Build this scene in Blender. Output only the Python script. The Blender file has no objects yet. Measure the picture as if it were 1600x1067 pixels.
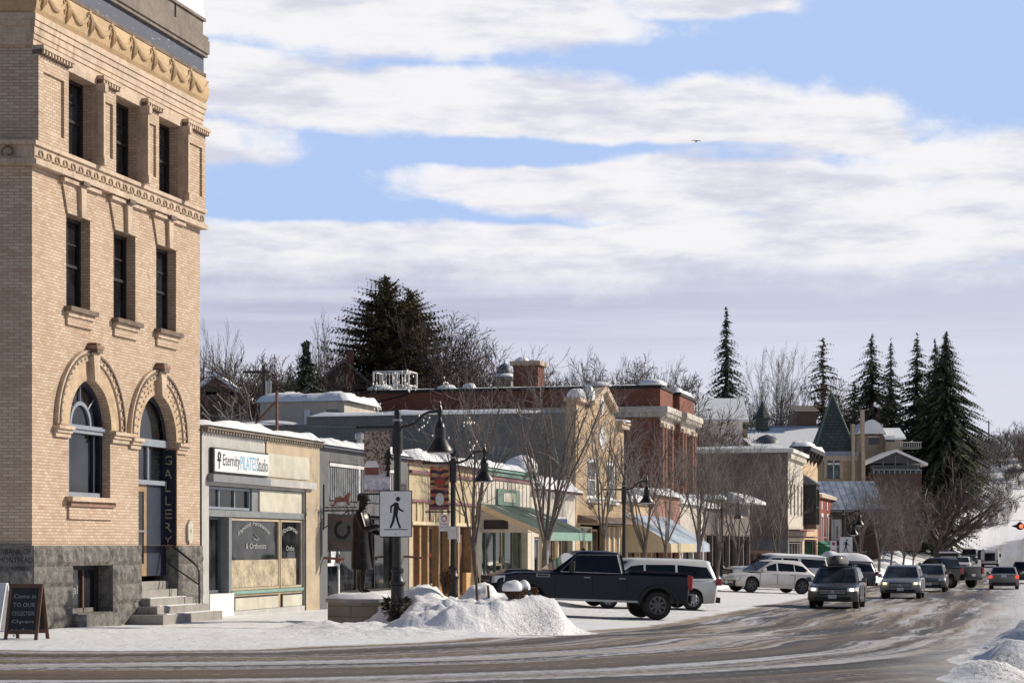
import bpy, bmesh, math, random
from mathutils import Vector, Matrix, noise as mnoise
from mathutils.geometry import tessellate_polygon
R = math.radians
sc = bpy.context.scene
COL = sc.collection
TH = math.atan2(800, 3200)
SN, CS = math.sin(TH), math.cos(TH)
OX, OY = -9.375, 40.0            # street origin: front corner of the bank, street frame (s along, t towards road)
RZ = math.pi/2 - TH
CAMZ = 1.66

def smooth(a, b, x):
    if a == b: return 0.0 if x < a else 1.0
    v = max(0.0, min(1.0, (x-a)/(b-a)))
    return v*v*(3-2*v)
def lerp(a, b, f): return a+(b-a)*f
def W(s, t, z=0.0): return Vector((OX+s*SN+t*CS, OY+s*CS-t*SN, z))
def ST(x, y):
    dx, dy = x-OX, y-OY
    return dx*SN+dy*CS, dx*CS-dy*SN
def nz(x, y, z=0.0): return mnoise.noise(Vector((x, y, z)))

def road_edge(s): return 9.0+(.0034*(s-228)**2 if s > 228 else 0)
def ground(s, t):
    z = -.006*max(0, min(s, 100))
    g = (.26*smooth(2.2, 4.2, t)+.26*max(0, min(1, (t-4.2)/7)))*smooth(-6, 22, s)
    z -= g
    far = max(0, s-205)
    z += .00065*far*far if far < 110 else .00065*12100+.143*(far-110)*smooth(420, 330, s)+5.5*smooth(330, 420, s)
    hill = smooth(-20, -75, t)*9
    z += hill*smooth(-60, 40, s)
    z += smooth(8.2, -6, t)*smooth(150, 225, s)*2.0
    te = road_edge(s)
    if s > 215: z += min(6.0, max(0, te-1-t)*.36)*smooth(215, 262, s)
    z += smooth(34, 60, t)*smooth(40, 200, s)*1.5
    if s > 215 and t < te-1.5: z += .55*nz(s*.12, t*.12, 3)*smooth(215, 250, s)*smooth(te-1.5, te-7, t)
    return z

# ------------------------------------------------------------------ objects
def new_obj(name, data=None, parent=None):
    o = bpy.data.objects.new(name, data); COL.objects.link(o)
    if parent is not None: o.parent = parent
    return o
OFF = {}
def tag(o, label=None, cat=None, group=None, kind=None):
    if label: o['label'] = label
    if cat: o['category'] = cat
    if group: o['group'] = group
    if kind: o['kind'] = kind
    return o
def thing(name, label, cat, s, t, z=None, group=None):
    """an Empty in the street frame; child meshes are written in (s, -t, z) street coordinates"""
    o = new_obj(name)
    o.empty_display_size = .3
    if z is None: z = ground(s, t)
    o.location = W(s, t, z); o.rotation_euler = (0, 0, RZ)
    OFF[o.name] = Vector((s, -t, z))
    return tag(o, label, cat, group)
def thing_at(name, label, cat, loc, rz=0, group=None):
    """an Empty whose children are written in its own local coordinates"""
    o = new_obj(name); o.location = loc; o.rotation_euler = (0, 0, rz); o.empty_display_size = .3
    OFF[o.name] = Vector((0, 0, 0))
    return tag(o, label, cat, group)
def copy_tree(o, parent=None):
    c = o.copy(); COL.objects.link(c)
    if parent is not None: c.parent = parent
    for ch in list(o.children): copy_tree(ch, c)
    return c

MATS = {}
class MB:
    def __init__(self):
        self.V = []; self.F = []; self.M = []; self.S = []; self.mats = []
    def mi(self, m):
        if m not in self.mats: self.mats.append(m)
        return self.mats.index(m)
    def add(self, verts, faces, m, smooth=False):
        b = len(self.V); k = self.mi(m)
        self.V.extend(verts)
        for f in faces:
            self.F.append(tuple(b+i for i in f)); self.M.append(k); self.S.append(smooth)
    def quad(self, a, b, c, d, m): self.add([a, b, c, d], [(0, 1, 2, 3)], m)
    def box(self, x0, x1, y0, y1, z0, z1, m, bev=0.0):
        if x0 > x1: x0, x1 = x1, x0
        if y0 > y1: y0, y1 = y1, y0
        if z0 > z1: z0, z1 = z1, z0
        if bev > 0:
            b = min(bev, (x1-x0)/3, (y1-y0)/3, (z1-z0)/3)
            bm = bmesh.new(); bmesh.ops.create_cube(bm, size=1)
            for v in bm.verts:
                v.co = Vector((lerp(x0, x1, v.co.x+.5), lerp(y0, y1, v.co.y+.5), lerp(z0, z1, v.co.z+.5)))
            bmesh.ops.bevel(bm, geom=list(bm.edges), offset=b, segments=1, affect='EDGES')
            self.bm(bm, m); return
        v = [(x0,y0,z0),(x1,y0,z0),(x1,y1,z0),(x0,y1,z0),(x0,y0,z1),(x1,y0,z1),(x1,y1,z1),(x0,y1,z1)]
        self.add(v, [(0,3,2,1),(4,5,6,7),(0,1,5,4),(1,2,6,5),(2,3,7,6),(3,0,4,7)], m)
    def bm(self, bm, m, smooth=False, free=True):
        bm.verts.index_update()
        self.add([tuple(v.co) for v in bm.verts], [[v.index for v in f.verts] for f in bm.faces], m, smooth)
        if free: bm.free()
    def prism(self, pts, a0, a1, m, axis='y', smooth=False):
        """polygon pts (u,v) swept from a0 to a1 along axis. y: (x,z); x: (y,z); z: (x,y)"""
        def P(u, v, a):
            return {'y': (u, a, v), 'x': (a, u, v), 'z': (u, v, a)}[axis]
        n = len(pts)
        vs = [P(u, v, a0) for u, v in pts]+[P(u, v, a1) for u, v in pts]
        fs = [tuple(range(n)), tuple(range(2*n-1, n-1, -1))]
        self.add(vs, fs, m)
        self.add(vs, [(i, (i+1) % n, n+(i+1) % n, n+i) for i in range(n)], m, smooth)
    def tube(self, path, rad, n=8, m=None, cap=True, smooth=True):
        path = [Vector(p) for p in path]
        if not hasattr(rad, '__len__'): rad = [rad]*len(path)
        d = (path[1]-path[0]).normalized()
        ref = Vector((0, 0, 1)) if abs(d.z) < .9 else Vector((1, 0, 0))
        nrm = d.cross(ref).normalized()
        vs = []
        for i, p in enumerate(path):
            if i == 0: d = (path[1]-path[0])
            elif i == len(path)-1: d = path[i]-path[i-1]
            else: d = (path[i+1]-path[i]).normalized()+(path[i]-path[i-1]).normalized()
            if d.length < 1e-9: d = Vector((0, 0, 1))
            d.normalize()
            nrm = (nrm-d*nrm.dot(d))
            if nrm.length < 1e-6: nrm = d.orthogonal()
            nrm.normalize(); bi = d.cross(nrm)
            for k in range(n):
                a = 2*math.pi*k/n
                vs.append(tuple(p+(nrm*math.cos(a)+bi*math.sin(a))*rad[i]))
        fs = []
        for i in range(len(path)-1):
            for k in range(n):
                fs.append((i*n+k, i*n+(k+1) % n, (i+1)*n+(k+1) % n, (i+1)*n+k))
        self.add(vs, fs, m, smooth)
        if cap and n > 2:
            L = (len(path)-1)*n
            self.add(vs[:n], [tuple(range(n-1, -1, -1))], m)
            self.add(vs[L:], [tuple(range(n))], m)
    def lathe(self, prof, c=(0, 0, 0), n=16, m=None, axis='z', smooth=True, sx=1, sy=1, cap=True):
        vs = []; fs = []
        for r, z in prof:
            for k in range(n):
                a = 2*math.pi*k/n; x, y = r*math.cos(a)*sx, r*math.sin(a)*sy
                p = {'z': (x, y, z), 'x': (z, x, y), 'y': (x, z, y)}[axis]
                vs.append((c[0]+p[0], c[1]+p[1], c[2]+p[2]))
        for i in range(len(prof)-1):
            for k in range(n):
                fs.append((i*n+k, i*n+(k+1) % n, (i+1)*n+(k+1) % n, (i+1)*n+k))
        self.add(vs, fs, m, smooth)
        if not cap: return
        self.add(vs[:n], [tuple(range(n-1, -1, -1))], m)
        self.add(vs[-n:], [tuple(range(n))], m)
    def wall(self, outer, holes, y, depth, m, mr=None, flip=False):
        """front wall in the x-z plane at y with holes, whose reveals run back by depth"""
        mr = mr or m
        loops = [[Vector((a, b, 0)) for a, b in outer]]+[[Vector((a, b, 0)) for a, b in h] for h in holes]
        flat = [p for l in loops for p in l]
        tris = tessellate_polygon(loops)
        vs = [(p.x, y, p.y) for p in flat]
        self.add(vs, [tuple(t) for t in tris], m)
        for h in holes:
            n = len(h)
            vs = [(a, y, b) for a, b in h]+[(a, y+depth, b) for a, b in h]
            self.add(vs, [(i, (i+1) % n, n+(i+1) % n, n+i) for i in range(n)], mr)
    def text(self, s, x0, x1, z0, z1, y, m, mode='xz', keep=False, depth=.004):
        """lettering fitted into a rectangle; xz: faces -y; yz: faces -x (u runs along -y)"""
        cu = bpy.data.curves.new('t', 'FONT'); cu.body = s; cu.extrude = 0; cu.resolution_u = 2
        o = bpy.data.objects.new('t', cu); COL.objects.link(o)
        bpy.context.view_layer.update()
        dg = bpy.context.evaluated_depsgraph_get()
        me = bpy.data.meshes.new_from_object(o.evaluated_get(dg))
        co = [v.co.copy() for v in me.vertices]; fs = [tuple(p.vertices) for p in me.polygons]
        bpy.data.objects.remove(o); bpy.data.curves.remove(cu); bpy.data.meshes.remove(me)
        if not co: return
        ax, bx = min(c.x for c in co), max(c.x for c in co); ay, by = min(c.y for c in co), max(c.y for c in co)
        w, h = max(bx-ax, 1e-6), max(by-ay, 1e-6)
        vs = []
        for c in co:
            u = x0+(c.x-ax)/w*(x1-x0); v = z0+(c.y-ay)/h*(z1-z0)
            vs.append((u, y, v) if mode == 'xz' else (y, u, v))
        self.add(vs, fs, m)
    def build(self, name, parent=None, label=None, sharp=.6):
        me = bpy.data.meshes.new(name)
        off = OFF.get(parent.name, None) if parent is not None else None
        if parent is not None and off is None:
            off = OFF.get('__'+parent.name)
        V = self.V
        if off is not None and off.length > 0:
            V = [(v[0]-off.x, v[1]-off.y, v[2]-off.z) for v in V]
        me.from_pydata([tuple(v) for v in V], [], self.F)
        for m in self.mats: me.materials.append(MATS[m] if isinstance(m, str) else m)
        me.polygons.foreach_set('material_index', self.M)
        me.polygons.foreach_set('use_smooth', self.S)
        me.update()
        if any(self.S) and sharp and len(self.F) < 60000:
            try: me.set_sharp_from_angle(angle=sharp)
            except Exception: pass
        o = new_obj(name, me, parent)
        if off is not None: OFF[o.name] = off          # sub-parts use the same frame
        if label: o['label'] = label
        return o

# ------------------------------------------------------------------ node expressions
class E:
    def __init__(s, nt, sock): s.nt = nt; s.k = sock
    def _m(s, op, *args, clamp=False):
        n = s.nt.nodes.new('ShaderNodeMath'); n.operation = op; n.use_clamp = clamp
        for i, a in enumerate((s,)+args):
            if isinstance(a, E): s.nt.links.new(a.k, n.inputs[i])
            else: n.inputs[i].default_value = a
        return E(s.nt, n.outputs[0])
    def __add__(s, o): return s._m('ADD', o)
    __radd__ = __add__
    def __sub__(s, o): return s._m('SUBTRACT', o)
    def __rsub__(s, o): return (s*-1)+o
    def __mul__(s, o): return s._m('MULTIPLY', o)
    __rmul__ = __mul__
    def __truediv__(s, o): return s._m('DIVIDE', o)
    def __neg__(s): return s*-1
    def abs(s): return s._m('ABSOLUTE')
    def max(s, o): return s._m('MAXIMUM', o)
    def min(s, o): return s._m('MINIMUM', o)
    def pow(s, o): return s._m('POWER', o)
    def sqrt(s): return s._m('SQRT')
    def sin(s): return s._m('SINE')
    def clamp(s): return s._m('ADD', 0.0, clamp=True)
    def ss(s, a, b):
        n = s.nt.nodes.new('ShaderNodeMapRange'); n.interpolation_type = 'SMOOTHSTEP'
        s.nt.links.new(s.k, n.inputs['Value'])
        lo, hi, x, y = (a, b, 0., 1.) if a < b else (b, a, 1., 0.)
        n.inputs['From Min'].default_value = lo; n.inputs['From Max'].default_value = hi
        n.inputs['To Min'].default_value = x; n.inputs['To Max'].default_value = y
        return E(s.nt, n.outputs[0])
class NT:
    def __init__(s, nt): s.nt = nt
    def new(s, t): return s.nt.nodes.new(t)
    def link(s, a, b): s.nt.links.new(a.k if isinstance(a, E) else a, b)
    def coord(s, which='Object'):
        n = s.new('ShaderNodeTexCoord'); return E(s.nt, n.outputs[which])
    def pos(s):
        n = s.new('ShaderNodeNewGeometry'); return E(s.nt, n.outputs['Position'])
    def sep(s, v):
        n = s.new('ShaderNodeSeparateXYZ'); s.link(v, n.inputs[0])
        return [E(s.nt, n.outputs[i]) for i in range(3)]
    def comb(s, x, y, z=0.0):
        n = s.new('ShaderNodeCombineXYZ')
        for i, a in enumerate((x, y, z)):
            if isinstance(a, E): s.link(a, n.inputs[i])
            else: n.inputs[i].default_value = a
        return E(s.nt, n.outputs[0])
    def noise(s, v, scale=1.0, detail=4, rough=.55, dist=0.0):
        n = s.new('ShaderNodeTexNoise')
        if v is not None: s.link(v, n.inputs['Vector'])
        n.inputs['Scale'].default_value = scale; n.inputs['Detail'].default_value = detail
        n.inputs['Roughness'].default_value = rough; n.inputs['Distortion'].default_value = dist
        return E(s.nt, n.outputs[0])
    def voro(s, v, scale=1.0, feature='F1'):
        n = s.new('ShaderNodeTexVoronoi'); n.feature = feature
        if v is not None: s.link(v, n.inputs['Vector'])
        n.inputs['Scale'].default_value = scale
        return E(s.nt, n.outputs[0])
    def mix(s, f, a, b):
        n = s.new('ShaderNodeMix'); n.data_type = 'RGBA'
        ins = [i for i in n.inputs if i.type == 'RGBA']
        fi = n.inputs[0]
        if isinstance(f, E): s.link(f, fi)
        else: fi.default_value = f
        for i, c in zip(ins, (a, b)):
            if isinstance(c, E): s.link(c, i)
            else: i.default_value = (c[0], c[1], c[2], 1)
        return E(s.nt, [o for o in n.outputs if o.type == 'RGBA'][0])
    def bump(s, h, strength=.3, dist=.02):
        n = s.new('ShaderNodeBump'); n.inputs['Strength'].default_value = strength; n.inputs['Distance'].default_value = dist
        s.link(h, n.inputs['Height']); return n.outputs[0]
def mat(name, base=(.5, .5, .5), rough=.6, metal=0., spec=.5, fn=None, emit=None, estr=1.0):
    m = bpy.data.materials.new(name); m.use_nodes = True
    b = m.node_tree.nodes['Principled BSDF']
    b.inputs['Base Color'].default_value = (*base, 1); b.inputs['Roughness'].default_value = rough
    b.inputs['Metallic'].default_value = metal; b.inputs['Specular IOR Level'].default_value = spec
    if emit:
        b.inputs['Emission Color'].default_value = (*emit, 1); b.inputs['Emission Strength'].default_value = estr
    if fn: fn(NT(m.node_tree), b)
    MATS[name] = m
    return m
# ------------------------------------------------------------------ materials
def vary(name, base, rough=.7, amt=.25, scale=2.0, fine=12.0, metal=0., spec=.4, bump=.15, bdist=.01, dirt=None):
    def fn(n, b):
        p = n.coord('Object')
        f = n.noise(p, scale, 5, .6)*.6+n.noise(p, fine, 3, .6)*.4
        lo = tuple(c*(1-amt) for c in base); hi = tuple(min(1, c*(1+amt)) for c in base)
        c = n.mix(f.ss(.3, .7), lo, hi)
        if dirt:
            x, y, z = n.sep(p)
            st = n.noise(n.comb(x*6, y*6, z*.5), 1, 4, .6)
            c = n.mix(st.ss(.5, .75)*.7, c, dirt)
        n.link(c, b.inputs['Base Color'])
        if bump: n.link(n.bump(n.noise(p, fine*2, 3, .6), bump, bdist), b.inputs['Normal'])
    return mat(name, base, rough, metal, spec, fn)

def brick(name, c1, c2, mortar, bw=.22, bh=.07, ms=.007, stain=None, rough=.8, mvar=.35):
    def fn(n, b):
        p = n.coord('Object'); x, y, z = n.sep(p)
        v = n.comb(x+y, z, 0.)
        t = n.new('ShaderNodeTexBrick'); n.link(v, t.inputs['Vector'])
        t.inputs['Scale'].default_value = 1; t.inputs['Brick Width'].default_value = bw
        t.inputs['Row Height'].default_value = bh; t.inputs['Mortar Size'].default_value = ms
        t.inputs['Mortar Smooth'].default_value = .2; t.inputs['Bias'].default_value = .0
        t.inputs['Color1'].default_value = (*c1, 1); t.inputs['Color2'].default_value = (*c2, 1)
        t.inputs['Mortar'].default_value = (*mortar, 1)
        col = E(n.nt, t.outputs['Color'])
        big = n.noise(p, .6, 5, .65)
        col2 = n.mix(big.ss(.35, .7)*mvar, col, tuple(a*.62 for a in c2))
        if stain:
            st = n.noise(n.comb(x*1.1+y*1.1, y, z*4), .9, 4, .6)
            col2 = n.mix(st.ss(.62, .75)*.45, col2, stain)
        dr = n.noise(n.comb((x+y)*7, 0., z*.6), 1, 3, .6)
        col2 = n.mix(dr.ss(.58, .8)*.35, col2, tuple(a*.45 for a in c2))
        n.link(col2, b.inputs['Base Color'])
        h = E(n.nt, t.outputs['Fac'])*-1+n.noise(p, 40, 2)*.25
        n.link(n.bump(h, .5, .012), b.inputs['Normal'])
    return mat(name, c1, rough, fn=fn, spec=.25)

brick('buff_brick', (.64, .51, .39), (.50, .36, .25), (.33, .24, .175), bw=.17, bh=.0625, stain=(.34, .12, .06))
brick('red_brick', (.25, .092, .058), (.19, .066, .042), (.22, .13, .10), bw=.22, bh=.075)
brick('pink_brick', (.40, .20, .15), (.34, .16, .12), (.35, .27, .22))
brick('brown_brick', (.14, .095, .075), (.12, .08, .065), (.11, .09, .08), mvar=.6)
brick('tan_brick', (.50, .38, .245), (.44, .32, .20), (.36, .27, .18), bw=.5, bh=.2)
brick('planter_block', (.30, .26, .21), (.25, .215, .17), (.15, .13, .11), bw=.55, bh=.24, ms=.012)
brick('teal_shingle', (.105, .122, .112), (.08, .095, .088), (.02, .03, .03), bw=.6, bh=.35, ms=.03)

def granite(n, b):
    p = n.coord('Object'); x, y, z = n.sep(p)
    f = n.noise(p, 5, 8, .72); g = n.noise(p, 45, 3, .7)
    c = n.mix(f.ss(.3, .7), (.085, .078, .070), (.30, .28, .255))
    c = n.mix(g.ss(.45, .7)*.6, c, (.36, .34, .31))
    n.link(c, b.inputs['Base Color'])
    n.link(n.bump(n.noise(p, 7, 8, .75)*1.0+n.voro(p, 5)*.4, 1.0, .09), b.inputs['Normal'])
mat('granite', (.2, .19, .18), .85, fn=granite, spec=.3)
vary('concrete', (.30, .28, .255), .85, .25, 2, 25, bump=.25, dirt=(.17, .15, .13))
vary('terracotta_tan', (.50, .35, .20), .75, .22, 2, 14, bump=.2)
vary('terracotta_stone', (.54, .42, .31), .75, .25, 3, 20, dirt=(.30, .20, .12))
vary('brown_stone', (.17, .125, .095), .8, .35, 3, 18, dirt=(.08, .06, .05))
vary('rust_stone', (.22, .10, .07), .8, .35, 5, 18)
vary('cornice_brown', (.20, .165, .135), .75, .3, 2, 10, dirt=(.10, .10, .075))
vary('sign_navy', (.012, .016, .035), .5, .3, 3, 14)
def slate(n, b):
    p = n.coord('Object'); x, y, z = n.sep(p)
    w = n.noise(n.comb(x*2, y, z*6), 1.6, 6, .7)
    n.link(n.mix(w.ss(.58, .72), (.055, .065, .10), (.42, .44, .47)), b.inputs['Base Color'])
mat('weathered_navy', (.05, .06, .1), .6, fn=slate)
def plaster_mat(name, base, rough=.8, crack=True, dirt=None):
    def fn(n, b):
        p = n.coord('Object'); x, y, z = n.sep(p)
        f = n.noise(p, 1.3, 6, .65)
        c = n.mix(f.ss(.3, .72), tuple(v*.8 for v in base), tuple(min(1, v*1.08) for v in base))
        st = n.noise(n.comb((x+y)*5, 0., z*.45), 1, 5, .65)
        c = n.mix(st.ss(.52, .78)*.5, c, dirt or tuple(v*.5 for v in base))
        g = n.noise(p, 9, 5, .75)
        c = n.mix(g.ss(.62, .72)*.35, c, tuple(v*.55 for v in base))
        n.link(c, b.inputs['Base Color'])
        n.link(n.bump(n.noise(p, 18, 5, .7), .3, .012), b.inputs['Normal'])
    return mat(name, base, rough, fn=fn, spec=.3)
plaster_mat('plaster_grey', (.47, .46, .44))
plaster_mat('plaster_cream', (.47, .385, .275))
plaster_mat('panel_cream', (.55, .525, .43))
plaster_mat('plaster_dark', (.15, .15, .155))
plaster_mat('plaster_yellow', (.53, .44, .285))
plaster_mat('plaster_white', (.62, .57, .49))
plaster_mat('plaster_pale', (.58, .53, .46))
plaster_mat('plaster_peach', (.60, .43, .28))
brick('side_slate', (.165, .18, .185), (.145, .16, .165), (.115, .125, .13), bw=.42, bh=.21, ms=.012, stain=(.10, .11, .115))
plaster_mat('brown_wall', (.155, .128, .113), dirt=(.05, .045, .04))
plaster_mat('house_beige', (.38, .32, .25))
plaster_mat('house_grey', (.28, .27, .25))
vary('white_paint', (.74, .73, .70), .5, .08, 3, 20, bump=.05)
vary('cream_paint', (.66, .55, .36), .6, .12, 3, 20, bump=.08)
vary('plum_paint', (.22, .10, .115), .6, .2, 3, 20, bump=.08)
vary('green_paint', (.13, .21, .17), .6, .2, 3, 20, bump=.08)
vary('mint_paint', (.19, .32, .265), .6, .15, 3, 20, bump=.08)
vary('grey_paint', (.20, .21, .22), .55, .2, 3, 20, bump=.08)
vary('slate_paint', (.10, .115, .14), .5, .2, 3, 20, bump=.05)
vary('dark_frame', (.022, .02, .02), .45, .3, 4, 20, bump=.05)
vary('navy_frame', (.02, .026, .05), .45, .3, 4, 20, bump=.05)
vary('bluegrey_paint', (.25, .28, .33), .5, .15, 4, 20, bump=.05)
vary('wood_oak', (.34, .215, .11), .55, .25, 4, 24, bump=.1)
vary('wood_dark', (.12, .06, .035), .6, .3, 4, 24, bump=.1)
vary('wood_orange', (.45, .20, .07), .6, .25, 4, 24, bump=.1)
vary('red_dark', (.14, .025, .02), .6, .25, 4, 20)
vary('black_iron', (.010, .010, .011), .42, .3, 5, 30, spec=.5, bump=.05)
vary('black_trim', (.016, .016, .018), .6, .3, 3, 20)
vary('rubber', (.018, .017, .016), .85, .4, 6, 30, bump=.3)
vary('rim_black', (.10, .10, .105), .35, .3, 6, 30)
vary('steel', (.36, .36, .37), .35, .15, 4, 20, metal=.85, bump=0)
vary('steel_rim', (.28, .28, .29), .4, .2, 5, 20, metal=.7, bump=0)
vary('chalk_board', (.022, .024, .024), .8, .3, 4, 20)
vary('chalk', (.30, .30, .29), .9, .2, 8, 40)
vary('kraft_paper', (.40, .335, .235), .85, .5, 2.4, 9, bump=.3, bdist=.03)
vary('bronze', (.026, .022, .02), .34, .5, 4, 18, metal=.8, bump=.2)
vary('bark', (.10, .085, .075), .9, .35, 3, 18, bump=.5, bdist=.02)
vary('bark_pale', (.20, .175, .15), .9, .3, 3, 18, bump=.4, bdist=.02)
vary('twig', (.22, .19, .17), .85, .3, 1.2, 9, bump=0)
vary('twig_red', (.085, .058, .052), .85, .3, 1, 7, bump=0)
vary('twig_pale', (.19, .165, .14), .85, .25, 1, 7, bump=0)
vary('twig_brush', (.11, .085, .070), .9, .35, .6, 5, bump=0)
vary('dead_leaf', (.13, .07, .035), .85, .5, 6, 20, bump=0)
vary('wreath_green', (.018, .025, .014), .8, .5, 8, 30, bump=0)
def needle(name, base):
    def fn(n, b):
        p = n.coord('Object')
        f = n.noise(p, .9, 4, .6)*.5+n.noise(p, 5, 3, .6)*.5
        n.link(n.mix(f.ss(.36, .66), tuple(c*.45 for c in base), tuple(c*1.6 for c in base)), b.inputs['Base Color'])
    return mat(name, base, .75, fn=fn, spec=.2)
vary('bark_grey', (.15, .125, .11), .9, .3, 3, 18, bump=.4, bdist=.02)
needle('needle', (.095, .108, .064)); needle('needle_olive', (.135, .118, .07)); needle('needle_blue', (.085, .105, .08))

def snow_fn(n, b):
    p = n.pos()
    f = n.noise(p, .5, 6, .6)
    g = n.noise(p, 9, 6, .7)
    c = n.mix(f.ss(.3, .75), (.83, .84, .86), (.90, .90, .90))
    n.link(c, b.inputs['Base Color'])
    n.link(n.bump(g*.6+n.noise(p, 2.2, 5, .6)*1.0+n.noise(p, 40, 3, .7)*.2, .55, .05), b.inputs['Normal'])
mat('snow', (.87, .87, .88), .65, fn=snow_fn, spec=.25)
def snow_dirty(n, b):
    p = n.pos(); x, y, z = n.sep(p)
    g = n.noise(p, 22, 6, .75); f = n.noise(p, 1.2, 4, .6)
    low = z.ss(.75, .15)*x.ss(-1.2, .3)
    c = n.mix((g.ss(.50, .60)*f.ss(.40, .52)*low*.9), (.86, .86, .87), (.30, .235, .17))
    n.link(c, b.inputs['Base Color'])
    n.link(n.bump(n.noise(p, 7, 7, .7)+n.noise(p, 2.2, 4, .6)*.8, .75, .07), b.inputs['Normal'])
mat('snow_heap', (.86, .86, .87), .65, fn=snow_dirty, spec=.25)
def metal_roof(n, b):
    p = n.coord('Object'); x, y, z = n.sep(p)
    w = (x*9.0).sin()
    f = n.noise(p, .8, 5, .6)
    c = n.mix(f.ss(.3, .7), (.16, .20, .28), (.36, .41, .50))
    c = n.mix(w.ss(.55, .95)*.6, c, (.07, .09, .13))
    n.link(c, b.inputs['Base Color'])
mat('blue_metal_roof', (.25, .3, .4), .5, fn=metal_roof)
def green_shingle(n, b):
    p = n.coord('Object'); x, y, z = n.sep(p)
    t = n.new('ShaderNodeTexBrick'); n.link(n.comb(x, y*1.1, 0.), t.inputs['Vector'])
    t.inputs['Scale'].default_value = 1; t.inputs['Brick Width'].default_value = .3; t.inputs['Row Height'].default_value = .16
    t.inputs['Mortar Size'].default_value = .012
    t.inputs['Color1'].default_value = (.035, .075, .055, 1); t.inputs['Color2'].default_value = (.028, .055, .042, 1); t.inputs['Mortar'].default_value = (.012, .02, .018, 1)
    sn = n.noise(n.comb(x*1.2, y*.7, 0.), 1.1, 5, .6)
    n.link(n.mix(sn.ss(.60, .68), E(n.nt, t.outputs['Color']), (.78, .79, .82)), b.inputs['Base Color'])
mat('green_shingle', (.03, .06, .05), .8, fn=green_shingle)
def roof_snowy(n, b):
    p = n.coord('Object')
    f = n.noise(p, 1.1, 6, .7)*.6+n.noise(p, 5, 4, .7)*.4
    n.link(n.mix(f.ss(.58, .68), (.82, .83, .85), (.10, .10, .10)), b.inputs['Base Color'])
mat('roof_snowy', (.8, .8, .8), .7, fn=roof_snowy)
vary('awning_green', (.02, .16, .09), .8, .2, 2, 14)
vary('awning_blue', (.36, .42, .50), .8, .25, 2, 14)
vary('awning_cream', (.50, .42, .28), .8, .12, 2, 14)
vary('red_jacket', (.16, .012, .02), .85, .25, 4, 20)
vary('dark_cloth', (.02, .02, .024), .9, .3, 4, 20)
vary('skin', (.45, .27, .19), .6, .1, 6, 20, bump=0)
vary('sign_blue', (.03, .06, .20), .5, .15, 4, 20, bump=0)
vary('sign_grey', (.085, .085, .095), .6, .25, 4, 20, bump=.05)
vary('ink_black', (.012, .012, .012), .6, .2, 6, 20, bump=0)
vary('ink_blue', (.14, .42, .66), .6, .12, 6, 20, bump=0)
vary('ink_red', (.42, .03, .03), .6, .15, 6, 20, bump=0)
vary('ink_yellow', (.68, .52, .05), .6, .15, 6, 20, bump=0)
vary('ink_rust', (.20, .07, .06), .7, .25, 6, 20, bump=0)
vary('gold_letter', (.40, .36, .24), .45, .15, 6, 20, bump=0)
vary('grey_letter', (.35, .35, .34), .6, .15, 6, 20, bump=0)
vary('sign_white', (.70, .70, .71), .45, .06, 2, 14, bump=0)
vary('plate_white', (.55, .55, .56), .5, .2, 9, 40, bump=0)
vary('orange_board', (.50, .31, .13), .7, .15, 4, 20)
def glass(name, base, rough=.06, spec=.35, nscale=.8, amt=.8):
    def fn(n, b):
        p = n.coord('Object')
        f = n.noise(p, nscale, 4, .6)
        n.link(n.mix(f.ss(.35, .7), tuple(c*(1-amt) for c in base), tuple(c*(1+amt) for c in base)), b.inputs['Base Color'])
        n.link(n.bump(n.noise(p, 1.3, 2), .02, .05), b.inputs['Normal'])
    return mat(name, base, rough, fn=fn, spec=spec)
glass('glass_dark', (.014, .016, .02), .05, .5)
glass('glass_shop', (.024, .026, .028), .04, .5, 1.4)
glass('glass_car', (.012, .014, .017), .04, .45)
glass('glass_wind', (.05, .06, .068), .05, .5)
glass('glass_pale', (.22, .24, .26), .1, .4)
glass('glass_green', (.05, .08, .075), .1, .4)
def paint(name, base, rough=.3, dirt=(.20, .17, .14), coat=.6, metal=0., level=.55):
    def fn(n, b):
        p = n.coord('Object'); x, y, z = n.sep(p)
        f = n.noise(p, 3, 6, .7)
        d = (z*-1.0+f*.55).ss(-level-.1, -level+.55)
        n.link(n.mix(d*.75, base, dirt), b.inputs['Base Color'])
        n.link(d*.35+rough, b.inputs['Roughness'])
        b.inputs['Coat Weight'].default_value = coat*.6; b.inputs['Coat Roughness'].default_value = .08
    return mat(name, base, rough, metal, .5, fn)
paint('paint_navy', (.006, .008, .016), .3, (.016, .015, .015), .25)
MATS['paint_navy'].node_tree.nodes['Principled BSDF'].inputs['Specular IOR Level'].default_value = .3
paint('paint_white', (.66, .66, .65), .35, (.33, .28, .22), .4)
paint('paint_cream', (.72, .70, .66), .35, (.42, .36, .28), .4, level=.5)
paint('paint_grey', (.055, .062, .072), .35, (.10, .09, .075), .5)
paint('paint_silver', (.27, .29, .32), .35, (.17, .15, .13), .5, metal=.3)
paint('paint_pewter', (.20, .19, .18), .35, (.15, .13, .11), .5, metal=.3)
paint('paint_black', (.012, .012, .013), .35, (.06, .055, .05), .5)
mat('lens_clear', (.62, .64, .66), .15, spec=.6)
mat('lens_red', (.35, .012, .016), .2, spec=.6)
mat('lens_amber', (.55, .20, .03), .2, spec=.6)
mat('lamp_on', (.9, .8, .6), .3, emit=(1, .62, .30), estr=2.6)
mat('lamp_white', (.9, .9, .9), .3, emit=(1, .93, .8), estr=2.4)
mat('brake_on', (.6, .02, .02), .3, emit=(1, .06, .03), estr=1.6)
mat('signal_red', (.8, .08, .04), .3, emit=(1, .12, .05), estr=2.5)
mat('lamp_glass', (.5, .5, .48), .25, spec=.5)
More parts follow.
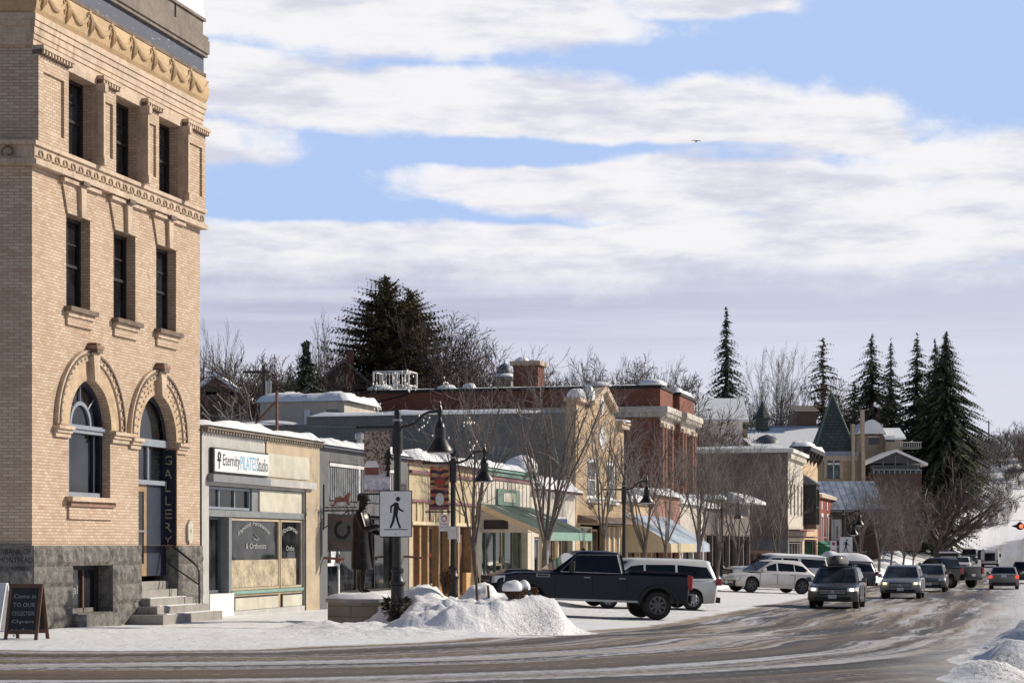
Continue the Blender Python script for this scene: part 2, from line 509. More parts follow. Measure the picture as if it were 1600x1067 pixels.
mat('bulb', (.75, .73, .66), .3, spec=.5)
# painted pictures of the two pole banners
def banner_winter(n, b):
    p = n.coord('Object'); x, y, z = n.sep(p)
    f = n.noise(p, 7, 6, .75); g = n.noise(p, 22, 4, .7)
    top = n.mix(g.ss(.46, .58), (.42, .33, .27), (.10, .05, .035))
    c = n.mix((z*1.0+f*.3).ss(3.45, 3.20), top, n.mix(f.ss(.4, .6), (.40, .40, .50), (.72, .70, .72)))
    c = n.mix((z+f*.1).ss(2.92, 2.84), c, (.16, .035, .05))
    n.link(c, b.inputs['Base Color'])
mat('banner_winter', (.4, .35, .3), .75, fn=banner_winter)
def banner_swirl(n, b):
    p = n.coord('Object')
    w = n.new('ShaderNodeTexWave'); n.link(p, w.inputs['Vector']); w.wave_type = 'RINGS'
    w.inputs['Scale'].default_value = 1.6; w.inputs['Distortion'].default_value = 7; w.inputs['Detail'].default_value = 2
    f = E(n.nt, w.outputs['Fac'])
    g = n.noise(p, 5, 3, .6)
    c = n.mix(f.ss(.3, .7), (.05, .02, .03), n.mix(g.ss(.42, .58), (.42, .07, .04), (.40, .28, .14)))
    n.link(n.mix(n.noise(p, 3.1, 2).ss(.56, .66), c, (.13, .10, .22)), b.inputs['Base Color'])
mat('banner_swirl', (.3, .15, .1), .75, fn=banner_swirl)
# ------------------------------------------------------------------ world, sun, camera
SUN = Vector((.80, .34, .475)).normalized()
sun_el = math.asin(SUN.z); sun_az = math.atan2(SUN.x, SUN.y)
def make_world():
    w = bpy.data.worlds.new('World'); sc.world = w; w.use_nodes = True
    nt = w.node_tree; nt.nodes.clear(); n = NT(nt)
    out = n.new('ShaderNodeOutputWorld'); bg = n.new('ShaderNodeBackground')
    sky = n.new('ShaderNodeTexSky'); sky.sky_type = 'NISHITA'; sky.sun_disc = False
    sky.sun_elevation = sun_el; sky.sun_rotation = sun_az
    sky.altitude = 1000; sky.air_density = 1.0; sky.dust_density = .6; sky.ozone_density = 1.5
    x, y, z = n.sep(n.coord('Generated'))
    az = x._m('ARCTAN2', y); el = z._m('ARCSINE')
    ax = az*3200+800; ey = el*-3200+852                    # cloud map measured in small angles (1/3200 rad)
    v2 = n.comb(ax/210, ey/95, 0.)
    wob = (n.noise(n.comb(ax/330, ey/140, 3.1), 1, 3, .5)-.5)*95
    fb = n.noise(v2, 1.0, 7, .60, .3)
    fine = n.noise(n.comb(ax/70, ey/46, 7.7), 1.0, 8, .66)
    yy = ey+wob
    def band(yc, up, dn, gate=None):
        d = yy-yc
        m = d.ss(-up, -up*.25)*d.ss(dn, dn*.3)
        return m if gate is None else m*gate
    b1 = band(30, 260, 105, ax.ss(1120, 900))
    b1b = band((ax-1100)*.05+25, 55, 45, ax.ss(1330, 1200)*ax.ss(850, 1000))*.8
    b2 = band((ax-900)*.07+178, 75, 85, ax.ss(1520, 1330))
    b2b = band((ax*0.0)+225, 60, 60, ax.ss(620, 330))*.8
    d3 = (yy-285)/(ax.ss(480, 1350)*.85+.42)
    b3 = d3.ss(-80, -20)*d3.ss(125, 35)*ax.ss(430, 800)
    b4 = band((ax-310)*-.03+400, 45, 90, None)
    b5 = yy.ss(395, 425)
    cov = b1.max(b1b).max(b2).max(b2b).max(b3).max(b4)
    gap = band((ax-900)*.05+243, 26, 34, ax.ss(560, 760)*ax.ss(1560, 1300))
    other = n.noise(n.comb(az*3.0, el*7, 9.), 1, 6, .6).ss(.58, .72)*.45
    infr = ax.ss(-900, -100)*ax.ss(2500, 1700)*ey.ss(-500, -120)
    cov = cov*infr+other*(infr*-1+1)
    dens = (cov*.86+(fb-.5)*1.05+(fine-.5)*.85-gap*.42).ss(.17, .70)
    dens = dens.max(b5*.97)
    # cloud tone: white tops, lavender-grey bases
    tone = (fb*.8+fine*.4-.6)*2.2
    under = n.noise(n.comb(ax/260, ey/60+.35, 2.), 1, 5, .6)
    white = n.mix((under-.5).ss(-.08, .16), (8.9, 8.85, 9.1), (6.5, 6.6, 7.6))
    str_n = n.noise(n.comb(ax/900, ey/45, 5.), 1, 5, .55)
    strat = n.mix(yy.ss(430, 650), (4.6, 4.85, 6.3), (6.9, 6.9, 7.8))
    strat = n.mix((str_n-.5).ss(-.10, .12)*.65, strat, (6.8, 7.0, 8.1))
    strat = n.mix(ax.ss(350, 1500)*.45, strat, (7.1, 7.25, 8.2))
    cc = n.mix((yy+ (fine-.5)*60).ss(398, 470), white, strat)
    blue = n.mix(infr*.95, n.mix(.25, E(nt, sky.outputs[0]), (.0, .0, .0)), (4.45, 5.95, 9.1))
    col = n.mix(dens, blue, cc)
    hsky = n.mix(z.ss(-.02, .0), (2.0, 2.0, 2.2), col)
    n.link(hsky, bg.inputs['Color']); bg.inputs['Strength'].default_value = .10
    n.link(E(nt, bg.outputs[0]), out.inputs['Surface'])
make_world()
sl = bpy.data.lights.new('sun', 'SUN'); sl.energy = 4.7; sl.angle = R(.55); sl.color = (1, .90, .76)
so = new_obj('sun', sl); so.rotation_euler = (-SUN).to_track_quat('-Z', 'Y').to_euler(); so.location = SUN*200
cam = bpy.data.cameras.new('camera'); co = new_obj('camera', cam); sc.camera = co
co.location = (0, 0, CAMZ); co.rotation_euler = (R(90), 0, 0)
cam.sensor_width = 36; cam.lens = 72; cam.clip_end = 6000; cam.clip_start = .5
cam.shift_y = (852-533.5)/1600
sc.view_settings.view_transform = 'Standard'; sc.view_settings.look = 'None'
sc.view_settings.exposure = 0.05; sc.view_settings.gamma = 1
sc.view_settings.use_curve_mapping = False
# ------------------------------------------------------------------ ground and road
def frange(a, b, d):
    n = max(1, int(round((b-a)/d))); return [a+(b-a)*i/n for i in range(n)]
SG = frange(-60, -14, 4)+frange(-14, 30, .5)+frange(30, 120, 2)+frange(120, 460, 6)+frange(460, 1500, 60)+[1500]
TG = frange(-500, -60, 20)+frange(-60, -10, 3)+frange(-10, 3, 1)+frange(3, 19, .5)+frange(19, 40, 1.5)+frange(40, 400, 30)+[400]
T_ROAD0, T_ROAD1 = 8.0, 19.0
def road_r(s, t):
    """distance outside the rounded street corner"""
    a = max(t-3.0, 0.0); b = max(-(s+1.2), 0.0)
    return math.hypot(a, b)
def hz(s, t):
    z = ground(s, t)
    near = smooth(140, 60, s)
    z += near*(.035*nz(s*.35, t*.35)+.012*nz(s*1.3, t*1.3, 3))*(1 if (t < 8.5 and s > -7) else .35)
    return z
def ground_fn(n, b):
    p = n.coord('Object'); x, y, z = n.sep(p)
    f = n.noise(p, .35, 6, .65); g = n.noise(p, 5, 6, .75); h = n.noise(n.comb(x*.5, y*1.6, z), 2.2, 6, .7)
    walk = (y*-1.0).ss(-1.0, .5)*(y*-1.0).ss(8.5, 5.5)*x.ss(160, 60)
    c = n.mix(f.ss(.3, .75), (.80, .81, .83), (.88, .88, .88))
    dirt = (h.ss(.52, .70)*g.ss(.36, .60))*walk
    c = n.mix(dirt*.62, c, (.42, .36, .30))
    n.link(c, b.inputs['Base Color'])
    fp = n.voro(p, 2.6)
    hh = n.noise(p, 2.0, 6, .65)*1.0+g*.5+n.noise(p, 30, 4, .75)*.22+fp.ss(.05, .28)*.25
    n.link(n.bump(hh, .8, .07), b.inputs['Normal'])
mat('ground_snow', (.85, .85, .86), .65, fn=ground_fn, spec=.25)
def road_fn(n, b):
    p = n.coord('Object'); x, y, z = n.sep(p); t = y*-1.0; s = x
    a = (t-3.0).max(0.0); c_ = (s*-1.0-1.2).max(0.0)
    r = (a*a+c_*c_).sqrt()                       # follows the wheel tracks round the corner
    straight = s.ss(-14, 4)
    along = n.mix(straight, n.comb(t*1.0, 0., 0.), n.comb(s*1.0, 0., 0.))
    al = n.sep(along)[0]
    q = r+ (n.noise(n.comb(s*.12, t*.12, 0.), 1, 3, .5)-.5)*1.2
    st1 = n.noise(n.comb(q*.85, al*.035, 0.), 1, 5, .62)
    st2 = n.noise(n.comb(q*3.6, al*.09, 4.), 1, 5, .66)
    st3 = n.noise(n.comb(q*11, al*.22, 8.), 1, 4, .65)
    gr = n.noise(p, 6, 6, .75); gr2 = n.noise(p, 45, 3, .7)
    snow = st1*.52+st2*.33+st3*.13+(gr-.5)*.28+gr2*.05
    m = (snow+(gr2-.5)*.10).ss(.485, .575)
    # clear wheel lanes on the left, thinner snow between
    sand = n.noise(n.comb(q*1.4, al*.05, 12.), 1, 5, .6)
    asph = n.mix(sand.ss(.36, .66), (.040, .036, .034), (.145, .112, .082))
    asph = n.mix(gr2.ss(.5, .72)*.4, asph, (.20, .15, .10))
    asph = n.mix(gr.ss(.62, .72)*.5, asph, (.035, .030, .026))
    slush = n.mix(sand.ss(.34, .68), (.66, .66, .72), (.42, .34, .25))
    c = n.mix(m*.80, asph, slush)
    # snowy shoulders, with a ragged edge
    e = r-6.05+(gr-.5)*.9+(n.noise(p, 1.1, 4, .6)-.5)*.8
    tan = e.ss(.55, .05)
    c = n.mix(tan*.75, c, (.33, .255, .18))
    c = n.mix(e.ss(.12, -.25), c, (.84, .84, .86))
    e2 = (t*-1.0)+18.0+(n.noise(p, .8, 4, .6)-.5)*1.6+(gr-.5)*.8-s.ss(10, 120)*.2
    far_r = e2.ss(1.5, -1.6)*s.ss(-16, -9)
    c = n.mix(far_r, c, n.mix(st3.ss(.4, .62)*.45, (.82, .82, .85), (.50, .46, .42)))
    farm = s.ss(165, 225)
    ft = n.noise(n.comb(t*.9, s*.02, 3.), 1, 4, .6)
    c = n.mix(farm, c, n.mix(ft.ss(.42, .66)*.6, (.42, .43, .48), (.27, .24, .21)))
    te = (s-228.0).max(0.0); te = te*te*.0034+9.0
    ed = (te-t+(n.noise(p, .5, 5, .65)-.5)*4.0).ss(-.6, .9)*s.ss(215, 236)
    c = n.mix(ed, c, (.84, .84, .86))
    n.link(c, b.inputs['Base Color'])
    wet = n.mix(m.max(tan), (.46,)*3, (.8,)*3)
    n.link(n.sep(wet)[0]+gr2*.2, b.inputs['Roughness'])
    n.link(n.bump(st3*.6+gr*1.2+m*.8+gr2*.5, .55, .03), b.inputs['Normal'])
mat('road_slush', (.2, .18, .16), .6, fn=road_fn, spec=.22)

def sheet(name, m, keep, dz, label=None):
    root = new_obj(name)
    vs = []; idx = {}
    me = bpy.data.meshes.new(name)
    fs = []
    def vid(i, j):
        k = (i, j)
        if k not in idx:
            idx[k] = len(vs); s, t = SG[i], TG[j]
            vs.append((s, -t, hz(s, t)+dz))
        return idx[k]
    for i in range(len(SG)-1):
        for j in range(len(TG)-1):
            if keep is None or keep((SG[i]+SG[i+1])/2, (TG[j]+TG[j+1])/2):
                fs.append((vid(i, j), vid(i, j+1), vid(i+1, j+1), vid(i+1, j)))
    me.from_pydata(vs, [], fs); me.materials.append(MATS[m])
    me.polygons.foreach_set('use_smooth', [True]*len(fs)); me.update()
    bpy.data.objects.remove(root)
    o = new_obj(name, me); o.location = (OX, OY, 0); o.rotation_euler = (0, 0, RZ)
    o['kind'] = 'structure'
    return o
sheet('ground', 'ground_snow', None, 0)
sheet('road', 'road_slush', lambda s, t: road_r(s, t) > 5.4 and (t < 19.5 or s < -14 or s > 228) and t > -45 and t < 45+(s > 228)*40 and s < 420 and (s < 228 or road_edge(s)-9 < t < road_edge(s)+16), .015)

# ------------------------------------------------------------------ snow heaps
def heap(name, label, x0, x1, y0, y1, H, step=.14, m='snow_heap', group=None, lump=.10):
    nx, ny = int((x1-x0)/step), int((y1-y0)/step)
    mb = MB(); vs = []; ok = []
    for i in range(nx+1):
        for j in range(ny+1):
            x, y = x0+(x1-x0)*i/nx, y0+(y1-y0)*j/ny
            s, t = ST(x, y)
            h = H(x, y)
            e = min(1, max(0, h)/.35)
            h += e*(lump*1.1*(abs(nz(x*2.6, y*2.6, 8))-.25)+lump*nz(x*1.6, y*1.6, 1)+lump*.55*nz(x*4, y*4, 2)+lump*.3*nz(x*9, y*9, 5)+lump*3.4*max(0, .42-mnoise.voronoi(Vector((x*2.3, y*2.3, 1)))[0][0])+lump*1.9*max(0, .4-mnoise.voronoi(Vector((x*5.5, y*5.5, 4)))[0][0]))
            ok.append(h > -.05); vs.append((x, y, hz(s, t)+max(h, -.06)))
    fs = []
    for i in range(nx):
        for j in range(ny):
            a = i*(ny+1)+j; q = (a, a+ny+1, a+ny+2, a+1)
            if any(ok[k] for k in q): fs.append(q)
    mb.add(vs, fs, m, True)
    o = mb.build(name, sharp=0)
    return tag(o, label, 'snow bank', group)
def bump_(x, y, cx, cy, rx, ry, h, p=2.0, rot=0):
    dx, dy = x-cx, y-cy
    c, s = math.cos(rot), math.sin(rot)
    u, v = (dx*c+dy*s)/rx, (-dx*s+dy*c)/ry
    d = math.sqrt(u*u+v*v)
    return h*math.exp(-(d**p))
def H1(x, y):
    # ploughed ridge round the corner plus the mounds over the planting bed
    h = -.07
    f = max(0, min(1, (x+1.9)/2.6))
    yc = lerp(40.3, 41.6, smooth(-1.4, 1.2, x))
    hh = lerp(.42, .74, smooth(-2.2, .4, x))*smooth(-3.0, -1.8, x)*smooth(1.2, .75, x+.10*math.sin(y*3))
    d = (y-yc)/(.62 if y < yc else 1.6)
    h = max(h, hh*math.exp(-abs(d)**3.2)-.02)
    b = bump_(x, y, -1.95, 45.2, .95, 1.2, .98, 2)
    b = max(b, bump_(x, y, -.62, 44.4, .75, 1.3, 1.0, 2.2), bump_(x, y, .15, 44.2, 1.0, 1.5, .80, 2.6), bump_(x, y, .6, 43.0, .65, 1.4, .62, 3))
    b = max(b, .60*smooth(-2.7, -1.9, x)*smooth(1.2, .6, x)*smooth(41.3, 42.4, y)*smooth(47.2, 46.0, y))
    h = max(h, b)
    h = max(h, bump_(x, y, -3.0, 40.6, 1.1, 1.1, .20), bump_(x, y, -3.9, 42.6, .8, .8, .20), bump_(x, y, -2.2, 39.0, 2.0, .8, .14))
    return h
heap('snow_bank', 'big lumpy ploughed snow bank in front of the parked dark pickup, stakes sticking out', -5.2, 3.2, 37.2, 48, H1, .09, lump=.09)
def H2(x, y):
    s, t = ST(x, y)
    h = -.07
    tc = 19.6+.8*math.sin(s*.6)
    e = smooth(18.1, 20.8, t)*smooth(27, 23, t)*smooth(-11.5, -7, s)*smooth(34, 14, s)
    h += e*(.58+.3*nz(s*.35, t*.35)+.12*nz(s, t, 4))
    h += e*.5*max(0, nz(s*.8, t*.8, 7))**.7
    h = max(h, bump_(s, t, -8.8, 18.8, .8, .5, .45), bump_(s, t, -6.3, 19.3, 1.4, .8, .66), bump_(s, t, -10.6, 18.4, .6, .4, .24), bump_(s, t, -3.0, 19.0, 1.6, .7, .5)-.03)
    return h
x0, y0 = 3.8, 23
heap('snow_bank', 'snow bank along the right road edge at the bottom right corner', 3.6, 28, 21.5, 80, H2, .22, lump=.15)
def bank_s(label, s0, s1, t0, w, h, seed=0, step=.25):
    """a ploughed bank that runs with the kerb"""
    a, b = W(s0, t0), W(s1, t0)
    def H(x, y):
        s, t = ST(x, y)
        e = smooth(s0, s0+1.2, s)*smooth(s1, s1-1.2, s)
        d = (t-t0+.25*nz(s*.5, seed))/w
        return -.07+e*h*(1+.35*nz(s*.4, seed+3.3))*math.exp(-abs(d)**3)
    return heap('snow_bank', label, min(a.x, b.x)-2.5*w, max(a.x, b.x)+2.5*w, min(a.y, b.y)-2*w, max(a.y, b.y)+2*w, H, step, lump=.12, m='snow')
# ------------------------------------------------------------------ the brick bank building on the corner
def arch_poly(cx, r, zs, zb, n=18):
    """opening with a round head: springing at zs, sill at zb"""
    pts = [(cx-r, zb), (cx+r, zb)]
    pts += [(cx+r*math.cos(math.pi*i/n), zs+r*math.sin(math.pi*i/n)) for i in range(n+1)]
    return pts
def rect_poly(a, b, c, d): return [(a, c), (b, c), (b, d), (a, d)]
def sash_window(root, x0, x1, z0, z1, y, fm='dark_frame', gm='glass_dark', rows=1, cols=1, ft=.07, meet=True, label=None, upper_cols=0, upper_rows=0):
    f = MB()
    f.box(x0, x0+ft, y-.05, y+.06, z0, z1, fm); f.box(x1-ft, x1, y-.05, y+.06, z0, z1, fm)
    f.box(x0+ft, x1-ft, y-.05, y+.06, z0, z0+ft, fm); f.box(x0+ft, x1-ft, y-.05, y+.06, z1-ft, z1, fm)
    zm = z0+(z1-z0)*.48
    if meet: f.box(x0+ft, x1-ft, y-.035, y+.05, zm-.03, zm+.03, fm)
    for i in range(1, cols):
        xx = lerp(x0, x1, i/cols); f.box(xx-.018, xx+.018, y-.02, y+.03, z0+ft, z1-ft, fm)
    for i in range(1, rows):
        zz = lerp(z0, z1, i/rows); f.box(x0+ft, x1-ft, y-.018, y+.03, zz-.018, zz+.018, fm)
    if upper_cols:
        for i in range(1, upper_cols):
            xx = lerp(x0+ft, x1-ft, i/upper_cols); f.box(xx-.015, xx+.015, y-.022, y+.03, zm+.03, z1-ft, fm)
        for i in range(1, upper_rows):
            zz = lerp(zm, z1-ft, i/upper_rows); f.box(x0+ft, x1-ft, y-.018, y+.03, zz-.015, zz+.015, fm)
    w = f.build('window', root, label)
    g = MB(); g.box(x0+ft*.6, x1-ft*.6, y+.004, y+.028, z0+ft*.6, z1-ft*.6, gm); g.build('pane', w)
    return w

BW, BTOP = 8.4, 12.1
bank = thing('brick_bank_building', 'tall three storey buff brick corner building with arched openings and stone base', 'building', 0, 0, 0)
def bank_build():
    rt = bank
    wn = [(2.02, 0.55), (4.245, .555), (6.45, .555)]
    up = [(2.0, .67), (4.22, .67), (6.44, .67)]
    holes = [rect_poly(c-w, c+w, 6.5, 8.37) for c, w in wn]
    holes += [rect_poly(c-w, c+w, 9.6, 11.22) for c, w in up]
    holes += [arch_poly(2.55, .98, 4.10, 2.66), arch_poly(5.96, 1.0, 4.02, 1.662)]
    m = MB()
    # main skin: y=0, from the plinth top to the frieze
    m.wall(rect_poly(0, BW, 1.66, BTOP), holes, 0, .30, 'buff_brick')
    # left face, parallel to the near kerb of the side street
    ux, uy = -SN, CS                        # along the left face, in local (s, y)
    L = 7.0
    m.quad((ux*L, uy*L, 1.66), (0, 0, 1.66), (0, 0, BTOP), (ux*L, uy*L, BTOP), 'buff_brick')
    m.quad((BW, 0, 0), (BW, 12, 0), (BW, 12, BTOP), (BW, 0, BTOP), 'buff_brick')
    m.quad((ux*L, uy*L, 0), (BW, 12, 0), (BW, 12, BTOP), (ux*L, uy*L, BTOP), 'buff_brick')
    m.add([(0, 0, BTOP), (BW, 0, BTOP), (BW, 12, BTOP), (ux*L, uy*L, BTOP)], [(0, 1, 2, 3)], 'buff_brick')
    # top-floor piers stand proud of the window bays, with sunk panels in their faces
    edges = [(.0, 1.3), (2.7, 3.52), (4.92, 5.74), (7.14, BW)]
    for a, b in edges:
        za, zb = 9.55, 11.25
        if b-a > .6:
            ins = .2 if b-a > 1 else .16
            m.wall(rect_poly(a, b, za, zb), [rect_poly(a+ins, b-ins, za+.25, zb-.3)], -.14, .05, 'buff_brick')
            m.quad((a+ins, -.09, za+.25), (b-ins, -.09, za+.25), (b-ins, -.09, zb-.3), (a+ins, -.09, zb-.3), 'buff_brick')
        m.quad((a, -.14, za), (a, 0, za), (a, 0, zb), (a, -.14, zb), 'buff_brick')
        m.quad((b, -.14, za), (b, 0, za), (b, 0, zb), (b, -.14, zb), 'buff_brick')
        m.quad((a, -.14, zb), (b, -.14, zb), (b, 0, zb), (a, 0, zb), 'buff_brick')
    m.build('brick_wall', rt)
    # pilaster strips on the far side of each top window, in darker stone
    for c, w in up:
        p = MB()
        p.box(c+w-.003, c+w+.07, -.26, .0, 9.60, 11.08, 'terracotta_stone')
        p.box(c+w-.04, c+w+.11, -.31, -.0, 11.081, 11.24, 'terracotta_stone')
        p.box(c+w-.03, c+w+.10, -.29, .0, 9.552, 9.72, 'terracotta_stone')
        p.build('pilaster', rt)
    # dentil blocks on top of each pier
    for a, b in edges:
        d = MB()
        d.box(a-.02, b+.04, -.26, .0, 11.34, 11.42, 'terracotta_stone'); d.box(a, b+.02, -.20, 0, 11.255, 11.338, 'brown_stone')
        n = max(3, int((b-a)/.11))
        for i in range(n):
            xx = lerp(a+.02, b-.04, i/(n-1)); d.box(xx, xx+.055, -.245, -.201, 11.26, 11.335, 'terracotta_stone')
        d.build('pier_cap', rt)
    # heads over the top windows
    for c, w in up:
        d = MB(); d.box(c-w-.02, c+w+.0, -.10, -.003, 11.225, 11.42, 'terracotta_stone'); d.build('lintel', rt)
    # moulding under the frieze
    mo = MB()
    for z0, z1, dd in ((11.42, 11.54, .045), (11.54, 11.64, .07), (11.64, 11.78, .09), (11.78, 11.90, .115), (11.90, 12.02, .14)):
        mo.prism([(-SN*L-.0, CS*L), (-SN*L-dd, CS*L-dd), (-dd*.9, -dd), (BW+dd*.6, -dd), (BW+dd*.6, .3)], z0, z1, 'terracotta_stone', axis='z')
    mo.build('moulding', rt)
    # bulging frieze with swags
    fr = MB()
    N = 60
    prof = [(.10, 12.02), (.16, 12.12), (.19, 12.25), (.19, 12.40), (.16, 12.54), (.11, 12.66)]
    for i in range(len(prof)-1):
        (d0, z0), (d1, z1) = prof[i], prof[i+1]
        for (xa, ya, xb, yb) in ((-SN*L, CS*L, 0, 0), (0, 0, BW, 0)):
            if xb == 0:
                fr.add([(xa-d0*.2, ya-d0, z0), (-d0*.9, -d0, z0), (-d1*.9, -d1, z1), (xa-d1*.2, ya-d1, z1)], [(0, 1, 2, 3)], 'terracotta_tan', False)
            else:
                fr.add([(-d0*.9, -d0, z0), (BW+d0*.5, -d0, z0), (BW+d1*.5, -d1, z1), (-d1*.9, -d1, z1)], [(0, 1, 2, 3)], 'terracotta_tan', False)
                fr.add([(BW+d0*.5, -d0, z0), (BW+d0*.5, .4, z0), (BW+d1*.5, .4, z1), (BW+d1*.5, -d1, z1)], [(0, 1, 2, 3)], 'terracotta_tan', False)
    sw = BW/8
    for k in range(8):
        a, b = k*sw+.1, (k+1)*sw+.1
        for dz, rr in ((0, .034), (.07, .026)):
            path = []
            for i in range(11):
                f = i/10; xx = lerp(a, b, f); sag = .30*math.sin(math.pi*f)
                z = 12.56-sag+dz*.6*math.sin(math.pi*f)
                path.append((xx, -.20 if 12.2 < z < 12.46 else -.175, z))
            fr.tube(path, [rr*(.5+math.sin(math.pi*i/10)) for i in range(11)], 6, 'terracotta_tan', True)
        fr.tube([(a, -.17, 12.60), (a-.01, -.22, 12.42), (a-.02, -.205, 12.22), (a-.02, -.165, 12.12)], [.03, .055, .05, .02], 6, 'terracotta_tan')
        fr.tube([(a+.10, -.17, 12.55), (a+.12, -.21, 12.38), (a+.13, -.19, 12.25)], [.02, .035, .012], 6, 'terracotta_tan')
        fr.tube([(a-.12, -.17, 12.55), (a-.14, -.21, 12.38), (a-.15, -.19, 12.25)], [.02, .035, .012], 6, 'terracotta_tan')
        fr.lathe([(.01, -.02), (.06, 0), (.05, .03), (.01, .05)], (a, -.19, 12.58), 8, 'terracotta_tan', axis='y')
    fr.build('frieze', rt, sharp=.9)
    # old painted board above, cornice, snow-covered dormer
    bd = MB()
    bd.prism([(-SN*L, CS*L), (-SN*L-.13, CS*L-.13), (-.12, -.13), (BW+.08, -.13), (BW+.08, .4)], 12.66, 12.74, 'brown_stone', axis='z')
    bd.prism([(-SN*L, CS*L), (-SN*L-.08, CS*L-.08), (-.075, -.08), (BW+.04, -.08), (BW+.04, .4)], 12.74, 13.12, 'weathered_navy', axis='z')
    bd.build('weathered_fascia', rt)
    cn = MB()
    for z0, z1, dd in ((13.12, 13.20, .16), (13.20, 13.50, .20), (13.50, 13.60, .175)):
        cn.prism([(-SN*L, CS*L), (-SN*L-dd, CS*L-dd), (-dd*.9, -dd), (BW+dd*.55, -dd), (BW+dd*.55, 1.0), (BW, 2)], z0, z1, 'cornice_brown', axis='z')
    for z0, z1, dd in ((13.60, 13.95, .10),):
        cn.prism([(-SN*L, CS*L), (-SN*L-dd, CS*L-dd), (-dd*.9, -dd), (BW-.05, -dd), (BW-.05, 1.0), (BW-.4, 2)], z0, z1, 'cornice_brown', axis='z')
    for s in (1.6, 3.3, 5.0, 6.7): cn.box(s, s+.035, -.125, -.095, 13.605, 13.94, 'dark_frame')
    cn.box(-.15, BW+.02, -.15, .2, 13.952, 14.02, 'cornice_brown')
    cn.build('cornice', rt)
    sn = MB()
    pts = []
    for i in range(13):
        a = math.pi*i/12; pts.append((BW-.02-2.9*(1-math.cos(a))/2*1.0, 14.03+.62*math.sin(a)**.7))
    sn.prism(pts, -.13, 2.0, 'snow', axis='y')
    sn.build('snow_cap', rt)
    # wave band between the floors
    wb = MB()
    poly = lambda dd: [(-SN*L, CS*L), (-SN*L-dd, CS*L-dd), (-dd*.9, -dd), (BW+dd*.6, -dd), (BW+dd*.6, .3)]
    wb.prism(poly(.10), 9.18, 9.46, 'terracotta_stone', axis='z')
    wb.prism(poly(.15), 9.46, 9.545, 'terracotta_stone', axis='z')
    wb.prism(poly(.17), 9.08, 9.18, 'terracotta_stone', axis='z')
    nW = 24
    for k in range(nW):
        c = lerp(.15, BW-.15, k/(nW-1))
        path = []
        for i in range(11):
            a = -.5+i*.55; rr = .10*(1-i*.055)
            path.append((c+rr*math.cos(a), -.112, 9.31+rr*math.sin(a)))
        path = [(c-.20, -.112, 9.25)]+path[::-1][0:0]+path
        wb.tube(path, .017, 5, 'wave_stone')
    for k in range(6):
        c = -SN*(.5+k*1.1); cy = CS*(.5+k*1.1)
        path = []
        for i in range(11):
            a = -.5+i*.55; rr = .13*(1-i*.05)
            path.append((c-.11+rr*math.cos(a)*-SN-.02, cy-.11+rr*math.cos(a)*CS, 9.32+rr*math.sin(a)))
        wb.tube(path, .02, 5, 'brown_stone')
    wb.build('wave_band', rt)
    # flared heads of the middle windows
    for c, w in wn:
        h = MB()
        h.prism([(c-w, 8.375), (c-.10, 8.375), (c-.13, 8.98), (c-w-.24, 8.98)], -.045, -.004, 'buff_brick')
        h.prism([(c+.10, 8.375), (c+w, 8.375), (c+w+.24, 8.98), (c+.13, 8.98)], -.045, -.004, 'buff_brick')
        h.box(c-w-.30, c-.13, -.12, -.004, 8.98, 9.06, 'terracotta_stone'); h.box(c+.13, c+w+.30, -.12, -.004, 8.98, 9.06, 'terracotta_stone')
        h.prism([(c-.085, 8.36), (c+.085, 8.36), (c+.125, 9.0), (c-.125, 9.0)], -.13, -.004, 'terracotta_stone')
        h.box(c-.15, c+.15, -.20, -.004, 9.0, 9.09, 'brown_stone')
        h.build('lintel', rt)
        s = MB()
        s.box(c-w-.09, c+w+.09, -.16, .0, 6.40, 6.495, 'brown_stone'); s.box(c-w-.05, c+w+.05, -.09, -.003, 6.30, 6.399, 'terracotta_stone'); s.box(c-w-.03, c+w+.03, -.05, -.003, 6.12, 6.299, 'buff_brick')
        s.build('sill', rt)
        sash_window(rt, c-w, c+w, 6.5, 8.37, .26, upper_cols=2, upper_rows=2)
    for c, w in up:
        sash_window(rt, c-w, c+w, 9.6, 11.22, .26, upper_cols=2, upper_rows=2)
    # arches
    for c, r, zs, R1, big in ((2.55, .98, 4.10, 1.52, True), (5.96, 1.0, 4.02, 1.48, False)):
        a = MB(); n = 28
        def ring(r0, r1, y0, y1, m, z=zs):
            for i in range(n):
                t0, t1 = math.pi*i/n, math.pi*(i+1)/n
                P = lambda rr, tt, y: (c+rr*math.cos(tt), y, z+rr*math.sin(tt))
                vs = [P(r0, t0, y0), P(r1, t0, y0), P(r1, t1, y0), P(r0, t1, y0), P(r0, t0, y1), P(r1, t0, y1), P(r1, t1, y1), P(r0, t1, y1)]
                a.add(vs, [(0, 1, 2, 3), (1, 5, 6, 2), (0, 3, 7, 4)], m)
            for tt in (0, math.pi):
                vs = [P(r0, tt, y0), P(r1, tt, y0), P(r1, tt, y1), P(r0, tt, y1)]; a.add(vs, [(0, 1, 2, 3)], m)
        ring(r+.003, R1-.14, -.03, 0.0, 'arch_brick')
        ring(R1-.14, R1-.02, -.07, 0.0, 'terracotta_stone')
        ring(R1-.02, R1+.03, -.11, 0.0, 'brown_stone')
        ring(R1+.03, R1+.085, -.09, 0.0, 'terracotta_stone')
        for i in range(25):
            t = math.pi*(i+.5)/25
            a.lathe([(.005, -.03), (.035, -.01), (.03, .02)], (c+(R1-.08)*math.cos(t), -.08, zs+(R1-.08)*math.sin(t)), 6, 'terracotta_stone', axis='y')
        if not big:
            for rr in (r+.14, r+.25):
                for i in range(22):
                    t = math.pi*(i+.5)/22
                    a.lathe([(.028, -.008), (.026, .0)], (c+rr*math.cos(t), -.032, zs+rr*math.sin(t)), 6, 'brown_stone', axis='y')
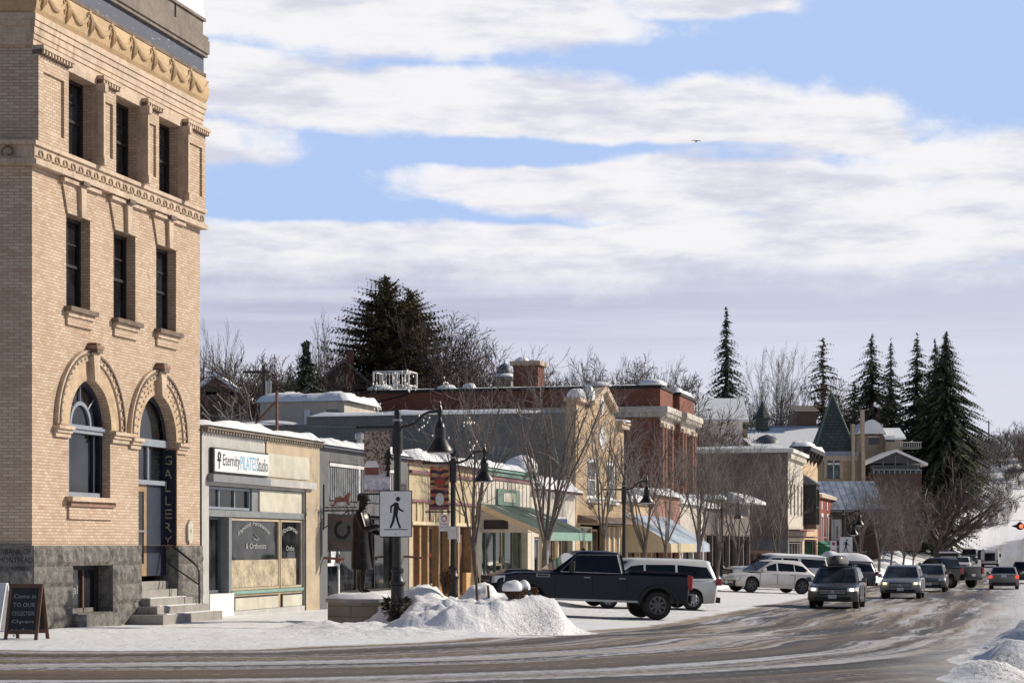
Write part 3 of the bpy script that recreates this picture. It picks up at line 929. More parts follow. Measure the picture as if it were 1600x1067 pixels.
        a.prism([(c-.09, zs+r-.03), (c+.09, zs+r-.03), (c+.16, zs+R1+.02), (c-.16, zs+R1+.02)], -.17, -.004, 'terracotta_stone')
        a.box(c-.13, c+.13, -.24, -.004, zs+R1+.02, zs+R1+.10, 'brown_stone'); a.box(c-.17, c+.17, -.25, -.004, zs+R1+.10, zs+R1+.17, 'key_stone'); a.box(c-.1, c+.1, -.2, -.004, zs+R1+.17, zs+R1+.23, 'brown_stone')
        a.build('arch', rt)
        for sgn in (-1, 1):
            im = MB(); xa, xb = sorted((c+sgn*(r+.0), c+sgn*(R1+.12)))
            if sgn > 0 and big: xb = 4.40
            if sgn < 0 and not big: xa = 4.45
            im.box(xa, xb, -.10, -.003, zs-.17, zs-.10, 'terracotta_stone'); im.box(xa-.02, xb+.02, -.15, -.003, zs-.10, zs-.03, 'terracotta_stone'); im.box(xa, xb, -.06, -.003, zs-.26, zs-.17, 'terracotta_stone')
            im.build('impost', rt)
    # sill of the arched window
    s = MB(); s.box(2.55-1.13, 2.55+1.13, -.17, 0, 2.56, 2.655, 'terracotta_stone'); s.box(2.55-1.05, 2.55+1.05, -.10, -.003, 2.46, 2.559, 'key_stone'); s.box(2.55-1.03, 2.55+1.03, -.05, -.003, 2.2, 2.459, 'buff_brick'); s.build('sill', rt)
    # arched window
    f = MB(); c, r, zs, y = 2.55, .98, 4.10, .24
    n = 20
    for r0, r1, yy, mm in ((r-.10, r-.001, y-.06, 'navy_frame'), (.42, .50, y-.04, 'bluegrey_paint')):
        for i in range(n):
            t0, t1 = math.pi*i/n, math.pi*(i+1)/n
            P = lambda rr, tt, y: (c+rr*math.cos(tt), y, zs+.05+rr*math.sin(tt)) if rr < .6 else (c+rr*math.cos(tt), y, zs+rr*math.sin(tt))
            vs = [P(r0, t0, yy), P(r1, t0, yy), P(r1, t1, yy), P(r0, t1, yy), P(r0, t0, y+.06), P(r1, t0, y+.06), P(r1, t1, y+.06), P(r0, t1, y+.06)]
            f.add(vs, [(0, 1, 2, 3), (1, 5, 6, 2), (0, 3, 7, 4)], mm)
    for k in (1, 2, 3):
        t = math.pi*k/4
        f.tube([(c+.5*math.cos(t), y-.02, zs+.05+.5*math.sin(t)), (c+.9*math.cos(t), y-.02, zs+.9*math.sin(t))], .018, 6, 'bluegrey_paint')
    f.box(c-r+.001, c-r+.10, y-.06, y+.06, 2.66, zs, 'navy_frame'); f.box(c+r-.10, c+r-.001, y-.06, y+.06, 2.66, zs, 'navy_frame')
    f.box(c-r+.10, c+r-.10, y-.12, y+.06, zs-.12, zs+.05, 'bluegrey_paint'); f.box(c-r+.06, c+r-.06, y-.16, y-.121, zs-.04, zs+.02, 'bluegrey_paint')
    f.box(c-.62, c-.56, y-.05, y+.06, 2.66, zs-.12, 'bluegrey_paint'); f.box(c+.56, c+.62, y-.05, y+.06, 2.66, zs-.12, 'navy_frame')
    f.box(c-r+.10, c+r-.10, y-.06, y+.06, 2.66, 2.76, 'bluegrey_paint')
    w = f.build('window', rt, 'arched window with a fan of glazing bars')
    g = MB(); g.prism(arch_poly(c, r-.05, zs, 2.70), y+.01, y+.03, 'glass_dark'); g.build('pane', w)
    # doorway in the second arch
    f = MB(); c, r, zs, y = 5.96, 1.0, 4.02, .27
    for i in range(n):
        t0, t1 = math.pi*i/n, math.pi*(i+1)/n
        P = lambda rr, tt, y: (c+rr*math.cos(tt), y, zs+rr*math.sin(tt))
        vs = [P(r-.12, t0, y-.05), P(r-.001, t0, y-.05), P(r-.001, t1, y-.05), P(r-.12, t1, y-.05)]
        f.add(vs, [(0, 1, 2, 3)], 'navy_frame')
    f.box(c-r+.001, c+r-.001, y-.10, y+.04, zs-.14, zs+.02, 'bluegrey_paint'); f.box(c-r+.001, c-r+.10, y-.05, y+.04, .98, zs-.14, 'navy_frame'); f.box(c+r-.10, c+r-.001, y-.05, y+.04, .98, zs-.14, 'navy_frame')
    f.box(c-r+.10, c+r-.10, y-.10, y+.04, 3.02, 3.12, 'bluegrey_paint'); f.box(c-.03, c+.03, y-.05, y+.04, 3.12, zs-.14, 'bluegrey_paint')
    w = f.build('doorway', rt)
    g = MB(); g.prism(arch_poly(c, r-.05, zs, 3.1), y+.005, y+.03, 'glass_dark'); g.build('pane', w)
    d = MB()
    d.box(c-r+.10, c-r+.22, y-.02, y+.03, .98, 3.02, 'wood_oak'); d.box(c-.16, c-.02, y-.02, y+.03, .98, 3.02, 'wood_oak'); d.box(c-r+.22, c-.16, y-.02, y+.03, 2.86, 3.02, 'wood_oak'); d.box(c-r+.22, c-.16, y-.02, y+.03, .98, 1.25, 'wood_oak')
    d.box(c-r+.22, c-.16, y+.0, y+.02, 1.25, 2.86, 'glass_dark'); d.box(c-.02, c+r-.10, y-.02, y+.03, .98, 3.02, 'navy_frame')
    d.box(c-r+.18, c-.12, y-.07, y-.03, 1.96, 2.0, 'steel')
    d.build('door', rt, 'oak framed glass door')
    # stone base
    for part in range(1):
        p = MB()
        yb = -.08
        courses = [(0, .42), (.43, .83), (.84, 1.24), (1.25, 1.66)]
        rnd = random.Random(4)
        def blocks(x0, x1, z0, z1, left=False):
            xx = x0
            while xx < x1-.05:
                w_ = min(rnd.uniform(.7, 1.25), x1-xx)
                if x1-(xx+w_) < .35: w_ = x1-xx
                yield xx, xx+w_
                xx += w_
        def rock(x0, x1, z0, z1, face):
            """rock-faced block; face(u, d, z) gives a point d out of the wall"""
            nx, nzv = max(3, int((x1-x0)/.09)), 5
            vs = []; fs = []
            for i in range(nx+1):
                for j in range(nzv+1):
                    u, z = lerp(x0, x1, i/nx), lerp(z0, z1, j/nzv)
                    ed = 1 if 0 < i < nx and 0 < j < nzv else 0
                    d = .0+ed*(.035+.06*abs(nz(u*2.4, z*2.4, 5))+.03*nz(u*7, z*7, 2))
                    vs.append(face(u, d, z))
            for i in range(nx):
                for j in range(nzv):
                    a = i*(nzv+1)+j; fs.append((a, a+nzv+1, a+nzv+2, a+1))
            p.add(vs, fs, 'granite', False)
        FR = lambda u, d, z: (u, yb-d, z)
        def LF(u, d, z): return (-.0624-SN*u-d*CS, -.08+CS*u-d*SN, z)
        for z0, z1 in courses:
            segs = [(-.08, 1.6), (3.5, 4.95)] if z0 < 1.24 else [(-.08, 4.95)]
            for a, b in segs:
                for q0, q1 in blocks(a, b, z0, z1): rock(q0+.008, q1-.008, z0, z1, FR)
            for q0, q1 in blocks(6.98, BW, z0, z1): rock(q0+.008, q1-.008, z0, z1, FR)
            for q0, q1 in blocks(0, 6.5, z0, z1):
                if z0 > .84: p.quad(LF(q0+.008, .01, z0), LF(q1-.008, .01, z0), LF(q1-.008, .01, z1), LF(q0+.008, .01, z1), 'granite')
                else: rock(q0+.008, q1-.008, z0, z1, LF)
        # backing and reveals
        p.wall(rect_poly(-.07, 4.95, -.15, 1.655), [rect_poly(1.6, 3.5, .27, 1.25)], yb+.004, .45, 'granite')
        p.box(6.97, BW-.004, yb+.004, .5, -.15, 1.655, 'granite')
        p.quad((4.95, yb, -.15), (4.95, .5, -.15), (4.95, .5, 1.655), (4.95, yb, 1.655), 'granite')
        p.quad(LF(0, -.004, -.1), LF(6.6, -.004, -.1), LF(6.6, -.004, 1.655), LF(0, -.004, 1.655), 'granite')
        p.quad((-.08, yb, 1.657), (4.95, yb, 1.657), (4.95, 0, 1.657), (-.08, 0, 1.657), 'granite')
        p.box(1.5, 3.6, -.22, .3, -.1, .25, 'granite')
        p.build('stone_base', rt)
    f = MB(); f.box(1.6, 1.72, .26, .36, .26, 1.25, 'black_trim'); f.box(3.3, 3.5, .26, .36, .26, 1.25, 'black_trim'); f.box(1.72, 3.3, .26, .36, 1.15, 1.25, 'black_trim'); f.box(2.75, 2.82, .26, .36, .26, 1.15, 'wood_dark'); f.box(1.72, 3.3, .26, .36, .26, .36, 'granite')
    w = f.build('basement_window', rt)
    g = MB(); g.box(1.70, 3.32, .315, .33, .3, 1.2, 'glass_dark'); g.text('floral', 1.95, 2.62, .66, .84, .31, 'grey_letter'); g.build('pane', w, 'shop window lettered floral')
    # entrance steps
    st = MB()
    data = [(4.26, 7.62, .885, 0, .165), (4.60, 7.5, .60, .165, .33), (4.84, 7.2, .33, .33, .50), (4.97, 6.96, .05, .50, .68), (4.97, 6.96, -.16, .68, .86)]
    for a, b, t, z0, z1 in data:
        st.box(a, b, -t, .3, z0-.06, z1, 'concrete', .012)
    st.build('entrance_steps', rt)
    sc_ = MB()
    for (a, b, t, z0, z1) in data[1:4]: sc_.box(a+.02, b-.02, -t-.22, -t-.005, z0+.001, z0+.014, 'snow')
    sc_.build('snow_on_steps', rt)
    ra = MB()
    ra.tube([(6.86, .12, 1.72), (6.86, -.02, 1.62), (6.93, -.42, 1.30), (6.93, -.56, 1.18), (6.93, -.60, 1.08), (6.93, -.60, .34)], .024, 8, 'black_iron')
    ra.tube([(6.86, .12, 1.25), (6.93, -.58, .78)], .018, 8, 'black_iron')
    ra.build('handrail', rt)
    # engraved band on the left face
    e = MB()
    for txt, xa, z0, z1 in (('BANK OF', -.5, 1.49, 1.60), ('MONTREAL', -.62, 1.32, 1.43)):
        tm = MB(); tm.text(txt, xa, .0, z0, z1, 0, 'black_trim')
        e.add([LF(-(v[0])+.06, .016, v[2]) for v in tm.V], tm.F, 'black_trim')
    e.build('engraved_lettering', rt)
def arch_fn(n, b):
    p = n.coord('Object'); f = n.noise(p, 3, 5, .7); g = n.noise(p, 30, 2, .6)
    n.link(n.mix((f*.6+g*.4).ss(.38, .62), (.36, .25, .15), (.60, .45, .30)), b.inputs['Base Color'])
    n.link(n.bump(g, .5, .01), b.inputs['Normal'])
mat('arch_brick', (.5, .37, .24), .8, fn=arch_fn)
vary('key_stone', (.27, .165, .115), .8, .35, 4, 18)
vary('wave_stone', (.40, .30, .20), .75, .25, 3, 20)
bank_build()

def gallery_sign():
    o = thing('gallery_sign', 'tall navy sign lettered GALLERY inside the arched brick doorway', 'sign', 6.95, -.2, 1.6)
    m = MB()
    # hangs on the far jamb and faces the camera's side (-s)
    x = 6.93
    m.box(x, x+.03, -.05, .37, 1.62, 3.86, 'wood_oak'); m.box(x-.012, x-.001, -.03, .35, 1.645, 3.835, 'sign_navy')
    for i, ch in enumerate('GALLERY'):
        zc = 3.60-i*.305
        w = .10 if ch not in 'L' else .07
        m.text(ch, .16+w, .16-w, zc-.105, zc+.105, x-.016, 'gold_letter', mode='yz')
    m.build('sign_board', o)
gallery_sign()
o = thing('wall_plaque', 'small cream shield shaped plaque on the stone pier right of the gallery door', 'plaque', 7.72, .05, 1.75)
m = MB(); m.prism([(7.58, 1.80), (7.66, 1.72), (7.78, 1.72), (7.86, 1.80), (7.86, 2.14), (7.80, 2.20), (7.72, 2.26), (7.64, 2.20), (7.58, 2.14)], -.06, -.003, 'panel_cream')
m.text('4', 7.69, 7.75, 1.94, 2.05, -.064, 'ink_black'); m.build('plaque_face', o)

def a_board(name, label, s, t, rot, w, h, frame, face, lines):
    p = W(s, t, hz(s, t))
    o = thing_at(name, label, 'sign', p, rot)
    for sg in (-1, 1):
        m = MB()
        d = .26
        def P(u, v, off=0): # v along the leaning panel
            return (u, sg*(d*(1-v/h))-off*sg*-1, v)
        def slab(u0, u1, v0, v1, th, mm, off=0):
            y0 = lambda v: sg*d*(1-v/h)
            vs = [(u0, y0(v0)+sg*off, v0), (u1, y0(v0)+sg*off, v0), (u1, y0(v1)+sg*off, v1), (u0, y0(v1)+sg*off, v1)]
            vs += [(a, b+sg*th, c) for a, b, c in vs]
            m.add(vs, [(0, 1, 2, 3), (4, 5, 6, 7), (0, 1, 5, 4), (1, 2, 6, 5), (2, 3, 7, 6), (3, 0, 4, 7)], mm)
        slab(-w/2, -w/2+.06, 0, h, .03, frame); slab(w/2-.06, w/2, 0, h, .03, frame)
        slab(-w/2+.06, w/2-.06, h-.07, h, .03, frame); slab(-w/2+.06, w/2-.06, .10, .17, .03, frame)
        slab(-w/2+.06, w/2-.06, .17, h-.07, .012, face, .006)
        if sg < 0:
            for k, txt in enumerate(lines):
                v = h-.22-k*.15
                tm = MB(); tm.text(txt, -w*.33, w*.33, v-.035, v+.04, 0, 'chalk')
                m.add([(a, -d*(1-c/h)-.024, c) for a, b, c in tm.V], tm.F, 'chalk')
        m.build('board_panel', o)
s, t = ST(-8.6, 36.3)
a_board('sandwich_board', 'wood framed black chalkboard sandwich board beside the brick building corner', s, t, R(-9), .62, .98, 'wood_dark', 'chalk_board', ['Come in', 'TO OUR', 'COLLECTION', 'Open', 'today'])
s, t = ST(-9.35, 36.9)
a_board('sandwich_board', 'white sandwich board cut by the left picture edge next to the chalkboard', s, t, R(-20), .6, .98, 'sign_white', 'sign_white', [])
# ------------------------------------------------------------------ the row of shops
def snow_strip(root, x0, x1, y0, y1, z, th, name='roof_snow', seed=0, dx=.3, m='snow'):
    """a rounded layer of snow lying on a flat top"""
    mb = MB(); nx = max(3, int((x1-x0)/dx)); ny = max(4, min(16, int((y1-y0)/.25)))
    vs = []; fs = []
    for i in range(nx+1):
        for j in range(ny+1):
            x, y = lerp(x0, x1, i/nx), lerp(y0, y1, j/ny)
            e = min(i, nx-i)/1.5; f = min(j, ny-j)*(y1-y0)/ny/.18
            k = min(1, max(0, e))**.5*min(1, max(0, f))**.5
            h = th*(.75+.5*nz(x*.7, y*.7, seed)+.22*nz(x*2.3, y*2.3, seed+4))*k
            vs.append((x, y, z+max(.002, h)))
    for i in range(nx):
        for j in range(ny):
            a = i*(ny+1)+j; fs.append((a, a+ny+1, a+ny+2, a+1))
    mb.add(vs, fs, m, True)
    return mb.build(name, root, sharp=1.2)
def snow_lump(mb, x, y, z, r, h, m='snow'):
    n = 18; q = MB(); q.lathe([(r, 0), (r*1.06, h*.2), (r*1.02, h*.45), (r*.88, h*.7), (r*.6, h*.9), (r*.3, h*.99), (.005, h*1.02)], (0, 0, 0), n, m)
    mb.add([(x+a*(1+.28*nz(a/r*1.2+x, b/r*1.2+y, 1)), y+b*(1+.28*nz(a/r*1.2+x, b/r*1.2+y, 6)), z+c*(1+.25*nz(a/r+x, b/r+y, 3))) for a, b, c in q.V], q.F[:-2], m, True)
def body(root, x0, x1, h, depth, holes, m, side=None, back=True, rev=.25, y=0, name='wall', zb=-1.2, top=None):
    w = MB(); side = side or m
    w.wall(top or rect_poly(x0, x1, zb, h), holes, y, rev, m)
    w.quad((x0, y, zb), (x0, y, h), (x0, depth, h), (x0, depth, zb), side)
    w.quad((x1, y, zb), (x1, depth, zb), (x1, depth, h), (x1, y, h), side)
    w.quad((x0, depth, zb), (x0, depth, h), (x1, depth, h), (x1, depth, zb), side)
    w.quad((x0, y, h-.02), (x1, y, h-.02), (x1, depth, h-.02), (x0, depth, h-.02), side)
    return w.build(name, root)
def shop_window(root, x0, x1, z0, z1, y, fm, gm='glass_shop', nx=1, nz_=1, ft=.06, name='shop_window', label=None):
    f = MB()
    f.box(x0, x0+ft, y-.05, y+.05, z0, z1, fm); f.box(x1-ft, x1, y-.05, y+.05, z0, z1, fm)
    f.box(x0+ft, x1-ft, y-.05, y+.05, z0, z0+ft, fm); f.box(x0+ft, x1-ft, y-.05, y+.05, z1-ft, z1, fm)
    for i in range(1, nx):
        c = lerp(x0, x1, i/nx); f.box(c-ft*.4, c+ft*.4, y-.04, y+.05, z0+ft, z1-ft, fm)
    for i in range(1, nz_):
        c = lerp(z0, z1, i/nz_); f.box(x0+ft, x1-ft, y-.035, y+.05, c-ft*.35, c+ft*.35, fm)
    w = f.build(name, root, label)
    g = MB(); g.box(x0+ft*.6, x1-ft*.6, y+.005, y+.03, z0+ft*.6, z1-ft*.6, gm); g.build('pane', w)
    return w
def shop_door(root, x0, x1, z0, z1, y, fm, gm='glass_shop', label=None):
    f = MB(); ft = .09
    f.box(x0, x0+ft, y-.03, y+.03, z0, z1, fm); f.box(x1-ft, x1, y-.03, y+.03, z0, z1, fm)
    f.box(x0+ft, x1-ft, y-.03, y+.03, z0, z0+.2, fm); f.box(x0+ft, x1-ft, y-.03, y+.03, z1-ft, z1, fm)
    f.box(x0+ft, x1-ft, y-.03, y+.03, (z0+z1)/2-.04, (z0+z1)/2+.04, fm)
    d = f.build('door', root, label)
    g = MB(); g.box(x0+ft*.6, x1-ft*.6, y, y+.02, z0+.15, z1-ft*.6, gm); g.build('pane', d)
    h = MB(); h.box(x1-ft-.01, x1-.03, y-.08, y-.04, (z0+z1)/2+.0, (z0+z1)/2+.28, 'steel'); h.build('handle', d)
    return d
G = lambda s: ground(s, 0)

brick('red_bright', (.30, .075, .05), (.25, .06, .04), (.2, .1, .08))
# --- two low shops under one long parapet: grey half and cream half
o = thing('low_shop_building', 'low plaster shop, grey half and cream half, directly right of the brick bank', 'building', 8.5, 0)
a, b, h = 8.52, 16.75, 4.42
body(o, a, b, h, 16, [rect_poly(8.95, 15.65, .05, 3.1)], 'plaster_grey', rev=.45, side='plaster_dark')
m = MB()
m.wall([(12.68, 3.16), (15.66, 3.16), (15.66, -.6), (b, -.6), (b, h-.01), (12.68, h-.01)], [], -.03, .03, 'plaster_cream'); m.build('cream_front', o)
m = MB(); m.box(a, b+.05, -.16, .3, h, h+.07, 'cornice_brown')
for i in range(46): xx = lerp(a+.1, b-.1, i/45); m.box(xx-.045, xx+.045, -.13, -.035, h-.075, h-.003, 'cornice_brown')
m.build('cornice', o)
snow_strip(o, a-.05, b, -.22, 3, h+.075, .26, seed=1)
m = MB(); m.box(8.85, 12.66, -.16, -.003, 3.18, 3.36, 'grey_paint'); m.box(12.664, 16.15, -.16, -.033, 3.18, 3.36, 'plaster_grey'); m.build('ledge', o)
m = MB(); m.box(12.74, 15.85, -.06, -.033, 3.42, 4.02, 'panel_cream'); m.build('blank_panel', o)
m = MB(); m.box(12.45, 15.55, .06, .16, 2.50, 3.08, 'panel_cream'); m.build('blank_panel', o)
shop_window(o, 8.96, 12.0, 2.54, 3.08, .2, 'bluegrey_paint', 'glass_dark', 3, label='three light transom window')
m = MB(); m.box(8.96, 15.64, .02, .3, 2.36, 2.52, 'grey_paint'); m.build('transom_bar', o)
w = shop_window(o, 8.97, 10.35, .52, 2.35, .32, 'slate_paint', 'glass_shop')
m = MB(); m.prism([(9.0, .56), (9.62, .56), (9.3, 1.35), (9.02, 1.35)], .29, .31, 'mint_paint'); m.build('leaning_poster', o)
m = MB(); m.box(10.34, 10.52, .05, .44, .45, 2.40, 'grey_paint'); m.box(12.0, 12.45, .1, .3, 2.50, 3.09, 'grey_paint'); m.build('mullion', o)
m = MB(); m.box(8.97, 10.5, -.02, .4, -.3, .50, 'white_paint'); m.build('stall_riser', o)
w = shop_window(o, 10.5, 13.9, .55, 2.34, .12, 'plaster_cream', 'glass_shop')
m = MB(); m.box(10.58, 13.83, .09, .115, .62, 1.30, 'kraft_paper'); m.build('paper_covering', w)
m = MB()
tm = MB(); tm.text('Inpoint Footwear', 0, 1, 0, 1, 0, 'grey_letter')
m.add([(12.2+(v[0]-.5)*2.2, .105, 1.86+.26*(1-((v[0]-.5)*2)**2)+v[2]*.17) for v in tm.V], tm.F, 'grey_letter')
m.text('& Orthotics', 11.6, 13.0, 1.58, 1.72, .105, 'grey_letter'); m.tube([(12.1, .1, 1.83), (12.35, .1, 1.80), (12.5, .1, 1.83), (12.2, .1, 1.95)], .012, 5, 'grey_letter'); m.build('window_lettering', w)
m = MB(); m.box(10.6, 11.15, .095, .113, 1.5, 2.28, 'grey_paint'); m.build('sign_reflection_panel', w) if False else None
w = shop_window(o, 13.98, 15.62, .55, 2.34, .12, 'plaster_cream', 'glass_shop')
m = MB(); m.box(14.06, 15.2, .09, .115, .62, 1.32, 'kraft_paper'); m.build('paper_covering', w)
m = MB()
tm = MB(); tm.text('Footwear', 0, 1, 0, 1, 0, 'grey_letter')
m.add([(14.8+(v[0]-.5)*1.15, .105, 1.92+.14*(1-((v[0]-.5)*2)**2)+v[2]*.15) for v in tm.V], tm.F, 'grey_letter')
m.build('window_lettering', w); m = MB(); m.text('Ortho', 14.5, 15.1, 1.52, 1.66, .105, 'grey_letter'); m.build('window_lettering', w)
m = MB()
m.box(10.5, 15.62, .02, .3, .46, .54, 'mint_paint'); m.box(10.52, 15.6, .06, .3, -.3, .455, 'tan_base')
for x0, x1 in ((10.62, 13.7), (13.95, 15.5)):
    m.box(x0, x1, .03, .058, .02, .40, 'dark_frame'); m.box(x0+.05, x1-.05, .012, .029, .06, .36, 'panel_cream')
vary('tan_base', (.36, .28, .19), .7, .2, 3, 20)
m.build('stall_riser', o)

# its sign
o = thing('studio_sign', 'white shop sign reading Eternity Pilates Studio with a black ankh', 'sign', 10.8, .06, 3.4)
m = MB(); m.box(8.98, 12.62, -.10, -.005, 3.395, 4.0, 'dark_frame'); m.box(9.02, 12.58, -.125, -.101, 3.43, 3.965, 'sign_white'); m.build('sign_board', o)
m = MB()
m.text('Eternity', 9.52, 10.62, 3.50, 3.86, -.129, 'ink_black'); m.text('PILATES', 10.66, 11.74, 3.52, 3.86, -.129, 'ink_blue'); m.text('Studio', 11.78, 12.52, 3.52, 3.86, -.129, 'ink_black')
m.box(9.255, 9.30, -.135, -.128, 3.50, 3.70, 'ink_black'); m.box(9.15, 9.40, -.135, -.128, 3.68, 3.715, 'ink_black')
m.tube([(9.277+.07*math.sin(t*.524), -.132, 3.80+.09*math.cos(t*.524)) for t in range(13)], .018, 5, 'ink_black')
m.build('lettering', o)

# --- dark grey shop
o = thing('low_shop_building', 'low dark grey plaster shop behind the bronze statue', 'building', 16.8, 0)
a, b, h = 16.8, 25.2, 4.36
body(o, a, b, h, 16, [rect_poly(17.5, 24.2, -.3, 2.55), rect_poly(17.6, 23.9, 2.9, 4.0)], 'plaster_dark', rev=.5)
m = MB(); m.box(a, b, -.14, .3, h, h+.07, 'slate_paint')
m.build('cornice', o)
snow_strip(o, a, b, -.2, 3, h+.075, .30, seed=2)
m = MB(); m.box(17.62, 23.88, .05, .1, 2.92, 3.98, 'slate_paint')
for i in range(34): xx = lerp(17.7, 23.8, i/33); m.box(xx-.06, xx+.06, .02, .049, 2.94, 3.96, 'grey_paint')
m.box(20.2, 20.35, -.02, .05, 2.92, 3.98, 'white_paint'); m.box(17.62, 23.88, -.03, .019, 3.88, 3.97, 'white_paint')
m.build('board_panel', o)
shop_door(o, 17.55, 18.75, -.1, 2.35, .1, 'white_paint', label='white framed glass door')
m = MB(); m.box(18.0, 18.4, .07, .085, 1.15, 1.5, 'sign_white'); m.build('paper_notice', o)
shop_window(o, 18.9, 24.15, .3, 2.5, .25, 'dark_frame', 'glass_shop', 3)
m = MB(); m.box(18.9, 24.15, .12, .4, -.3, .29, 'plaster_grey'); m.build('stall_riser', o)
for xx in (17.15, 24.7):
    m = MB(); m.tube([(xx, -.02, 1.32), (xx, -.35, 1.3), (xx, -.62, 1.27)], .035, 8, 'rust_stone'); m.box(xx-.05, xx+.05, -.5, -.36, 1.2, 1.31, 'rust_stone'); m.build('awning_bracket', o)
m = MB(); m.text('Sorted', 24.2, 25.0, 3.25, 3.75, -.01, 'ink_black'); m.build('wall_lettering', o)

o = thing('bracket_sign', 'grey hanging bracket sign with black horseshoe, left of the bronze statue', 'sign', 17.1, .05, 1.9)
m = MB()
x = 17.15
m.box(x-.02, x+.02, -.03, -.003, 2.1, 3.35, 'black_iron')
m.tube([(x, -.02, 2.62), (x, -1.0, 2.62)], .02, 6, 'black_iron'); m.tube([(x, -.02, 2.72), (x, -1.0, 2.72)], .012, 6, 'black_iron')
for k in range(8):
    c = -.12-k*.115
    m.tube([(x, c+.045*math.sin(t*.8), 2.67+.035*math.cos(t*.8)) for t in range(9)], .01, 5, 'black_iron')
m.tube([(x, -.05, 2.15), (x, -.3, 2.35), (x, -.7, 2.6)], .016, 6, 'black_iron')
m.prism([(-.15, 2.78), (-.30, 2.80), (-.34, 2.98), (-.48, 3.02), (-.60, 2.98), (-.72, 3.12), (-.80, 3.08), (-.74, 2.96), (-.78, 2.78), (-.72, 2.76), (-.66, 2.86), (-.40, 2.86), (-.30, 2.74)], x-.015, x+.015, 'rust_stone', axis='x')
m.build('bracket', o)
m = MB(); m.box(x-.025, x+.025, -.98, -.13, 1.50, 2.52, 'sign_grey')
for yy in (-.25, -.86): m.tube([(x, yy, 2.51), (x, yy, 2.63)], .01, 5, 'black_iron')
m.tube([(x-.035, -.555+.20*math.cos(t), 2.09+.22*math.sin(t)) for t in [math.pi*(.82+i*.0865*1.58) for i in range(13)]], .042, 6, 'ink_black')
m.text('LANSEYS', -.2, -.9, 2.34, 2.44, x-.03, 'ink_rust', mode='yz'); m.text('RESTAURANT', -.2, -.9, 1.70, 1.78, x-.03, 'ink_rust', mode='yz'); m.text('& CANTEEN', -.26, -.84, 1.58, 1.66, x-.03, 'ink_rust', mode='yz')
m.build('sign_board', o)

# --- yellow shop
o = thing('low_shop_building', 'low yellow shop with plum trim and orange timber door bays', 'building', 25.3, 0)
a, b, h = 25.3, 33.5, 4.3
body(o, a, b, h, 16, [rect_poly(25.7, 33.0, -.4, 2.3)], 'plaster_yellow', rev=.6)
m = MB(); m.box(a, b, -.10, -.003, 3.95, 4.05, 'plum_paint'); m.box(a, b, -.16, .3, h, h+.06, 'plum_paint'); m.box(a, b, -.10, -.003, 3.05, 3.13, 'plum_paint'); m.box(a, b, -.12, -.003, 2.32, 2.42, 'cream_paint')
for i in range(12): xx = lerp(a+.05, b-.05, i/11); m.box(xx-.04, xx+.04, -.05, -.003, 2.45, 3.04, 'plum_paint' if i % 3 == 0 else 'cream_paint')
m.build('trim', o)
snow_strip(o, a, b, -.3, 3, h+.065, .42, seed=5)
for xx in (25.79, 26.6, 27.5, 28.8, 30.1, 31.2, 32.9): m = MB(); m.box(xx-.09, xx+.09, .02, .4, -.4, 2.29, 'wood_oak' if xx > 26 else 'red_dark'); m.build('timber_post', o)
m = MB(); m.box(25.84, 26.51, .30, .36, -.4, 2.28, 'red_dark'); m.build('door', o, 'dark red door')
for k, (x0, x1) in enumerate(((26.7, 27.4), (27.6, 28.7), (28.9, 30.0), (30.2, 31.1))):
    w = shop_window(o, x0, x1, .35, 2.28, .25, 'wood_oak', 'glass_shop')
    if k == 1:
        m = MB(); m.text('VINO CAFE', x0+.1, x1-.1, 1.25, 1.42, .22, 'ink_red'); m.text('OPEN', x0+.2, x1-.2, .75, .9, .22, 'ink_red'); m.build('window_lettering', w)
    elif k == 0:
        m = MB(); m.text('EAT IN', x0+.1, x1-.1, 1.0, 1.2, .22, 'ink_yellow'); m.text('TAKE', x0+.1, x1-.1, .8, .95, .22, 'ink_yellow'); m.build('window_lettering', w)
m = MB(); m.box(26.7, 31.1, .2, .4, -.4, .34, 'wood_orange'); m.build('stall_riser', o)
m = MB(); m.box(31.3, 32.8, .30, .36, -.4, 2.28, 'wood_dark'); m.build('door', o)
m = MB(); m.box(31.6, 32.4, -.14, -.005, .0, .72, 'orange_board'); m.build('orange_board', o)

# --- white shop with green canopy
o = thing('low_shop_building', 'low white shop with green cornice behind the green shingle canopy', 'building', 33.55, 0)
a, b, h = 33.55, 41.75, 4.36
body(o, a, b, h, 16, [rect_poly(34.2, 41.2, -.4, 2.3)], 'plaster_white', rev=.6)
m = MB(); m.box(a, b, -.2, .3, h, h+.10, 'mint_paint'); m.box(a, b, -.12, -.003, h-.16, h-.003, 'green_paint'); m.box(a, b, -.06, -.003, h-.3, h-.161, 'plum_paint')
for i in range(14): xx = lerp(a+.2, b-.2, i/13); m.box(xx-.02, xx+.02, -.025, -.003, 2.4, 4.05, 'plaster_pale')
m.build('cornice', o)
snow_strip(o, a, b, -.26, 3, h+.105, .30, seed=8)
m = MB(); snow_lump(m, 40.4, .1, h+.12, .62, .62); m.build('roof_snow', o)
m = MB(); m.box(36.2, 39.6, -.08, -.027, 3.15, 3.75, 'green_paint'); m.box(37.0, 38.8, -.10, -.081, 3.28, 3.62, 'panel_cream'); m.text('The Shop', 37.15, 38.65, 3.36, 3.54, -.104, 'green_paint') if False else None; m.build('sign_panel', o)
shop_window(o, 34.25, 37.2, .3, 2.25, .3, 'green_paint', 'glass_shop', 2)
shop_door(o, 37.3, 38.4, -.35, 2.25, .35, 'cream_paint')
shop_window(o, 38.5, 41.15, .3, 2.25, .3, 'green_paint', 'glass_shop', 2)
m = MB(); m.box(34.25, 41.15, .15, .4, -.4, .29, 'green_paint'); m.build('stall_riser', o)
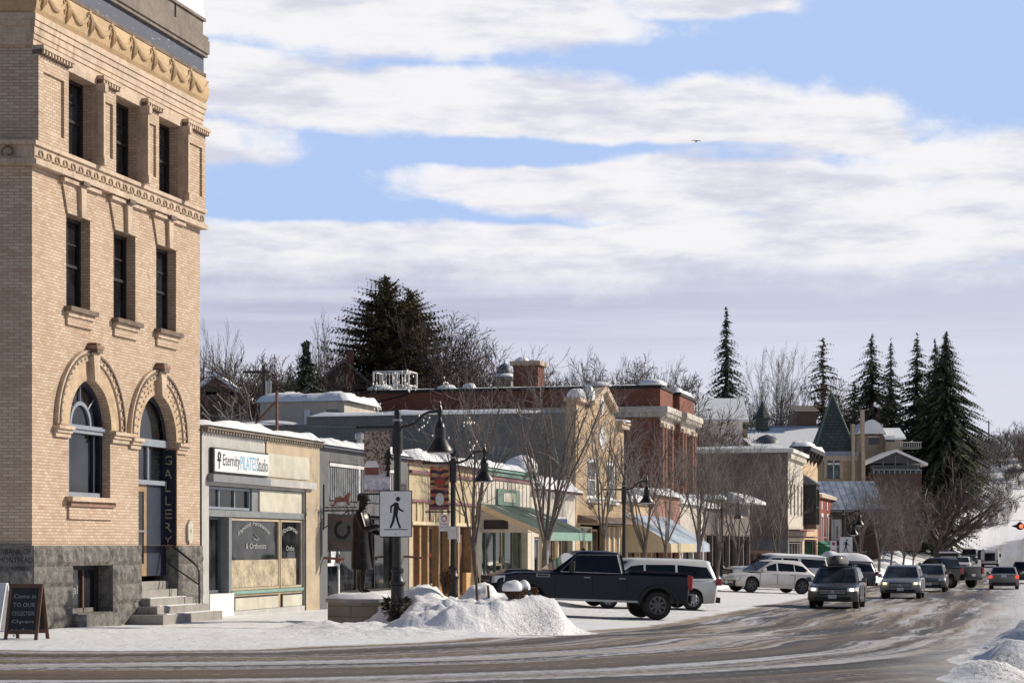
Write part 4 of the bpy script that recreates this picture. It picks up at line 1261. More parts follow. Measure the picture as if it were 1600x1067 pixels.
c = thing('shop_canopy', 'sloping green shingle canopy with pale green fascia and patchy snow', 'canopy', 37.6, .5, 2)
m = MB()
x0, x1 = 33.9, 41.7; zt, ze, yo = 3.15, 2.12, -2.4
m.add([(x0, -.02, zt), (x1, -.02, zt), (x1, yo, ze), (x0, yo, ze)], [(0, 1, 2, 3)], 'green_shingle')
m.add([(x0, -.02, zt-.06), (x1, -.02, zt-.06), (x1, yo, ze-.06), (x0, yo, ze-.06)], [(0, 1, 2, 3)], 'cream_paint'); m.build('shingle_roof', c)
m = MB(); m.box(x0-.03, x1+.03, yo-.05, yo, ze-.28, ze+.02, 'mint_paint'); m.build('fascia', c)
m = MB(); m.prism([(-.02, zt-.01), (yo, ze-.01), (yo, ze-.16), (-.02, zt-.22)], x0-.05, x0-.002, 'cream_paint', axis='x')
m.prism([(-.02, zt-.25), (-1.9, ze+.0), (-.02, ze+.0)], x0, x0+.03, 'plaster_pale', axis='x'); m.build('gable_end', c)
m = MB(); m.box(x0-.012, x0-.002, -1.05, -.15, ze+.12, ze+.45, 'dark_frame'); m.build('gable_window', c)
for xx in (x0+.1, x0+2.6, x1-.1):
    m = MB(); m.box(xx-.06, xx+.06, yo+.12, yo+.24, -.5, ze-.07, 'cream_paint'); m.build('post', c)

# --- pale shop with heavy snow, blue sign
o = thing('low_shop_building', 'small pale shop loaded with roof snow, left of the tan gabled building', 'building', 41.8, 0)
a, b, h = 41.8, 49.9, 3.9
body(o, a, b, h, 16, [rect_poly(42.3, 49.4, -.5, 2.0)], 'plaster_pale', rev=.5)
snow_strip(o, a, b, -.5, 6, h, .55, seed=11)
m = MB()
for i in range(20): xx = lerp(a+.2, b-.2, i/19); m.lathe([(.035, 0), (.02, -.2), (.004, -.34-.12*(i % 3))], (xx, -.3, h+.02), 6, 'snow')
m.box(a, b, -.35, -.003, h-.08, h-.003, 'plum_paint'); m.build('eave', o)
shop_window(o, 42.35, 45.6, .2, 1.95, .25, 'white_paint', 'glass_shop', 2)
shop_door(o, 45.7, 46.8, -.45, 1.95, .3, 'wood_oak')
shop_window(o, 46.9, 49.35, .2, 1.95, .25, 'wood_oak', 'glass_shop', 2)
m = MB(); m.box(42.35, 49.35, .1, .4, -.5, .19, 'panel_cream'); m.build('stall_riser', o)
o = thing('shop_sign', "blue shop sign with white letters OPER'S beyond the green canopy", 'sign', 47, .1, 2.2)
m = MB(); m.box(44.6, 47.6, -.16, -.005, 2.05, 2.85, 'white_paint'); m.box(44.7, 47.5, -.18, -.161, 2.13, 2.77, 'sign_blue'); m.text("OPER'S", 45.3, 47.2, 2.3, 2.6, -.185, 'sign_white'); m.build('sign_board', o)

# --- tan gabled two-storey building with a long slate-coloured side wall
o = thing('gabled_brick_building', 'two storey tan building with stepped gable parapet and long grey side wall', 'building', 50, 0)
a, b = 50.0, 61.0
top = [(a, -1.2), (b, -1.2), (b, 7.25), (b-1.7, 7.25), (b-1.7, 7.6), (b-3.1, 7.9), ((a+b)/2+.1, 8.75), (a+3.1, 7.9), (a+1.9, 7.6), (a+1.9, 7.9), (a, 7.9)]
wins = [(52.4, 54.8), (56.9, 59.2)]
hs = [rect_poly(50.9, 60.2, -.6, 2.6)]+[rect_poly(x0, x1, 3.7, 5.6) for x0, x1 in wins]
w = MB(); w.wall(top, hs, 0, .3, 'tan_brick')
h = 7.4
w.quad((a, 0, -1.2), (a, 0, 7.9), (a, .45, 7.9), (a, .45, -1.2), 'tan_brick'); w.quad((a, .45, 7.38), (a, .45, 7.9), (b-8, .45, 7.9), (b-8, .45, 7.38), 'tan_brick')
w.quad((a+.01, .45, -1.2), (a+.01, .45, h), (a+.01, 12.3, h), (a+.01, 12.3, -1.2), 'side_slate'); w.quad((a, 12.3, -1.2), (a, 12.3, h-.35), (a, 26, h-.35), (a, 26, -1.2), 'side_slate')
w.quad((b, 0, -1.2), (b, 26, -1.2), (b, 26, h), (b, 0, h), 'side_slate')
w.quad((a, .4, h-.03), (b, .4, h-.03), (b, 12.3, h-.03), (a, 12.3, h-.03), 'side_slate'); w.quad((a, 12.3, h-.38), (b, 12.3, h-.38), (b, 26, h-.38), (a, 26, h-.38), 'side_slate')
w.prism([(q, r_) for q, r_ in top if r_ > 0][0:0] or [(a+.02, 7.0), (b-.02, 7.0), (b-.02, 7.22), (b-1.7, 7.22), (b-1.7, 7.57), (b-3.1, 7.87), ((a+b)/2+.1, 8.7), (a+3.1, 7.87), (a+1.9, 7.57), (a+1.9, 7.87), (a+.02, 7.87)], .005, .42, 'tan_brick')
w.build('wall', o)
m = MB()
m.box(a-.12, a+.0+1.95, -.22, .5, 7.902, 8.06, 'terracotta_stone'); m.box(b-1.75, b+.12, -.25, .5, 7.252, 7.45, 'terracotta_stone'); m.box(b-1.75, b+.18, -.32, .5, 7.452, 7.55, 'terracotta_stone')
for sgn in (-1, 1):
    cx = (a+b)/2+.1
    m.prism([(cx, 8.75), (cx+sgn*2.6, 7.9), (cx+sgn*2.75, 8.0), (cx+sgn*2.75, 8.12), (cx, 9.02)], -.26, .45, 'terracotta_stone')
m.build('coping', o)
for q in ((a+.7, .1, 8.062, .36, .45), (a+3.0, .1, 8.1, .32, .68), (b-.8, .1, 7.552, .6, .16), ((a+b)/2+.2, .1, 8.95, .5, .2)): m = MB(); snow_lump(m, *q); m.build('roof_snow', o)
m = MB(); m.prism([(55.6-.9, 6.6), (55.6, 5.95), (55.6+.9, 6.6), (55.6, 7.25)], -.06, -.003, 'sign_white'); m.build('diamond_ornament', o)
m = MB(); m.lathe([(.42, -.05), (.40, -.003)], (55.6, 0, 8.1), 20, 'sign_white', axis='y'); m.build('round_ornament', o)
for x0, x1 in wins:
    sash_window(o, x0, x1, 3.7, 5.6, .14, 'white_paint', 'glass_pale', rows=1, upper_cols=2, upper_rows=1, ft=.2)
    m = MB(); m.box(x0-.1, x1+.1, -.1, 0, 3.58, 3.695, 'sign_white'); snow_lump(m, (x0+x1)/2, 0, 3.7, .7, .12); m.build('sill', o)
snow_strip(o, a-.12, a+1.0, .5, 12.35, h+.0, .28, seed=3, dx=.25); snow_strip(o, a-.14, a+1.0, 12.3, 26.1, h-.35, .28, seed=4, dx=.25)
m = MB(); m.prism([(0, 3.0), (-.9, 2.75), (-.9, 2.65), (0, 2.65)], a+.4, b-.4, 'brown_stone', axis='x'); m.build('shop_hood', o)
shop_window(o, 51.0, 54.4, -.1, 2.5, .25, 'cream_paint', 'glass_shop', 2)
shop_door(o, 54.6, 56.0, -.6, 2.4, .3, 'wood_oak')
m = MB(); m.box(56.1, 60.1, .1, .2, -.6, 2.55, 'wood_oak')
for xx in (56.2, 57.4, 58.6, 59.9): m.box(xx-.12, xx+.12, .0, .099, -.6, 2.55, 'panel_cream')
m.build('timber_front', o)
m = MB(); m.box(51.2, 53.6, -.08, -.003, 2.05+.6, 2.35+.6, 'wood_dark'); m.build('name_board', o)

# --- low shops before the red brick hall
def low_shop(s0, s1, h, wm, label, sn=.3, nb=2, fm='dark_frame', depth=9, trim=None, snow_seed=0, front=2.3):
    o = thing('low_shop_building', label, 'building', s0, 0)
    body(o, s0, s1, h, depth, [rect_poly(s0+.4, s1-.4, -.8, front)], wm, rev=.5, zb=-1.4)
    if trim:
        m = MB(); m.box(s0, s1, -.15, .3, h, h+.1, trim); m.build('cornice', o)
    snow_strip(o, s0, s1, -.25, 5, h+(.105 if trim else .01), sn, seed=snow_seed)
    n = nb
    for i in range(n):
        x0, x1 = lerp(s0+.45, s1-.45, i/n)+.15, lerp(s0+.45, s1-.45, (i+1)/n)-.15
        shop_window(o, x0, x1, -.1, front-.1, .25, fm, 'glass_shop', 2)
    for i in range(n+1):
        xx = lerp(s0+.5, s1-.5, i/n); m = MB(); m.box(xx-.14, xx+.14, -.06, .3, -.9, front+.1, wm); m.build('pier', o)
    m = MB(); m.box(s0+.45, s1-.45, .1, .4, -.9, -.11, fm); m.build('stall_riser', o)
    return o
low_shop(61.1, 68.8, 3.7, 'plaster_peach', 'peach shop with snowy roof behind the striped blue and cream awning', .5, trim='cornice_brown', snow_seed=21)
low_shop(68.9, 77.6, 4.3, 'pink_brick', 'pink brick shop with lumpy snow along its parapet', .45, 3, snow_seed=22)
low_shop(77.7, 86.4, 4.0, 'plaster_pale', 'cream fronted shop right of the pink brick shop', .5, 2, snow_seed=23)
o = low_shop(86.5, 93.0, 3.9, 'brown_wall', 'dark fronted shop half hidden behind bare street trees', .5, 2, depth=5, snow_seed=24)
o = low_shop(93.2, 108, 4.6, 'brown_wall', 'long dark single storey shop with a thick snow edge', .4, 4, depth=5, snow_seed=25)
m = MB(); m.prism([(0, 5.2), (-1.2, 4.7), (-1.2, 4.5), (0, 4.5)], 96, 107.5, 'snow', axis='x'); m.build('snowy_hood', o)
c = thing('shop_awning', 'sloping blue and cream fabric awning over the peach shop', 'awning', 65, .5, 2)
m = MB(); x0, x1, zt, ze, yo = 61.0, 73.5, 3.2, 1.75, -2.3
for i in range(5):
    xa, xb = lerp(x0, x1, i/5), lerp(x0, x1, (i+1)/5)
    m.add([(xa, -.02, zt), (xb, -.02, zt), (xb, yo, ze), (xa, yo, ze)], [(0, 1, 2, 3)], 'awning_blue'); m.add([(xa, yo, ze), (xb, yo, ze), (xb, yo-.02, ze-.42), (xa, yo-.02, ze-.42)], [(0, 1, 2, 3)], 'awning_cream' if i < 3 else 'awning_blue')
m.add([(x0, -.02, zt), (x0, yo, ze), (x0, yo, ze-.42), (x0, -.02, ze-.42)], [(0, 1, 2, 3)], 'awning_cream'); m.add([(x1, -.02, zt), (x1, yo, ze), (x1, yo, ze-.42), (x1, -.02, ze-.42)], [(0, 1, 2, 3)], 'awning_blue')
m.build('awning_cloth', c)

# --- red brick hall with pilasters, set back
o = thing('brick_hall', 'large red brick hall with pale cornice, chimney and paired pilasters', 'building', 93.7, -5.5)
a, b, yf = 94.5, 108.0, 5.2
h = 12.0
w = MB()
w.wall(rect_poly(a, 99.6, -1, h), [rect_poly(96.5, 98.3, 2.5, 9.3)], yf, .5, 'red_brick'); w.wall(rect_poly(101.4, b, -1, h), [rect_poly(103.6, 106.0, 2.5, 9.3)], yf-.2, .5, 'red_brick')
w.quad((99.6, yf, -1), (99.6, yf+1.5, -1), (99.6, yf+1.5, h), (99.6, yf, h), 'red_brick'); w.quad((99.6, yf+1.5, -1), (101.4, yf+1.5, -1), (101.4, yf+1.5, h), (99.6, yf+1.5, h), 'red_brick'); w.quad((101.4, yf-.2, -1), (101.4, yf+1.5, -1), (101.4, yf+1.5, h), (101.4, yf-.2, h), 'red_brick')
D = 26.5
w.quad((a, yf, -1), (a, yf, h), (a, D, h), (a, D, -1), 'red_brick'); w.quad((b, yf-.2, -1), (b, D, -1), (b, D, h), (b, yf-.2, h), 'red_brick')
w.quad((a, yf, h-.4), (b, yf, h-.4), (b, D, h-.4), (a, D, h-.4), 'brown_wall'); w.quad((a, D, -1), (b, D, -1), (b, D, h), (a, D, h), 'red_brick')
w.build('wall', o)
m = MB()
for x0, x1, yy in ((a-.35, 99.7, yf), (101.3, b+.35, yf-.2)):
    m.box(x0, x1, yy-.35, yy+1.0 if x0 > 100 else D, 10.05, 10.35, 'plaster_pale'); m.box(x0-.2, x1+.2, yy-.6, yy+1.0 if x0 > 100 else D+.01, 10.352, 10.75, 'plaster_pale')
    for i in range(14): xx = lerp(x0+.1, x1-.1, i/13); m.box(xx-.12, xx+.12, yy-.52, yy-.351, 10.06, 10.34, 'plaster_pale')
    m.box(x0+.15, x1-.15, yy-.1, yy-.003, 9.4, 10.04, 'plaster_pale')
for i in range(40): yy = yf+i*.52; m.box(a-.5, a-.351, yy, yy+.26, 10.06, 10.34, 'plaster_pale')
m.box(99.7, 101.3, yf+1.2, yf+1.6, 10.05, 10.75, 'plaster_pale')
m.build('cornice', o)
m = MB()
m.box(a-.1, 99.7, yf-.1, yf+.4, h, h+.22, 'black_trim'); m.box(a-.1, a+.4, yf+.41, D, h, h+.22, 'black_trim'); m.box(101.3, b+.1, yf-.3, yf+.3, h, h+.22, 'black_trim'); m.box(99.71, 101.29, yf+1.4, yf+1.7, h, h+.22, 'black_trim'); m.build('coping', o)
for x0, x1, yy in ((96.5, 98.3, yf+.3), (103.6, 106.0, yf+.1)):
    shop_window(o, x0, x1, 2.5, 9.3, yy, 'white_paint', 'glass_dark', 2, 4, .14, name='window')
for xx, yy in ((94.9, yf), (96.1, yf), (98.7, yf), (102.0, yf-.2), (103.2, yf-.2), (106.5, yf-.2), (107.6, yf-.2)):
    m = MB(); m.box(xx-.32, xx+.32, yy-.18, yy-.003, -1, 9.35, 'red_brick'); m.box(xx-.4, xx+.4, yy-.26, yy-.003, 9.352, 9.65, 'terracotta_stone'); m.build('pilaster', o)
m = MB(); m.box(97.3, 99.3, 14.4, 16.2, h-.4, 14.0, 'red_brick'); m.box(97.1, 99.5, 14.2, 16.4, 14.0, 14.3, 'terracotta_stone'); snow_lump(m, 98.2, 15.8, 14.3, .5, .35); snow_lump(m, 98.4, 14.9, 14.3, .4, .2); m.build('chimney', o)
snow_strip(o, a-.1, a+.5, yf+.4, D, h+.222, .10, seed=31, dx=.2); snow_strip(o, 101.3, b+.1, yf-.3, yf+.4, h+.222, .35, seed=32)
for q in ((a+.3, 20.4, h+.2, .6, .36), (a+.3, 25.2, h+.2, .9, .4), (a+.3, 18.7, h+.2, .45, .42), (a+.3, yf+.6, h+.2, .9, .4)): m = MB(); snow_lump(m, *q); m.build('roof_snow', o)
o.location = W(93.7+6.5, -5.5, ground(93.7, -5.5)+.35)
r = thing('roof_railing', 'white metal railing frame standing on the brick hall roof', 'railing', 97, -21.5, h)
m = MB()
x0, x1, y0, y1 = 95.6, 97.6, 23.4, 26.0
for yy in (y0, (y0*2+y1)/3, (y0+y1*2)/3, y1):
    for xx in (x0, x1): m.box(xx-.05, xx+.05, yy-.05, yy+.05, h-.4, h+1.6, 'white_paint')
for zz in (h+.6, h+1.58):
    for xx in (x0, x1): m.box(xx-.045, xx+.045, y0, y1, zz, zz+.09, 'white_paint')
    for yy in (y0, y1): m.box(x0, x1, yy-.045, yy+.045, zz+.003, zz+.085, 'white_paint')
for i in range(12): yy = lerp(y0, y1, i/11); m.box(x0-.02, x0+.02, yy-.02, yy+.02, h+.6, h+1.6, 'white_paint')
m.build('rail_frame', r); r.location = W(97+6.5, -21.5, h+.35)
# --- rooftop container box behind the slate wall
o = thing('roof_cabin', 'pale grey metal cabin under a thick snow roof above the slate wall', 'cabin', 56, -15.3, 7)
m = MB(); m.box(57, 62, 12.9, 17.2, 7.0, 8.6, 'plaster_pale'); m.box(56.9, 57, 14.6, 14.9, 7.4, 8.2, 'sign_white'); m.box(56.95, 57.0, 13.2, 13.8, 7.1, 8.2, 'grey_paint'); m.build('wall', o)
snow_strip(o, 56.8, 62.2, 12.6, 17.5, 8.6, .55, seed=41)
o = thing('roof_pole_frame', 'rusty leaning pole frame on the roof behind the cream shop', 'pole', 20.0, -3, 4)
m = MB(); m.tube([(21.5, 3.0, 4.2), (21.5, 3.0, 6.3)], .05, 6, 'rust_stone'); m.tube([(21.0, 4.6, 4.2), (21.5, 3.02, 6.0)], .035, 6, 'rust_stone'); m.build('frame', o)
o = thing('roof_vent', 'short grey vent pipe on the snowy shop roof', 'vent', 16, -2.6, 4.3)
m = MB(); m.lathe([(.07, 4.2), (.07, 4.9), (.12, 4.9), (.12, 5.0), (.02, 5.05)], (17.0, 3.3, 0), 10, 'steel'); m.build('pipe', o)

# --- two-storey block with brown side wall, white front
o = thing('two_storey_block', 'two storey block with brown side wall and pale front under snowy cornice', 'building', 132, 0)
a, b, h = 132, 144, 9.3
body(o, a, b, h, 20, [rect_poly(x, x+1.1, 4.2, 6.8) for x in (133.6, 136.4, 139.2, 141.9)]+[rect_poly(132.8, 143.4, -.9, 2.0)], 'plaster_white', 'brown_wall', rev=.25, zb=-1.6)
m = MB(); m.box(a-.35, b+.3, -.5, 20, h, h+.30, 'white_paint'); m.box(a-.2, b+.1, -.3, -.003, h-.5, h-.003, 'panel_cream'); m.box(a-.02, b, -.06, -.003, 2.1, 3.3, 'panel_cream'); m.box(a-.1, b, -1.0, -.003, 2.9, 3.0, 'plum_paint'); m.build('cornice', o)
snow_strip(o, a-.4, b+.3, -.55, 20, h+.302, .35, seed=51, dx=.5)
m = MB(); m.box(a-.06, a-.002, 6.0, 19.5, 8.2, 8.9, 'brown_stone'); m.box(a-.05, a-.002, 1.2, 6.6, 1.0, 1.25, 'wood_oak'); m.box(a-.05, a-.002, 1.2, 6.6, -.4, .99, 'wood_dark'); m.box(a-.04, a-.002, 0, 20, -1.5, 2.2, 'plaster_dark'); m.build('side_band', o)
for x in (133.6, 136.4, 139.2, 141.9): sash_window(o, x, x+1.1, 4.2, 6.8, .2, 'green_paint', 'glass_dark')
shop_window(o, 132.9, 143.3, -.5, 1.9, .22, 'white_paint', 'glass_shop', 5)
m = MB(); m.box(a-.2, b, -2.2, -.1, 2.3, 2.4, 'plum_paint'); m.build('shop_canopy', o)
o = thing('two_storey_block', 'tall cream two storey block with a dark bracketed bay window', 'building', 144, 0)
a, b, h = 144.1, 157, 10.0
body(o, a, b, h, 16, [rect_poly(145, 156, -.9, 2.2)], 'plaster_peach', rev=.25, zb=-1.6)
m = MB(); m.box(a-.4, b+.4, -.7, 1.2, h, h+.35, 'dark_frame')
for xx in (144.3, 147, 150, 153, 156.6): m.prism([(0, h), (-.6, h), (-.45, h-.5), (-.1, h-.9), (0, h-1.1)], xx-.18, xx+.18, 'dark_frame', axis='x')
m.build('cornice', o); snow_strip(o, a-.4, b+.4, -.7, 1.2, h+.352, .5, seed=52)
m = MB(); m.box(144.4, 147.4, -1.1, -.003, 3.1, 3.5, 'brown_stone'); m.box(144.4, 147.4, -1.1, -.003, 6.6, 7.0, 'dark_frame'); m.prism([(0, 7.9), (-1.3, 7.0), (0, 7.0)], 144.2, 147.6, 'slate_paint', axis='x')
for xx in (144.5, 145.9, 147.3): m.box(xx-.1, xx+.1, -1.1, -.9, 3.5, 6.6, 'dark_frame')
m.box(144.5, 147.3, -1.02, -.98, 3.5, 6.6, 'glass_green'); m.box(144.42, 144.48, -1.0, -.01, 3.5, 6.6, 'dark_frame'); m.box(144.4, 147.4, -1.09, -.91, 4.95, 5.1, 'dark_frame'); m.build('bay_window', o)
shop_window(o, 145.1, 155.9, -.5, 2.1, .22, 'dark_frame', 'glass_shop', 5)
o = thing('two_storey_block', 'red brick two storey building with tall white trimmed windows and green awning', 'building', 157, 0)
a, b, h = 157.1, 177, 6.2
wx = [160, 165.5, 171]
body(o, a, b, h, 14, [rect_poly(x, x+1.5, 2.2, 4.4) for x in wx]+[rect_poly(158, 176, -1, 1.4)], 'red_bright', rev=.2, zb=-1.6)
m = MB(); m.box(a, b+.3, -.4, .3, h, h+.3, 'terracotta_stone'); m.build('cornice', o); snow_strip(o, a, b, -.4, 10, h+.302, .3, seed=53, dx=.6)
for x in wx:
    m = MB(); m.box(x-.25, x+1.75, -.1, -.003, 4.42, 4.75, 'white_paint'); m.box(x-.25, x-.01, -.08, -.003, 2.0, 4.41, 'white_paint'); m.box(x+1.51, x+1.75, -.08, -.003, 2.0, 4.41, 'white_paint'); m.box(x+.4, x+1.1, -.06, -.003, 5.1, 5.9, 'white_paint'); m.build('window_trim', o)
    sash_window(o, x, x+1.5, 2.2, 4.4, .15, 'white_paint', 'glass_pale')
shop_window(o, 158.1, 175.9, -.8, 1.3, .2, 'dark_frame', 'glass_shop', 6)
c = thing('shop_awning', 'dark green sloped awning on the red brick building', 'awning', 163, .5, 2)
m = MB(); x0, x1 = 157.3, 170
m.add([(x0, -.02, 2.1), (x1, -.02, 2.1), (x1, -3.0, .3), (x0, -3.0, .3)], [(0, 1, 2, 3)], 'awning_green'); m.add([(x0, -3.0, .3), (x1, -3.0, .3), (x1, -3.02, -.1), (x0, -3.02, -.1)], [(0, 1, 2, 3)], 'awning_green')
m.add([(x0, -.02, 2.1), (x0, -3.0, .3), (x0, -3.0, -.1), (x0, -.02, -.1)], [(0, 1, 2, 3)], 'awning_green'); m.build('awning_cloth', c)
o = thing('projecting_sign', 'round dark sign with a white emblem by the green awning', 'sign', 156, .6, 1.2)
m = MB(); m.lathe([(.60, -.05), (.60, .05)], (155.5, -2.2, 1.15), 18, 'sign_grey', axis='x'); m.lathe([(.5, -.07), (.5, -.052)], (155.5, -2.2, 1.15), 18, 'grey_letter', axis='x'); m.lathe([(.38, -.085), (.38, -.071)], (155.5, -2.2, 1.15), 18, 'sign_grey', axis='x'); m.tube([(155.5, 0, 1.8), (155.5, -2.3, 1.8)], .04, 6, 'black_iron'); m.build('sign_disc', o)
o = thing('projecting_sign', 'oval black sign with pale lettering under the green awning', 'sign', 157, 2.5, .9)
m = MB(); m.prism([(-2.9-1.1*math.cos(t*.524)-.9, 1.05+.42*math.sin(t*.524)) for t in range(12)], 156.6, 156.7, 'black_trim', axis='x'); m.text('the grind', -2.95, -4.55, .9, 1.2, 156.58, 'grey_letter', mode='yz'); m.tube([(156.65, 0, 1.5), (156.65, -4.4, 1.5)], .04, 6, 'black_iron'); m.build('sign_board', o)
# ------------------------------------------------------------------ far buildings on the hill
def at(px, Y): return (px-800)/3200*Y
def zz(py, Y): return CAMZ+(852-py)/3200*Y
def gable(mb, x0, x1, y0, y1, ze, zr, m, axis='x', ov=.5, th=.2, wm=None):
    """gabled roof, ridge along axis"""
    if axis == 'x':
        ym = (y0+y1)/2
        for s in (-1, 1):
            ye = y0-ov if s < 0 else y1+ov
            zo = ze-(zr-ze)*ov/((y1-y0)/2)
            mb.add([(x0-ov, ym, zr), (x1+ov, ym, zr), (x1+ov, ye, zo), (x0-ov, ye, zo), (x0-ov, ym, zr+th), (x1+ov, ym, zr+th), (x1+ov, ye, zo+th), (x0-ov, ye, zo+th)], [(4, 5, 6, 7), (0, 1, 2, 3), (2, 3, 7, 6), (0, 3, 7, 4), (1, 2, 6, 5)], m)
        if wm:
            mb.add([(x0, y0, ze), (x0, y1, ze), (x0, ym, zr)], [(0, 1, 2)], wm); mb.add([(x1, y0, ze), (x1, y1, ze), (x1, ym, zr)], [(0, 1, 2)], wm)
    else:
        xm = (x0+x1)/2
        for s in (-1, 1):
            xe = x0-ov if s < 0 else x1+ov
            zo = ze-(zr-ze)*ov/((x1-x0)/2)
            mb.add([(xm, y0-ov, zr), (xm, y1+ov, zr), (xe, y1+ov, zo), (xe, y0-ov, zo), (xm, y0-ov, zr+th), (xm, y1+ov, zr+th), (xe, y1+ov, zo+th), (xe, y0-ov, zo+th)], [(4, 5, 6, 7), (0, 1, 2, 3), (2, 3, 7, 6), (0, 3, 7, 4), (1, 2, 6, 5)], m)
        if wm:
            mb.add([(x0, y0, ze), (x1, y0, ze), (xm, y0, zr)], [(0, 1, 2)], wm); mb.add([(x0, y1, ze), (x1, y1, ze), (xm, y1, zr)], [(0, 1, 2)], wm)
def wbox(mb, px0, px1, Y, dep, py0, py1, m):
    mb.box(at(px0, Y), at(px1, Y), Y, Y+dep, zz(py1, Y), zz(py0, Y), m)
def far(name, label, cat, px, Y, py): return thing_at(name, label, cat, (at(px, Y), Y, ground(*ST(at(px, Y), Y))))
def fbuild(mb, name, root, label=None):
    L = root.location
    mb.V = [(v[0]-L.x, v[1]-L.y, v[2]-L.z) for v in mb.V]
    o = mb.build(name, root, label); OFF[o.name] = Vector((0, 0, 0)); return o

# courthouse with green pyramid spires
Y = 225
o = far('courthouse', 'stone courthouse with long snowy roof and green pyramid spires', 'building', 1240, Y, 760)
m = MB()
x0, x1 = at(1085, Y), at(1345, Y)
m.box(x0, x1, Y+6, Y+24, zz(860, Y), zz(700, Y), 'tan_brick'); m.box(at(1273, Y), at(1352, Y), Y, Y+7, zz(860, Y), zz(708, Y), 'tan_brick')
fbuild(m, 'wall', o)
m = MB()
m.add([(x0-.6, Y+5.4, zz(702, Y)), (x1, Y+5.4, zz(702, Y)), (x1, Y+15, zz(655, Y)), (x0-.6, Y+15, zz(655, Y))], [(0, 1, 2, 3)], 'roof_snowy'); m.add([(x0-.6, Y+24.6, zz(702, Y)), (x1, Y+24.6, zz(702, Y)), (x1, Y+15, zz(655, Y)), (x0-.6, Y+15, zz(655, Y))], [(0, 1, 2, 3)], 'roof_snowy')
m.box(x0-.6, x1, Y+14.8, Y+15.2, zz(657, Y), zz(653, Y), 'bluegrey_paint')
fbuild(m, 'roof', o)
def pyramid(px0, px1, py0, pyt, Yp, m='teal_shingle', name='spire', dep=None):
    mb = MB(); xa, xb = at(px0, Yp), at(px1, Yp); d = dep or (xb-xa); xm, ym = (xa+xb)/2, Yp+d/2; z0, z1 = zz(py0, Yp), zz(pyt, Yp)
    mb.add([(xa, Yp, z0), (xb, Yp, z0), (xb, Yp+d, z0), (xa, Yp+d, z0), (xm, ym, z1)], [(0, 1, 4), (1, 2, 4), (2, 3, 4), (3, 0, 4)], m)
    for p in ((xa, Yp), (xb, Yp), (xb, Yp+d)): mb.tube([(p[0], p[1], z0), (xm, ym, z1)], .10, 5, 'green_paint')
    mb.box(xa-.2, xb+.2, Yp-.2, Yp+d+.2, z0-.5, z0, 'bluegrey_paint'); mb.box(xa-.1, xb+.1, Yp-.1, Yp+d+.1, z0-1.0, z0-.502, 'terracotta_stone')
    fbuild(mb, name, o)
pyramid(1273, 1338, 705, 612, Y-.2); pyramid(1120, 1148, 656, 619, Y+10, dep=2)
m = MB(); xm = at(1216, Y); m.lathe([(.8, zz(690, Y)), (.8, zz(644, Y)), (1.15, zz(641, Y)), (.7, zz(632, Y)), (.02, zz(612, Y))], (xm, Y+14, 0), 8, 'teal_shingle'); m.lathe([(1.7, zz(695, Y)), (1.5, zz(683, Y)), (.9, zz(675, Y)), (.1, zz(671, Y))], (xm, Y+10, 0), 12, 'slate_paint'); fbuild(m, 'cupola', o)
m = MB(); wbox(m, 1158, 1168, Y+8, 1.2, 642, 684, 'tan_brick'); fbuild(m, 'chimney', o)
m = MB()
xa, xb = at(1292, Y), at(1312, Y)
m.prism(arch_poly((xa+xb)/2, (xb-xa)/2+.35, zz(724, Y), zz(748, Y)), Y-.12, Y-.003, 'terracotta_stone'); m.prism(arch_poly((xa+xb)/2, (xb-xa)/2, zz(724, Y), zz(748, Y)), Y-.16, Y-.121, 'glass_green'); m.box((xa+xb)/2-.05, (xa+xb)/2+.05, Y-.2, Y-.161, zz(748, Y), zz(716, Y), 'white_paint'); m.box(xa, xb, Y-.2, Y-.161, zz(726, Y), zz(723, Y), 'white_paint')
fbuild(m, 'arched_window', o)
m = MB()
for px in (1331, 1346): wbox(m, px, px+5, Y-.6, 1, 640 if px > 1340 else 662, 800, 'terracotta_stone')
fbuild(m, 'corner_pier', o)
# white house with blue roof behind the brick hall
Y = 205
o = far('house', 'white house with a wide snowy blue roof beyond the red brick hall', 'house', 1120, Y, 700)
m = MB(); xa, xb = at(1078, Y), at(1160, Y); m.box(xa, xb, Y, Y+9, zz(760, Y), zz(655, Y), 'white_paint'); gable(m, xa, xb, Y, Y+9, zz(655, Y), zz(621, Y), 'snow', 'x', .6, .25, 'white_paint'); fbuild(m, 'wall', o)
m = MB(); wbox(m, 1148, 1156, Y-.1, .09, 648, 660, 'dark_frame') if False else m.box(xb+.003, xb+.05, Y+3, Y+4.4, zz(655, Y), zz(645, Y), 'glass_dark'); fbuild(m, 'window', o)
# blue metal roof
Y = 205
o = far('metal_roof_building', 'building with ribbed blue metal roof dusted with snow', 'building', 1330, Y, 800)
m = MB(); xa, xb = at(1268, Y), at(1385, Y); m.box(xa+.4, xb-.4, Y+1, Y+13, zz(880, Y), zz(794, Y), 'brown_brick'); fbuild(m, 'wall', o)
m = MB(); m.add([(xa, Y, zz(796, Y)), (xb, Y, zz(796, Y)), (xb, Y+7, zz(748, Y)), (xa, Y+7, zz(748, Y))], [(0, 1, 2, 3)], 'blue_metal_roof'); m.add([(xa, Y+14, zz(796, Y)), (xb, Y+14, zz(796, Y)), (xb, Y+7, zz(748, Y)), (xa, Y+7, zz(748, Y))], [(0, 1, 2, 3)], 'blue_metal_roof'); m.box(xa, xb, Y-.05, Y+.1, zz(798, Y)-.1, zz(797, Y), 'bluegrey_paint'); fbuild(m, 'roof', o)
